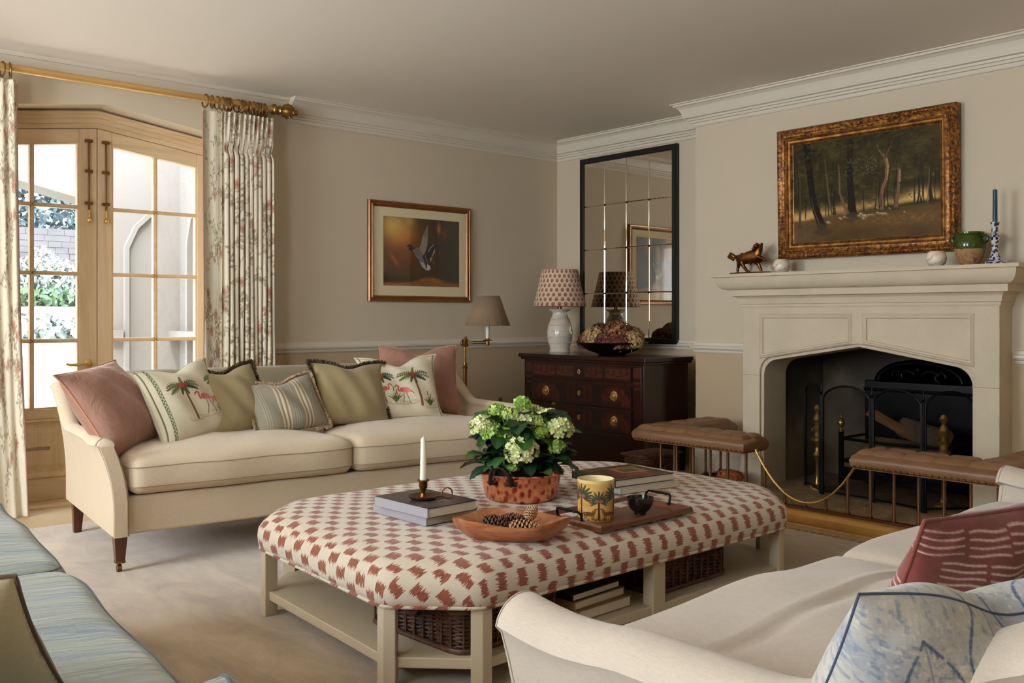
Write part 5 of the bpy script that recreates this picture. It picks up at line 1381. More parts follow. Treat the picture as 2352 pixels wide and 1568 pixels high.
# ---------------------------------------------------------------- scatter cushions
def scatter(name, label, cat_, loc, yaw, lean, w, h, t_, canvas=None, mats=None, rgb=(200, 180, 150), pinch=.07, chop=0.0, roll=0.0, nx=60, ny=60, back=None, group=None, piping=None, fringe=None, sag=0.0, ears=.0, seed=0, backmat=None):
    """front faces -y before the yaw; origin at the middle of the bottom edge; lean tips the top backwards"""
    th = thing(name, label, cat_, loc, (0, 0, 0), group)
    M_ = Matrix.Rotation(yaw, 4, 'Z') @ Matrix.Rotation(-lean, 4, 'X') @ Matrix.Rotation(roll, 4, 'Y')
    if canvas is not None: nx, ny = canvas.nx, canvas.ny
    u = np.linspace(-1, 1, nx)[None].repeat(ny, 0); v = np.linspace(-1, 1, ny)[:, None].repeat(nx, 1)
    rs = np.random.RandomState(seed); p1, p2, p3 = rs.rand(3)*6
    def surf(u, v, sgn):
        x = w/2*u*(1-pinch*(1-v*v)*np.abs(u)**2); z = h/2*v*(1-pinch*(1-u*u)*np.abs(v)**2)
        x = x+ears*np.sign(u)*np.abs(u)**6*np.abs(v)**6
        g = np.clip((1-np.abs(u)**2.6)*(1-np.abs(v)**2.6), 0, 1)**.55
        low = 1+.18*(-v)
        y = sgn*t_/2*g*low*(1+.06*np.sin(u*4+p1)*np.sin(v*3+p2))
        y = y+.006*np.sin(u*9+v*4+p3)*g*(1-.5*np.abs(u))
        cr = np.exp(-((np.abs(u)-.82)/.10)**2-((np.abs(v)-.82)/.10)**2); y = y-sgn*.006*np.sin((u+v*np.sign(u*v))*16)*cr*.4
        z = z-chop*np.exp(-(u/.38)**2)*np.clip(v, 0, 1)**2.5
        y = y+.02*chop/.05*np.exp(-(u/.3)**2)*np.clip(v, 0, 1)**2*0
        z = z+h/2
        y = y+sag*(z/h)**2
        return np.stack([x, y, z], -1)
    def W(P): 
        A = np.concatenate([P, np.ones(P.shape[:-1]+(1,))], -1); return (A @ np.array(M_).T)[..., :3]
    m = MB()
    Pf = W(surf(u, v, -1)); Pb = W(surf(u, v, 1))
    if canvas is not None:
        cgrid(m, Pf, canvas)
        if back == 'same': cgrid(m, Pb, canvas)
        else: m.grid(Pb); padcol(m, back or rgb)
    else:
        m.grid(Pf, flip=True); k = len(m.f); m.grid(Pb)
        if backmat: m.m = [0]*k+[1]*(len(m.f)-k)
    mm = mats or fabric(name+'_cloth', rgb)
    body = m.build('cushion_cover', [mm, backmat] if backmat else mm, th, weld=True, smooth=80)
    tt = [(-1, s) for s in np.linspace(-1, 1, 30)]+[(s, 1) for s in np.linspace(-1, 1, 30)][1:]+[(1, -s) for s in np.linspace(-1, 1, 30)][1:]+[(-s, -1) for s in np.linspace(-1, 1, 30)][1:-1]
    edge = [W(surf(np.array([[a]]), np.array([[b]]), 0))[0, 0] for a, b in tt]
    if piping:
        m = MB(); m.tube([tuple(p) for p in edge], piping[1], 8, closed=True); m.build('piping', piping[0], th)
    if fringe:
        fm, ln, wd, dens = fringe[:4]; m = MB(); N = len(edge); c0 = np.mean(edge, 0); ax = np.array(M_.to_3x3() @ Vector((0, 1, 0)))
        rr = np.random.RandomState(seed+5)
        for i in range(N):
            for _ in range(dens):
                a = rr.rand(); p = edge[i]*(1-a)+edge[(i+1) % N]*a; d = p-c0; d = d/np.linalg.norm(d); d = d+rr.normal(size=3)*fringe[4]+ax*rr.uniform(-.5, .5); d /= np.linalg.norm(d)
                tg = edge[(i+1) % N]-edge[i]; tg = tg/(np.linalg.norm(tg)+1e-9); q = p+d*ln*(.7+.5*rr.rand()); s_ = np.cross(tg, ax)*0+tg*wd; e2 = ax*wd
                m.add([p-s_, p+s_, q+s_*.6, q-s_*.6, p-e2, p+e2, q+e2*.6, q-e2*.6], [(0, 1, 2, 3), (4, 5, 6, 7)], mi=rr.randint(0, len(fm)))
        m.build('fringe', fm, th, smooth=0)
    return th
def on_sofa(s, t, z=.50):
    c, sn = math.cos(S1a), math.sin(S1a); return (S1[0]+c*s-sn*t, S1[1]+sn*s+c*t, z)
velvet = NT('dusky_pink_velvet'); n = velvet.noise(velvet.coord(), 9, 4)
velvet.l(velvet.mix(n, lin((138, 96, 80)), lin((164, 124, 106))), velvet.b.inputs['Base Color']); velvet.b.inputs['Roughness'].default_value = .8; velvet.b.inputs['Sheen Weight'].default_value = .6; velvet.b.inputs['Sheen Tint'].default_value = (1, .8, .72, 1); velvet.b.inputs['Sheen Roughness'].default_value = .35
velvet.bump(velvet.noise(velvet.coord('Object', (1, 1, 1)), 6, 3, .6, 1.5), .6, .02)
M_pinkp = fabric('pink_piping', (186, 128, 98), None, 300, .1)

def embroider(W, H, sc=1.0):
    c = Canvas(230, 230, W, H, (214, 204, 178)); r = random.Random(2)
    G1, G2, G3 = (70, 92, 44), (112, 122, 62), (44, 62, 34)
    def frond(x, y, a, L, droop, col):
        px, py = x, y; pts = [(x, y)]
        for k in range(8):
            a += droop/8; px += math.cos(a)*L/8; py += math.sin(a)*L/8; pts.append((px, py))
            w_ = L*.17*(1-(k/8)**2)+.2
            for s in (-1, 1): c.line([(px, py), (px+math.cos(a+s*1.0)*w_, py+math.sin(a+s*1.0)*w_)], [.75, .3], col if s > 0 else tuple(v*.8 for v in col), .95)
        c.line(pts, .4, tuple(v*.7 for v in col))
    def palm(x, y, top, bend, s=1.0):
        pts = [(x+bend*(t**1.6)*1.0, y+(top-y)*t) for t in [k/10 for k in range(11)]]
        c.line(pts, [1.7*s*(1-.45*k/10) for k in range(11)], (134, 86, 60)); c.line([(a-.2, b) for a, b in pts], .35, (96, 58, 42), .7)
        X, Y = pts[-1]
        for a, d, L, col in ((2.9, .7, 10, G1), (.2, -.8, 10.5, G1), (2.4, 1.3, 10, G2), (.8, -1.4, 10, G1), (1.6, -.3, 6, G2), (-2.6, -.1, 9.5, G2), (-.5, .0, 8.5, G3), (-1.1, -.3, 6.5, G1), (-1.9, 0, 6, G3), (3.4, .3, 9, G2), (-.15, -.7, 9, G3)): frond(X, Y, a, L*s, d, col)
        for dx, dy in ((-1.6, .3), (0, .4), (1.5, -.1), (.6, -.9), (-.7, -.6)): c.ell(X+dx*s, Y+dy*s, 1.5*s, 1.25*s, r.choice(((150, 62, 52), (126, 44, 42))))
    def flam(x, y, s, f=1):
        pk, dk_ = (214, 122, 112), (188, 92, 84)
        c.line([(x-.2*f, y), (x-.4*f*s, y-4*s), (x-1.5*f*s, y-8*s)], .38, (92, 74, 58)); c.line([(x+1*f*s, y), (x+1.9*f*s, y-4*s), (x+3*f*s, y-8*s)], .38, (92, 74, 58))
        c.ell(x+.6*f*s, y+1*s, 3.2*s, 1.7*s, pk, -.25*f); c.ell(x+3.2*f*s, y+.1*s, 1.7*s, .8*s, (222, 140, 126), -.5*f); c.line([(x+4*f*s, y), (x+5.4*f*s, y-1.8*s)], .5, dk_)
        c.ell(x-1.2*f*s, y+1*s, 1.2*s, 1.5*s, dk_, 0, .9)
        c.line([(x-2*f*s, y+.6*s), (x-3*f*s, y+.4*s), (x-3.3*f*s, y+2*s), (x-3*f*s, y+3.4*s), (x-3.8*f*s, y+4.2*s), (x-4.6*f*s, y+3.8*s)], .9*s, dk_); c.line([(x-4.6*f*s, y+3.8*s), (x-5.2*f*s, y+2.8*s)], .45, (70, 60, 50))
    def reed(x, y, s):
        for k in range(7):
            a = PI/2+(k-3)*.24; c.line([(x, y), (x+math.cos(a)*3.4*s, y+math.sin(a)*4*s), (x+math.cos(a)*5.5*s*(1+.1*abs(k-3)), y+math.sin(a)*6.6*s)], [.7, .8, .2], (G1, G3, G2)[k % 3])
        for dx, hh in ((-1, 11), (1.2, 9)): c.line([(x, y+4*s), (x+dx*s, y+hh*s)], .2, G3); c.line([(x+dx*s*.8, y+(hh-3)*s), (x+dx*s, y+hh*s)], .6, (120, 80, 52))
    def ripple(x, y, s):
        for k in (1, 1.6): c.line([(x+math.cos(t)*3*s*k, y+math.sin(t)*.9*s*k) for t in [PI*.9+2*PI*.8*q/14 for q in range(15)]], .2, (130, 118, 92), .8)
    for x0 in (1.3,): c.line([(x0, 0), (x0, H)], .5, (92, 92, 58)); c.line([(W-x0, 0), (W-x0, H)], .5, (92, 92, 58)); c.line([(0, H-x0), (W, H-x0)], .3, (140, 132, 100)); c.line([(0, x0), (W, x0)], .3, (140, 132, 100))
    return c, palm, flam, reed, ripple
M_emb = fabric('embroidered_linen', (1, 1, 1), attr=True, weave=500, crumple=.3)
# right cushion of the pair
c1, palm, flam, reed, ripple = embroider(48, 48); palm(34.5, 9, 32, -3.5, 1.05); palm(9, 12, 32, 1.0, .85); flam(11, 21, 1.05, -1); flam(24, 19.5, 1.1, 1); reed(18, 12, 1.0); reed(40, 8.5, .95)
for x, y in ((10, 13), (18, 12), (23, 11), (28, 11.5), (40, 8)): ripple(x, y, 1)
c2, palm, flam, reed, ripple = embroider(48, 48); palm(20, 12, 33, -1.5, 1.0); palm(42, 16, 34, 2, .85); flam(29, 22, 1.15, 1); flam(38, 20, 1.1, -1); reed(38, 11, 1.0)
for x, y in ((20, 12), (29, 12.5), (38, 11)): ripple(x, y, 1.1)
for k in range(46):
    c2.line([(4.5+(k % 2)*.9, k*1.05), (5.4-(k % 2)*.9, k*1.05+1.05)], .4, (72, 92, 58)); 
c2.line([(4.3, 0), (4.3, 48)], .3, (72, 92, 58)); c2.line([(5.7, 0), (5.7, 48)], .3, (72, 92, 58))
velv = velvet.m
FR_D = [mat('dark_brush_fringe', (98, 78, 48), .9), mat('brush_fringe', (140, 114, 74), .9), mat('brush_fringe_deep', (70, 56, 38), .9)]
FR_W = [mat('cream_fringe', (222, 200, 170), .95), mat('cream_fringe_deep', (198, 174, 142), .95)]  # two cream tones mixed at random among the strands
olive = fabric('olive_linen', (156, 140, 102), (142, 124, 88), 500, .3)
SR = PI+0.0
def yawed(d): return S1a+math.radians(d)
# local front of a cushion is -y: already faces the ottoman on this sofa
scatter('scatter_cushion', 'dusky pink velvet cushion leaning on the left arm of the long sofa', 'cushion', on_sofa(.17, .27, .485), yawed(46), .58, .45, .41, .19, mats=velv, pinch=.05, piping=(M_pinkp, .004), seed=1, roll=-.10, ears=.02)
scatter('scatter_cushion', 'embroidered palm and flamingo cushion with a green braid, second from the left', 'cushion', on_sofa(.45, .30, .478), yawed(26), .44, .42, .385, .16, canvas=c2, mats=M_emb, rgb=(214, 204, 178), pinch=.06, chop=.035, piping=(fabric('sage_edge', (196, 190, 160)), .003), seed=2, roll=-.11, ears=.02)
scatter('scatter_cushion', 'olive cushion with dark brush fringe, third from the left', 'cushion', on_sofa(.66, .35, .488), yawed(10), .46, .35, .35, .15, mats=olive, pinch=.06, chop=.03, fringe=(FR_D, .020, .0036, 30, .45), seed=3, roll=-.12)
stripe = Canvas(150, 40, 40, 36, (142, 134, 114))
for x0 in (13.0, 25.5):
    for dx, w_, col in ((0, .9, (206, 184, 150)), (1.3, .35, (104, 104, 100)), (2.1, 1.2, (214, 194, 162)), (3.4, .3, (110, 108, 100)), (4.3, 1.0, (204, 182, 150))): stripe.line([(x0+dx, 0), (x0+dx, 36)], w_, col)
for x0 in (4, 5.2, 6.4, 19, 20.2, 21.2, 22.6, 32, 33.2, 34.4): stripe.line([(x0, 0), (x0, 36)], .25, (176, 166, 142)); stripe.line([(x0+.6, 0), (x0+.6, 36)], .2, (120, 120, 112))
scatter('scatter_cushion', 'small grey striped cushion with cream fringe in the middle of the sofa', 'cushion', on_sofa(.90, .30, .487), yawed(2), .52, .37, .29, .14, canvas=stripe, mats=fabric('ticking_stripe', (1, 1, 1), attr=True, weave=600), rgb=(142, 134, 114), pinch=.06, chop=.03, fringe=(FR_W, .018, .005, 22, .45), seed=4, roll=-.14)
scatter('scatter_cushion', 'olive cushion with dark brush fringe, just right of the striped one', 'cushion', on_sofa(1.24, .36, .49), yawed(-4), .42, .38, .345, .15, mats=olive, pinch=.06, chop=.03, fringe=(FR_D, .020, .0036, 30, .45), seed=6, roll=.04, ears=.015)
scatter('scatter_cushion', 'embroidered cushion with two palms and flamingos right of the olive cushion', 'cushion', on_sofa(1.54, .38, .49), yawed(-12), .36, .42, .365, .14, canvas=c1, mats=M_emb, rgb=(214, 204, 178), pinch=.06, chop=.055, piping=(fabric('cream_edge', (220, 210, 184)), .0035), seed=7, roll=-.03, ears=.02)
scatter('scatter_cushion', 'dusky pink velvet cushion at the right end of the long sofa', 'cushion', on_sofa(1.76, .60, .49), yawed(-22), .22, .44, .40, .15, mats=velv, pinch=.05, chop=.05, piping=(M_pinkp, .004), seed=8)

# foreground sofa cushions
def lineprint(W, H):
    c = Canvas(170, 170, W, H, (130, 68, 58)); r = random.Random(5); nz = fbm(170, 170, 14, 2, 4); c.a = mixc(c.a, (112, 50, 44), nz*1.2-.2)
    for j in range(6):
        for i in range(5):
            x0 = i*10+(j % 2)*5-3+r.random(); y0 = j*8.4+r.random()*1.5; a = r.uniform(-.12, .12)
            for k in range(4):
                y = y0+k*1.75; c.line([(x0+t*8.5, y+a*t*8+.25*math.sin(t*6+k)) for t in [q/7 for q in range(8)]], r.uniform(.35, .55), (214, 190, 168), .92)
    return c
def leafprint(W, H):
    c = Canvas(320, 320, W, H, (182, 178, 166)); r = random.Random(8); nz = fbm(320, 320, 5, 12, 4); nb = fbm(320, 320, 60, 3, 2)
    st = fbm(320, 320, 90, 15, 2)
    c.a = mixc(c.a, (140, 146, 156), np.clip(nz*2.6-1.1, 0, 1)); c.a = mixc(c.a, (146, 142, 112), np.clip(.9-nz*2.2, 0, 1)*.5)
    c.a = mixc(c.a, (112, 124, 144), np.clip(nb*4-2.3, 0, 1)*.7); c.a = mixc(c.a, (206, 200, 186), np.clip(1.5-st*4, 0, 1)*.7)
    for k in range(16):
        x, y = r.uniform(0, W), r.uniform(-6, H*.85); a = r.uniform(.6, 2.5); L = r.uniform(13, 20)
        for s in (-1, 1):
            pts = [(x+math.cos(a)*L*t-math.sin(a)*s*L*.22*math.sin(PI*t), y+math.sin(a)*L*t+math.cos(a)*s*L*.22*math.sin(PI*t)) for t in [q/20 for q in range(21)]]
            for q in range(20):
                if r.random() < .85: c.line([pts[q], pts[q+1]], .30+.2*r.random(), (66, 80, 106), .75)
                if r.random() < .6: X, Y = pts[q]; c.line([(X, Y), (X-math.cos(a)*.6, Y-math.sin(a)*.9)], .25, (70, 88, 120), .7)
        c.line([(x+math.cos(a)*L*t, y+math.sin(a)*L*t) for t in (0, .5, 1)], .22, (80, 98, 128), .6)
    return c
navy = fabric('navy_piping', (58, 70, 96), None, 300, .1)
lp_ = leafprint(50, 50); M_lp = fabric('faded_indigo_linen', (1, 1, 1), attr=True, weave=420, crumple=.5, var=.08)
scatter('scatter_cushion', 'faded indigo leaf print cushion in the bottom right corner', 'cushion', (1.165, .545, .475), PI+math.radians(-28), .56, .42, .345, .17, canvas=lp_, mats=M_lp, back='same', pinch=.05, chop=.045, piping=(navy, .0016), seed=10, roll=.0)
lp2 = lineprint(50, 50)
scatter('scatter_cushion', 'rust red cushion with cream hand drawn lines on the pale sofa', 'cushion', (1.575, .685, .472), PI+math.radians(-12), .40, .46, .31, .13, canvas=lp2, mats=fabric('rust_block_print', (1, 1, 1), attr=True, weave=420, crumple=.4), back='same', pinch=.04, chop=.0, piping=(fabric('rust_piping', (126, 64, 50)), .003), seed=11)
# olive patterned cushion on the blue sofa
pz = Canvas(140, 140, 45, 45, (158, 138, 98)); nz = fbm(140, 140, 7, 6, 4); pz.a = mixc(pz.a, (112, 94, 52), np.clip(nz*2.4-1, 0, 1)); pz.a = mixc(pz.a, (188, 174, 140), np.clip(.9-nz*2.2, 0, 1))
for k in range(16):
    x, y = R.uniform(3, 42), R.uniform(3, 42)
    pz.line([(x+1.8*t*math.cos(4*t), y+1.8*t*math.sin(4*t)) for t in [q/10 for q in range(14)]], .35, (112, 82, 48), .8)
scatter('scatter_cushion', 'olive and cream paisley cushion with brown piping on the blue sofa', 'cushion', (.262, 1.60, .472), math.radians(150), .80, .40, .37, .14, canvas=pz, mats=fabric('paisley_linen', (1, 1, 1), attr=True, weave=420), rgb=(196, 184, 152), pinch=.05, piping=(fabric('brown_piping', (84, 62, 44)), .0032), seed=12)

# ---------------------------------------------------------------- upholstered ottoman table
OX0, OX1, OY0, OY1, CHM, OZ = 1.440, 3.335, 1.985, 3.215, .198, .246
ot = thing('ottoman_table', 'long octagonal ottoman covered in red and cream ikat on painted taupe legs with open shelf', 'ottoman', ((OX0+OX1)/2, (OY0+OY1)/2, .014))
octp = [(OX0+CHM, OY0), (OX1-CHM, OY0), (OX1, OY0+CHM), (OX1, OY1-CHM), (OX1-CHM, OY1), (OX0+CHM+.045, OY1), (OX0+.045, OY1-CHM), (OX0, OY0+CHM)]
def ikat():
    t = NT('ikat_cloth'); at = t.n('ShaderNodeAttribute', attribute_name='uvm'); s = t.n('ShaderNodeSeparateXYZ'); t.l(at.outputs['Vector'], s.inputs[0])
    u, v = s.outputs[0], s.outputs[1]; PU, PV = .0775, .058
    row = t.math('FLOOR', t.math('DIVIDE', v, PV)); par = t.math('MODULO', t.math('ABSOLUTE', row), 2.0)
    cb = t.n('ShaderNodeCombineXYZ'); t.l(t.math('MULTIPLY', u, 14), cb.inputs[0]); t.l(t.math('MULTIPLY', v, 330), cb.inputs[1])
    j = t.noise(cb.outputs[0], 1.0, 1, .5)
    cb2 = t.n('ShaderNodeCombineXYZ'); t.l(t.math('MULTIPLY', u, 14), cb2.inputs[0]); t.l(t.math('MULTIPLY', v, 60), cb2.inputs[1]); t.l(row, cb2.inputs[2])
    j2 = t.noise(cb2.outputs[0], 1.0, 2, .5)
    uu = t.math('ADD', t.math('ADD', u, t.math('MULTIPLY', par, PU/2)), t.math('MULTIPLY', t.math('SUBTRACT', j2, .5), .018))
    a = t.math('MULTIPLY', t.math('ABSOLUTE', t.math('SUBTRACT', t.math('FRACT', t.math('DIVIDE', uu, PU)), .5)), PU)
    vf = t.math('SUBTRACT', t.math('FRACT', t.math('DIVIDE', v, PV)), .5)
    b = t.math('MULTIPLY', t.math('ABSOLUTE', vf), PV)
    lim = t.math('ADD', .0150, t.math('MULTIPLY', t.math('SUBTRACT', j, .47), .044))
    mu = t.math('LESS_THAN', a, lim); mv = t.math('LESS_THAN', b, .0248)
    k = t.math('MULTIPLY', mu, mv)
    red = t.mix(t.ramp(j, [(.3, (0, 0, 0, 1)), (.7, (1, 1, 1, 1))]), lin((112, 54, 40)), lin((166, 94, 66)))
    wv = t.noise(t.coord(), 420, 2, .6); base = t.mix(wv, lin((192, 178, 154)), lin((226, 214, 194)))
    t.l(t.mix(k, base, red), t.b.inputs['Base Color']); t.b.inputs['Roughness'].default_value = .92; t.b.inputs['Sheen Weight'].default_value = .25
    b1 = t.bump(t.noise(t.coord(), 5, 3), .3, .01); b2 = t.bump(wv, .8, .0016, b1); t.bump(k, .15, .001, b2); return t.m
M_ikat = ikat()
# rings of an octagon with softened corners
def ring(ins, n=16):
    """inset octagon outline, n points per side, and its outward normals"""
    pts = []; nr = []; L = len(octp)
    rad = .05
    # offset polygon
    off = []
    for i in range(L):
        p0 = Vector(octp[i-1]); p = Vector(octp[i]); p2 = Vector(octp[(i+1) % L]); d0 = (p-p0).normalized(); d1 = (p2-p).normalized()
        n0 = Vector((-d0.y, d0.x)); n1 = Vector((-d1.y, d1.x)); k = (n0+n1)/(n0+n1).dot(n0); off.append(p+k*ins)
    for i in range(L):
        p = off[i]; q = off[(i+1) % L]; d = (q-p); ln = d.length; d = d/ln; nn = Vector((d.y, -d.x)); c_ = min(.045, ln*.3)
        pp = off[i-1]; dp = (p-pp).normalized(); npv = Vector((dp.y, -dp.x))
        # rounded corner
        for k in range(4):
            t = (k+.5)/4; A = p-dp*c_; B = p+d*c_; w = (A*(1-t)**2+p*2*t*(1-t)+B*t*t); pts.append(w); nr.append((npv*(1-t)+nn*t).normalized())
        for k in range(n): t = k/(n-1); pts.append(p+d*(c_+(ln-2*c_)*t)); nr.append(nn)
    return pts, nr
m = MB(); rows = []; UV = []
sideh = .075
prof = [(0, .0, -1)]
levels = []                       # (inset, z, drop along the side)
levels += [(-.004, OZ, .105), (-.010, OZ+.02, .085), (-.013, OZ+.045, .06), (-.008, OZ+.070, .035), (.006, OZ+.090, .012), (.022, OZ+.103, -.006), (.045, OZ+.113, -.03), (.08, OZ+.122, -.065)]
for k in range(1, 12):
    ins = .08+(.595-.08)*k/11; levels.append((ins, OZ+.122+.020*math.sin(PI/2*k/11), -ins+.015))
base_pts, base_nr = ring(0)
r08, n08 = ring(.08)
for ins, z, drop in levels:
    pts, nr = ring(min(ins, .08))
    if ins > .08:
        k_ = min(.985, (ins-.08)/.535); ym = (OY0+OY1)/2
        pts = [p.lerp(Vector((max(OX0+.60, min(OX1-.60, p.x)), ym)), k_) for p in r08]
    for p, q, bn, bp in zip(pts, nr, base_nr, base_pts):
        m.v.append((p.x, p.y, z+.0015*math.sin(p.x*23)*math.cos(p.y*19)))
        if drop > 0: uvp = bp+bn*(drop-.0); UV.append((uvp.x-(bp.x-p.x)*0, uvp.y, 0))
        else: UV.append((p.x, p.y, 0))
n = len(base_pts)
for i in range(len(levels)-1):
    for k in range(n): m.f.append((i*n+k, i*n+(k+1) % n, (i+1)*n+(k+1) % n, (i+1)*n+k)); m.m.append(0)
last = (len(levels)-1)*n; m.f.append(tuple(last+k for k in range(n))); m.m.append(0); m.f.append(tuple(range(n-1, -1, -1))); m.m.append(0)
m.uv = np.array(UV)
def top_z(x, y):
    ins = min(x-OX0, OX1-x, y-OY0, OY1-y); k = min(1, max(0, (ins-.08)/.515)); return OZ+.122+.020*math.sin(PI/2*k)
m.build('ikat_cushion', M_ikat, ot, world=True, smooth=80)
pp, _ = ring(-.002); m = MB(); m.tube([(p.x, p.y, OZ) for p in pp], .006, 8, closed=True); m.uv = np.array([(v_[0], v_[1]+v_[2], 0) for v_ in m.v]); m.build('piping', M_ikat, ot, world=True)
# painted legs: one five sided post at each octagon corner, two mid legs
def leg_at(poly, nm='leg'):
    m = MB(); m.prism(poly, .014, OZ+.002); return m.build(nm, M_ottframe, ot, world=True, smooth=0, bevel=.002)
for i in range(8):
    p0, p, p2 = Vector(octp[i-1]), Vector(octp[i]), Vector(octp[(i+1) % 8]); d0 = (p0-p).normalized(); d1 = (p2-p).normalized()
    ctr = Vector(((OX0+OX1)/2, (OY0+OY1)/2)); e = .008; P0 = p+(ctr-p).normalized()*e; w_ = .034; n0 = Vector((d0.y, -d0.x)); n1 = Vector((-d1.y, d1.x)); th_ = .045
    if n0.dot(ctr-p) < 0: n0 = -n0
    if n1.dot(ctr-p) < 0: n1 = -n1
    k = (n0+n1)/(n0+n1).dot(n0)
    leg_at([tuple(P0), tuple(P0+d1*w_), tuple(P0+d1*w_+n1*th_), tuple(P0+k*th_*1.1), tuple(P0+d0*w_+n0*th_), tuple(P0+d0*w_)])
for y0_ in (OY0+.008, OY1-.053): leg_at([(2.37, y0_), (2.43, y0_), (2.43, y0_+.045), (2.37, y0_+.045)])
SZ = .098
shp = [tuple(Vector(p)+(Vector(((OX0+OX1)/2, (OY0+OY1)/2))-Vector(p)).normalized()*.024) for p in octp]
m = MB(); m.prism(shp, SZ-.030, SZ); m.build('shelf', M_ottframe, ot, world=True, smooth=0, bevel=.003)
m = MB(); m.sweep(shp, [(-.03, OZ-.014), (0, OZ-.014), (0, OZ+.002), (-.03, OZ+.002)], closed=True, side=1, cap=False); m.build('top_rail', M_ottframe, ot, world=True, smooth=0)

# wicker baskets on the shelf
wk = NT('brown_wicker'); n = wk.noise(wk.coord(), 40, 4, .7); wk.l(wk.ramp(n, [(.3, lin((44, 24, 13))), (.6, lin((92, 56, 32))), (.8, lin((132, 88, 54)))]), wk.b.inputs['Base Color']); wk.b.inputs['Roughness'].default_value = .5
M_wick = wk.m
def basket(label, x0, x1, y0, y1, z0, h, rot=0, lid=True, handle=True, grp=None, nrow=15, cat_='basket', name='wicker_basket'):
    cx_, cy__ = (x0+x1)/2, (y0+y1)/2; t = thing(name, label, cat_, (cx_, cy__, z0), (0, 0, rot), grp)
    w, d = (x1-x0)/2, (y1-y0)/2; m = MB(); rc = .05
    def outline(k, grow=0.0):
        pts = []; W_, D_ = w+grow, d+grow
        for sx, sy, a0 in ((1, 1, 0), (-1, 1, PI/2), (-1, -1, PI), (1, -1, 1.5*PI)):
            for q in range(4):
                t_ = a0+PI/2*q/3; pts.append(((W_-rc)*sx+rc*math.cos(t_), (D_-rc)*sy+rc*math.sin(t_)))
        # resample evenly
        P = [Vector(p) for p in pts]; L = [0]; 
        for i in range(len(P)): L.append(L[-1]+(P[(i+1) % len(P)]-P[i]).length)
        T = L[-1]; N = k; out = []
        for i in range(N):
            s = T*i/N; j = 0
            while L[j+1] < s: j += 1
            a = (s-L[j])/max(1e-9, L[j+1]-L[j]); p = P[j].lerp(P[(j+1) % len(P)], a); q = P[(j+1) % len(P)]-P[j]; q = q.normalized() if q.length > 0 else Vector((1, 0)); out.append((p, Vector((q.y, -q.x))))
        return out
    NS = int((w+d)*4/.042); NS += NS % 2
    for r_ in range(nrow):
        z = .012+(h-.02)*r_/(nrow-1); g = -.012*(1-z/h)
        o_ = outline(NS*4, g); pts = []
        for i, (p, nn) in enumerate(o_):
            ph = (i/4*PI)+(PI if r_ % 2 else 0); a = .0035*math.cos(ph); pts.append((p.x+nn.x*a, p.y+nn.y*a, z+.0012*math.sin(i*1.7+r_*2)))
        m.tube(pts, (h/nrow)*.54, 5, closed=True)
    for i, (p, nn) in enumerate(outline(NS)): m.tube([(p.x-nn.x*.0, p.y, .0), (p.x, p.y, h)], .0035, 5)
    for z, rr in ((.006, .009), (h, .009)):
        o_ = outline(120); m.tube([(p.x, p.y, z) for p, nn in o_], rr, 6, closed=True)
    m.build('basket_body', M_wick, t, smooth=60)
    m = MB(); m.box(-w+.02, w-.02, -d+.02, d-.02, .003, .010); m.build('basket_floor', M_wick, t, smooth=0)
    if handle:
        for s in (-1, 1): 
            m = MB(); m.tube([(s*w*1.01, -.04, h*.93), (s*(w+.010), -.03, h*.72), (s*(w+.012), 0, h*.66), (s*(w+.010), .03, h*.72), (s*w*1.01, .04, h*.93)], .006, 8); m.build('handle', M_wick, t)
    if lid:
        m = MB(); m.box(-w-.005, w+.005, -d-.005, d+.005, h-.002, h+.008)
        for k in range(10): y = -d+.01+(2*d-.02)*k/9; m.tube([(-w, y, h+.008), (w, y, h+.008)], .006, 5)
        m.build('lid', M_wick, t, smooth=60)
    return t
basket('brown wicker basket on the ottoman shelf at the end nearest the window side', 1.605, 2.02, 2.06, 2.50, SZ+.001, .118, .06, lid=False, nrow=17)
basket('brown wicker basket on the ottoman shelf at the end nearest the fireplace', 2.46, 2.89, 2.07, 2.50, SZ+.001, .122, .02, lid=False, nrow=17)
basket('lidded wicker hamper on the floor behind the left fender seat', 4.30, 4.62, 3.66, 3.87, .001, .20, 0.0, lid=True, handle=False, nrow=14, cat_='hamper', name='wicker_hamper')

# books
def book(label, loc, rot, w, d, h, cover, spine, top=None, group=None, board=None):
    """w along x (spine length along y): spine at -x side"""
    t = thing('book', label, 'book', loc, (0, 0, rot), group)
    m = MB(); e = .003
    m.box(-w/2, w/2, -d/2, d/2, 0, .0025); m.box(-w/2, w/2, -d/2, d/2, h-.0025, h); m.build('cover', board or spine, t, smooth=0, bevel=.001)
    m = MB(); m.box(-w/2-.0015, -w/2+.004, -d/2+.001, d/2-.001, .001, h-.001); m.build('spine', spine, t, smooth=0, bevel=.001)
    m = MB(); m.box(-w/2+.004, w/2-e, -d/2+e, d/2-e, .0026, h-.0026); m.build('pages', M_page, t, smooth=0)
    if top is not None:
        ny, nx = top.ny, top.nx; P = np.zeros((ny, nx, 3)); P[..., 0] = np.linspace(-w/2+.0005, w/2-.0005, nx)[None]; P[..., 1] = np.linspace(-d/2+.0005, d/2-.0005, ny)[:, None]; P[..., 2] = h+.0006
        m = MB(); cgrid(m, P, top); m.build('cover_print', cover, t, smooth=0)
    return t
M_jacket = mat('glossy_jacket', (1, 1, 1), .22, attr=True)
grey = mat('pale_grey_board', (150, 146, 148), .4); lilac = mat('lilac_grey_spine', (158, 154, 160), .45); bdark = mat('dark_grey_board', (62, 60, 62), .4); blackb = mat('black_board', (26, 25, 26), .4)
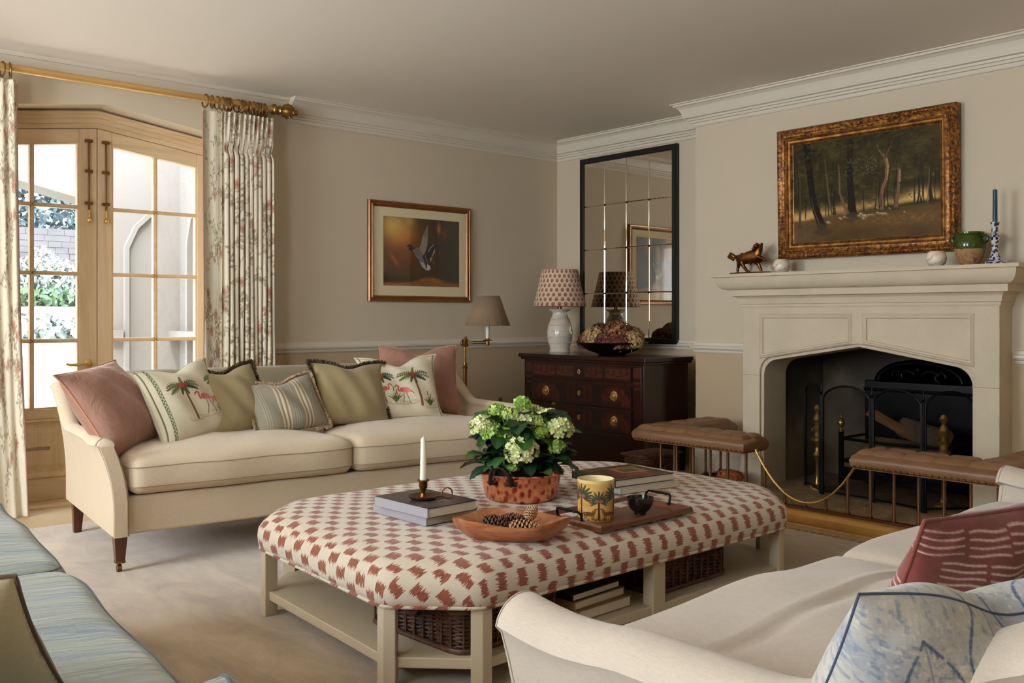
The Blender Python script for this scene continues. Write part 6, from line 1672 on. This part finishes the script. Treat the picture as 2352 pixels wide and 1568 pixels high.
cv1 = Canvas(100, 120, 24, 30, (84, 80, 84)); nz = fbm(120, 100, 5, 3, 4); cv1.a = mixc(cv1.a, (40, 38, 40), np.clip(nz*2-.7, 0, 1)); cv1.a = mixc(cv1.a, (140, 136, 136), np.clip(.8-nz*1.8, 0, 1)); cv1.line([(0, 29.4), (24, 29.4)], 1.4, (52, 48, 46)); cv1.line([(9, 8), (16, 8)], .9, (170, 166, 160), .6)
# left pair, under the candlestick
z_ = top_z(1.86, 2.55)
B1 = (1.855, 2.553); ba = math.atan2(2.415-2.708, 1.749-1.765)+PI/2
book('lower of the two large grey books under the brass candlestick', (B1[0]+.002, B1[1]-.0, z_-.002), .03, .215, .295, .030, M_jacket, lilac, board=bdark)
book('upper grey photographic book carrying the brass candlestick', (B1[0]-.022, B1[1]-.035, z_+.0295), .04, .205, .285, .032, M_jacket, lilac, cv1, board=bdark)
zc_ = z_+.0625
chs = thing('chamberstick', 'small brass chamber candlestick with ring handle on the grey books', 'candlestick', (1.815, 2.505, zc_))
m = MB(); m.lathe([(0, 0), (.036, 0), (.048, .006), (.050, .012), (.046, .012), (.030, .006), (.012, .008), (.008, .016), (.007, .026), (.012, .036), (.014, .042), (.014, .058), (.020, .060), (.020, .063), (.013, .064), (.0115, .05), (0, .05)], n=40); m.build('base', M_bronze, chs)
m = MB(); m.tube([(.060+.017*math.cos(t)*.75, -.050+.017*math.cos(t)*-.66, .020+.017*math.sin(t)) for t in [2*PI*k/28 for k in range(28)]], .0028, 8, closed=True); m.tube([(.034, -.03, .010), (.050, -.042, .012)], .003, 6); m.build('ring_handle', M_bronze, chs)
m = MB(); m.lathe([(0, 0), (.0115, 0), (.0085, .145), (.006, .150), (.002, .154), (0, .154)], n=24); m.tube([(0, 0, .153), (.001, 0, .160)], .0009, 5)
tag(m.build('taper_candle', M_candle, loc=(1.815, 2.505, zc_+.050)), 'white unlit taper candle in the small brass candlestick', 'candle')

# right pair
cv2 = Canvas(100, 120, 24, 30, (74, 56, 40)); nz = fbm(120, 100, 8, 13, 4); cv2.a = mixc(cv2.a, (34, 30, 26), np.clip(nz*2-.8, 0, 1))
cv2.poly([(6, 6), (19, 4), (20, 18), (8, 20)], (150, 46, 40)); cv2.poly([(10, 12), (20, 10), (21, 22), (11, 24)], (168, 132, 88)); cv2.poly([(12, 14), (18, 13), (19, 20), (13, 21)], (86, 84, 56)); cv2.line([(3, 26), (22, 24)], 1.2, (180, 140, 96)); cv2.line([(2, 2), (5, 27)], 1, (150, 110, 70)); cv2.line([(1, .8), (23, .8)], 1, (160, 120, 60))
zb = top_z(2.75, 2.45)
book('pale blue and white paperback under the red interiors book', (2.765, 2.455, zb-.001), -.12, .30, .255, .026, M_jacket, mat('pale_paper_cover', (206, 206, 200), .5))
bk = book('hardback book with red and ochre room interior on its cover, by the ottoman far side', (2.742, 2.462, zb+.0255), -.12, .30, .26, .028, M_jacket, blackb, cv2)
m = MB(); 
for k, w_ in enumerate((.010, .006, .014)): m.box(-.1518, -.1512, -.05+k*.022, -.05+k*.022+w_, .009, .018)
m.tube([(-.1515, -.105+.006*math.cos(t), .014+.006*math.sin(t)) for t in [2*PI*k/12 for k in range(12)]], .001, 4, closed=True)
m.build('spine_lettering', mat('white_ink', (220, 216, 208), .5), bk, smooth=0)
# stack on the shelf
for i, (w_, d_, h_, dx, dy, sp, lab) in enumerate(((.25, .20, .034, .01, .0, mat('tan_cloth_board', (150, 112, 78), .7), 'thick tan book at the bottom of the ottoman shelf stack'), (.245, .19, .026, .0, .01, mat('buff_cloth_board', (160, 130, 80), .7), 'yellowish book in the middle of the ottoman shelf stack'), (.235, .18, .022, -.01, .012, blackb, 'black book on top of the ottoman shelf stack'))):
    zz = SZ+.001+[0, .0345, .061][i]; book(lab, (2.185+dx, 2.145+dy, zz), .03+i*.02, w_, d_, h_, M_jacket, sp)

# ---------------------------------------------------------------- copper preserving pan with hydrangea
cp = NT('mottled_copper'); v = cp.coord('Object', (1, 1, .7)); vo = cp.n('ShaderNodeTexVoronoi'); vo.feature = 'F1'; cp.l(v, vo.inputs[0]); vo.inputs['Scale'].default_value = 44; n = cp.noise(v, 30, 3, .6, 1)
f = cp.math('ADD', vo.outputs['Distance'], cp.math('MULTIPLY', n, .35)); cp.l(cp.ramp(f, [(.46, lin((168, 78, 52))), (.62, lin((244, 162, 120)))]), cp.b.inputs['Base Color']); cp.b.inputs['Metallic'].default_value = .85; cp.b.inputs['Roughness'].default_value = .24
zt = top_z(2.30, 2.54); PX_, PY_ = 2.283, 2.545
pan = thing('copper_pan', 'mottled copper preserving pan with dark iron loop handles', 'pan', (PX_, PY_, zt-.002))
m = MB(); m.lathe([(0, 0), (.118, 0), (.126, .004), (.133, .018), (.139, .05), (.144, .078), (.147, .090), (.157, .094), (.160, .098), (.157, .102), (.146, .098), (.141, .090), (.136, .05), (.128, .02), (.11, .008), (0, .008)], n=64); m.build('pan_body', cp.m, pan)
M_iron = mat('dark_forged_iron', (52, 40, 34), .42, .7, var=(40, .4), bump=(60, .3, .002))
for s in (0, PI):
    ca = math.radians(200)+s; ux, uy = math.cos(ca), math.sin(ca); tx_, ty_ = -uy, ux; m = MB(); r0 = .146
    pts = []
    for k in range(15):
        t = PI*1.12*k/14-PI*.06; pts.append((ux*(r0+.006+.012*math.sin(t))+tx_*.042*math.cos(t), uy*(r0+.006+.012*math.sin(t))+ty_*.042*math.cos(t), .072+.062*max(-.05, math.sin(t))))
    m.tube(pts, .0075, 10); m.build('loop_handle', M_iron, pan)
    m = MB()
    for q in (-1, 1):
        P_ = []
        for k in range(7):
            b = ca+q*(.14+.26*k/6); P_.append((.1445*math.cos(b), .1445*math.sin(b), .074))
        m.tube(P_, .010, 6, sq=.9)
        for b in (ca+q*.2, ca+q*.3, ca+q*.38): m.ball((.152*math.cos(b), .152*math.sin(b), .074), .005, 8, 6)
    m.build('handle_plate', M_iron, pan)
hy_ = thing('potted_hydrangea', 'green hydrangea plant with pale lime flower heads standing in the copper pan', 'plant', (PX_, PY_, zt+.008))
m = MB(); m.lathe([(0, 0), (.09, 0), (.10, .07), (.104, .10), (.098, .10), (0, .088)], n=32); m.build('nursery_pot', mat('black_plastic', (18, 18, 18), .4), hy_)
lfm = NT('hydrangea_leaf'); at = lfm.n('ShaderNodeAttribute', attribute_name='Col'); lfm.l(at.outputs[0], lfm.b.inputs['Base Color']); lfm.b.inputs['Roughness'].default_value = .42; lfm.b.inputs['Specular IOR Level'].default_value = .4; lfm.bump(lfm.noise(lfm.coord(), 90, 3), .3, .002)
def hleaf(m, base, az, el, L, Wd, droop, col, cc, roll=0.0):
    nu, nv = 10, 7; o0 = len(m.v); d = Vector((math.cos(az)*math.cos(el), math.sin(az)*math.cos(el), math.sin(el))); side = Vector((-math.sin(az), math.cos(az), 0)); p = Vector(base); pts = []
    up0 = d.cross(side)*-1
    e = el
    for i in range(nu):
        t = i/(nu-1); dd = Vector((math.cos(az)*math.cos(e), math.sin(az)*math.cos(e), math.sin(e))); nn = side.cross(dd); 
        if nn.z < 0 and abs(e) < 1.4: nn = -nn
        w_ = Wd*(math.sin(PI*min(1, t*.985+.015)**.85)**.62)*(1.12-.35*t)*.5
        sd = (side*math.cos(roll)+nn*math.sin(roll))
        for j in range(nv):
            s = -1+2*j/(nv-1); vein = .0016*math.sin((t-abs(s)*.25)*34)*abs(s); pts.append(p+sd*w_*s+nn*(.16*w_*abs(s)+vein-.0))
            k = .8+.35*(1-abs(s))*.3+.12*math.sin((t-abs(s)*.25)*34)+(.45 if abs(s) < .1 else 0); cc.append(tuple(min(1, q*k) for q in lin(col)[:3])+(1,))
        p = p+dd*L/(nu-1); e -= droop/(nu-1)
    m.add(pts, [(i*nv+j, i*nv+j+1, (i+1)*nv+j+1, (i+1)*nv+j) for i in range(nu-1) for j in range(nv-1)])
rl = random.Random(21); m = MB(); cc = []
for k in range(175):
    az = rl.uniform(0, 2*PI); lev = rl.random(); rad = (.03+.12*rl.random()**.7)*(1-.15*lev); z = .10+.195*lev
    col = rl.choice(((30, 62, 30), (40, 78, 34), (26, 54, 34), (52, 92, 40), (36, 68, 46)))
    L = rl.uniform(.06, .10)
    hleaf(m, (rad*math.cos(az), rad*math.sin(az), z), az+rl.uniform(-.5, .5), rl.uniform(-.35, .6)+lev*.2, L, L*.76, rl.uniform(.5, 1.5), col, cc, rl.uniform(-.4, .4))
for k in range(26):
    az = 2*PI*k/26+rl.uniform(-.1, .1); hleaf(m, (.06*math.cos(az), .06*math.sin(az), .125+.03*rl.random()), az, .15, rl.uniform(.075, .09), .062, 1.35, rl.choice(((34, 62, 52), (28, 52, 40), (44, 74, 62))), cc)
m.c = np.array(cc); m.build('foliage', lfm.m, hy_, smooth=80)
m = MB()
for k in range(16):
    az = rl.uniform(0, 2*PI); m.tube([(.03*math.cos(az), .03*math.sin(az), .08), (.07*math.cos(az), .07*math.sin(az), .20), (.11*math.cos(az), .11*math.sin(az), .30)], [.004, .003, .002], 6)
m.build('stems', mat('green_stem', (96, 122, 56), .6), hy_)
def at_cam(px, dr, up):
    """offset towards screen right (px) / towards camera (dr) in the plant's own frame"""
    return (.7508*px-.6605*dr, -.6605*px-.7508*dr, up)
LIME = [(196, 212, 128), (214, 224, 158), (166, 190, 92)]; LM2 = [(206, 214, 146), (226, 228, 176), (184, 200, 120)]; GRN = [(140, 176, 76), (168, 196, 96), (120, 156, 62)]
for i, (a_, b_2, c_2, r_, cl) in enumerate(((-.135, .06, .285, .045, LM2), (-.085, .0, .325, .036, GRN), (-.105, .08, .245, .036, GRN), (-.035, .03, .315, .036, LIME), (.012, .02, .30, .040, LM2), (.055, .05, .285, .042, LIME), (.10, .0, .300, .046, LM2), (.135, .06, .255, .048, LM2), (.0, .135, .185, .058, LM2), (-.035, .12, .13, .026, GRN), (-.045, .09, .25, .026, GRN), (.128, .10, .195, .024, GRN), (.065, .10, .245, .026, GRN), (.005, -.02, .36, .026, GRN), (.05, -.08, .31, .04, LIME), (-.06, -.08, .30, .04, LIME))):
    m = MB(); q = at_cam(a_, b_2, c_2-(.028 if c_2 > .28 else .008)); floret_head(m, (0, 0, 0), r_, int(62*(r_/.045)**2)+12, .0155, cl, 200+i, lo=-.45)
    m.build('flower_head', M_petal, hy_, loc=q, smooth=0)

# ---------------------------------------------------------------- dough bowl with pine cones
BX, BY = 1.893, 2.158; zb2 = top_z(BX, BY)-.006
m = MB(); nu = 72; P = []
for (s, z, inn) in ((.0, 0, 0), (.55, 0, 0), (.78, .012, 0), (.93, .034, 0), (1.0, .058, 0), (1.0, .064, 0), (.955, .064, 0), (.86, .040, 0), (.68, .022, 0), (.4, .014, 0), (.0, .012, 0)):
    row = []
    for k in range(nu):
        t = 2*PI*k/nu; rx, ry = .168, .108
        c_, s_ = math.cos(t), math.sin(t); sup = (abs(c_)**2.6+abs(s_)**2.6)**(-1/2.6)
        nick = 1+.035*math.cos(6*t+.8)+.012*math.cos(11*t); e = 1+.06*(abs(c_)**12)
        x = rx*s*sup*c_*(nick if s > .8 else 1)*e; y = ry*s*sup*s_*(nick if s > .8 else 1)
        row.append((x, y, z+(.008*math.cos(3*t+1) if s > .9 else 0)))
    P.append(row)
m.grid(np.array(P), cv=True)
M_bowl = wood('carved_teak', (128, 68, 40), (192, 126, 78), 7, 'x', .32, 6, coat=.2)
o = m.build('dough_bowl', M_bowl, loc=(BX, BY, zb2), rot=(0, 0, math.radians(-46)), smooth=60, weld=True); tag(o, 'carved wooden dough bowl holding pine cones on the ottoman', 'bowl')
M_cone = mat('pine_cone', (1, 1, 1), .7, attr=True)
def cone(label, loc, rot, L, r, base, tip):
    m = MB(); cc = []; N = 95
    for k in range(N):
        t = k/N; a = k*2.39996; x = -L/2+L*t; rr = r*math.sin(PI*min(1, .16+t*.84))**.7*(1-.25*t); s = r*.42
        d = Vector((0, math.cos(a), math.sin(a))); ax = Vector((1, 0, 0)); sd = ax.cross(d); b = ax*x+d*rr*.35
        tipp = ax*(x+L*.055)+d*rr
        V = [b-sd*s*.3, b+sd*s*.3, tipp+sd*s*.75-ax*s*.15, tipp+ax*s*.35+d*s*.12, tipp-sd*s*.75-ax*s*.15, tipp-ax*s*.25]
        m.add(V, [(0, 1, 2, 3, 4), (5, 2, 3), (5, 3, 4), (0, 5, 4), (1, 2, 5)]); c0 = lin(base); c1_ = lin(tip); cc += [c0, c0, c1_, c1_, c1_, c1_]
    k = len(m.v); m.tube([(-L/2, 0, 0), (0, 0, 0), (L/2, 0, 0)], [r*.3, r*.4, r*.1], 8); cc += [lin((30, 18, 12))]*(len(m.v)-k)
    m.c = np.array(cc); o = m.build('pine_cone', M_cone, loc=loc, rot=rot, smooth=0); tag(o, label, 'pine cone', 'pine cones in the dough bowl')
DKC, LTC = ((38, 22, 15), (82, 54, 36)), ((92, 62, 42), (176, 136, 100))
zc0 = zb2+.014
def bc(a, b, z): c_, s_ = math.cos(math.radians(-46)), math.sin(math.radians(-46)); return (BX+c_*a-s_*b, BY+s_*a+c_*b, zc0+z)
cone('dark brown pine cone at the left of the dough bowl', bc(-.048, .006, .028), (.3, 0, math.radians(-52)), .085, .030, *DKC)
cone('pale brown pine cone at the front right of the dough bowl', bc(.045, -.03, .028), (.3, 0, math.radians(-40)), .10, .026, *LTC)
cone('brown pine cone lying behind the front ones in the dough bowl', bc(.01, .038, .032), (1.2, 0, math.radians(-50)), .09, .026, *DKC)
cone('small upright pine cone perched highest at the back of the dough bowl', bc(.062, .022, .062), (0, -.9, math.radians(-30)), .05, .022, *LTC)

# ---------------------------------------------------------------- tray, candle jar, cup
TX0, TX1, TY0, TY1 = 2.145, 2.605, 2.015, 2.295; ztr = top_z(2.37, 2.15)-.004
ty = thing('serving_tray', 'rectangular mahogany serving tray with black metal handles', 'tray', ((TX0+TX1)/2, (TY0+TY1)/2, ztr))
M_tray = wood('tray_mahogany', (84, 42, 26), (124, 68, 42), 5, 'x', .28, 8, coat=.3)
m = MB(); m.box(TX0+.01, TX1-.01, TY0+.01, TY1-.01, ztr, ztr+.008); m.build('tray_base', M_tray, ty, world=True, smooth=0)
m = MB(); m.sweep([(TX0, TY0), (TX1, TY0), (TX1, TY1), (TX0, TY1)], [(-.004, ztr), (0, ztr+.004), (0, ztr+.016), (-.004, ztr+.022), (-.010, ztr+.022), (-.014, ztr+.018), (-.026, ztr+.012), (-.032, ztr+.008), (-.032, ztr)], closed=True, side=1, cap=False); m.build('tray_rim', M_tray, ty, world=True, smooth=30)
for x, s in ((TX0, -1), (TX1, 1)):
    yc_ = (TY0+TY1)/2+.01; m = MB()
    m.tube([(x-s*.012, yc_-.055, ztr+.018), (x-s*.006, yc_-.055, ztr+.042), (x, yc_-.048, ztr+.050), (x, yc_-.02, ztr+.050), (x, yc_, ztr+.050), (x, yc_+.02, ztr+.050), (x, yc_+.048, ztr+.050), (x-s*.006, yc_+.055, ztr+.042), (x-s*.012, yc_+.055, ztr+.018)], [.004, .0045, .004, .0045, .006, .0045, .004, .0045, .004], 8)
    for q in (-.055, .055): m.ball((x-s*.012, yc_+q, ztr+.020), (.009, .009, .005)); m.ball((x, yc_+q*.55, ztr+.050), .0058, 8, 6)
    m.build('tray_handle', M_black, ty, world=True)
jr = Canvas(420, 150, 26, 11.8, (196, 150, 74)); nz = fbm(150, 420, 6, 5, 4); jr.a = mixc(jr.a, (214, 172, 96), nz*1.6-.4); jr.a = mixc(jr.a, (178, 124, 60), np.clip(.8-nz*1.7, 0, 1)); r = random.Random(4)
def jpalm(x, s):
    jr.line([(x, .8), (x, 6.2*s)], [.55, .42], (74, 48, 50)); 
    for k in range(9): jr.line([(x-.25, 1+k*.55*s), (x+.25, 1.15+k*.55*s)], .08, (40, 30, 34), .8)
    for k in range(13):
        a = -.55+(PI+1.1)*k/12; L = 2.9*s*(.75+.25*math.sin(a) if math.sin(a) > 0 else .72); X, Y = x+math.cos(a)*L, 6.0*s+math.sin(a)*L
        jr.ell((x+X)/2+math.cos(a)*.2, (6.0*s+Y)/2+math.sin(a)*.2, L/2, .26*s, (46, 56, 48), a, .95); jr.line([(x+math.cos(a)*.6, 6*s+math.sin(a)*.6), (X, Y)], .1, (120, 124, 96), .6)
    jr.ell(x-.45*s, 6.1*s, .5*s, .4*s, (150, 88, 78)); jr.ell(x+.45*s, 6.1*s, .5*s, .4*s, (150, 88, 78))
def jhorse(x, f):
    bc_ = (134, 84, 54); jr.ell(x, 2.35, 1.25, .62, bc_); jr.ell(x-f*1.2, 2.9, .45, .9, bc_, f*.35); jr.ell(x-f*1.65, 3.75, .5, .26, bc_, -f*.5)
    for dx in (-1.0, -.6, .7, 1.1): jr.line([(x+dx, 2.2), (x+dx*1.1, .9)], .28, bc_)
    jr.line([(x+f*1.25, 2.5), (x+f*1.7, 2.0), (x+f*1.6, 1.3)], .2, (70, 46, 36))
    for k in range(9): jr.line([(x-1.2+k*.3, 1.9), (x-1.1+k*.3, 2.85)], .10, (62, 42, 36), .8)
for k in range(3): x = 2.6+8.67*k; jpalm(x, 1.22); jpalm(x+4.33, 1.0); jhorse(x-2.0 if x > 3 else x+24.0, 1); jhorse(x+2.0, -1)
for k in range(160): x = r.random()*26; jr.ell(x, .35+r.random()*.6, .12, .14, (60, 56, 40), 0, .9)
jr.line([(0, .2), (26, .2)], .3, (206, 186, 130)); jr.line([(0, 11.5), (26, 11.5)], .8, (222, 196, 120))
JX, JY = 2.262, 2.150; jt = thing('candle_jar', 'amber scented candle jar printed with dark palm trees and horses', 'candle jar', (JX, JY, ztr+.008))
a = np.linspace(0, 2*PI, 420)[None]+2.4; t = np.linspace(0, 1, 150)[:, None]; rr = .0605+.001*t-.004*np.exp(-(t/.03)**2)
P = np.stack([rr*np.cos(a), rr*np.sin(a), .132*t+0*a], -1); m = MB(); cgrid(m, P, jr); m.build('printed_glass', mat('amber_glass', (1, 1, 1), .12, attr=True, coat=.5), jt, smooth=80)
m = MB(); m.lathe([(.0612, .131), (.0612, .134), (.0585, .134), (.057, .10), (0, .099)], n=48); m.f = m.f[:-2]; m.build('wax', mat('cream_wax', (222, 208, 160), .3), jt)
m = MB(); m.lathe([(0, 0), (.056, 0), (.058, .002), (0, .002)], n=32); m.build('jar_base', mat('amber_foot', (206, 186, 130), .2), jt)
m = MB(); m.lathe([(0, 0), (.020, 0), (.021, .007), (.024, .010), (.036, .022), (.044, .040), (.046, .058), (.044, .058), (.040, .038), (.030, .022), (0, .014)], n=40)
tag(m.build('tea_bowl', mat('bronze_green_glaze', (34, 38, 32), .2, .5, coat=.5), loc=(2.425, 2.098, ztr+.008)), 'small dark bronze green bowl on the wooden tray', 'bowl')

# glass bowl of potpourri on the hearth side
gb = thing('potpourri_bowl', 'glass bowl filled with orange potpourri on the floor behind the left fender seat', 'bowl', (4.66, 3.33, .03))
m = MB(); m.lathe([(0, 0), (.07, 0), (.085, .03), (.09, .085), (.088, .085), (.083, .03), (0, .004)], n=32); m.build('glass_bowl', M_glass, gb)
m = MB(); floret_head(m, (0, 0, .06), .075, 160, .016, [(190, 108, 56), (160, 84, 44), (206, 140, 84)], 400, sq=.5, lo=-.2); m.build('potpourri', M_petal, gb, smooth=0)['kind'] = 'stuff'
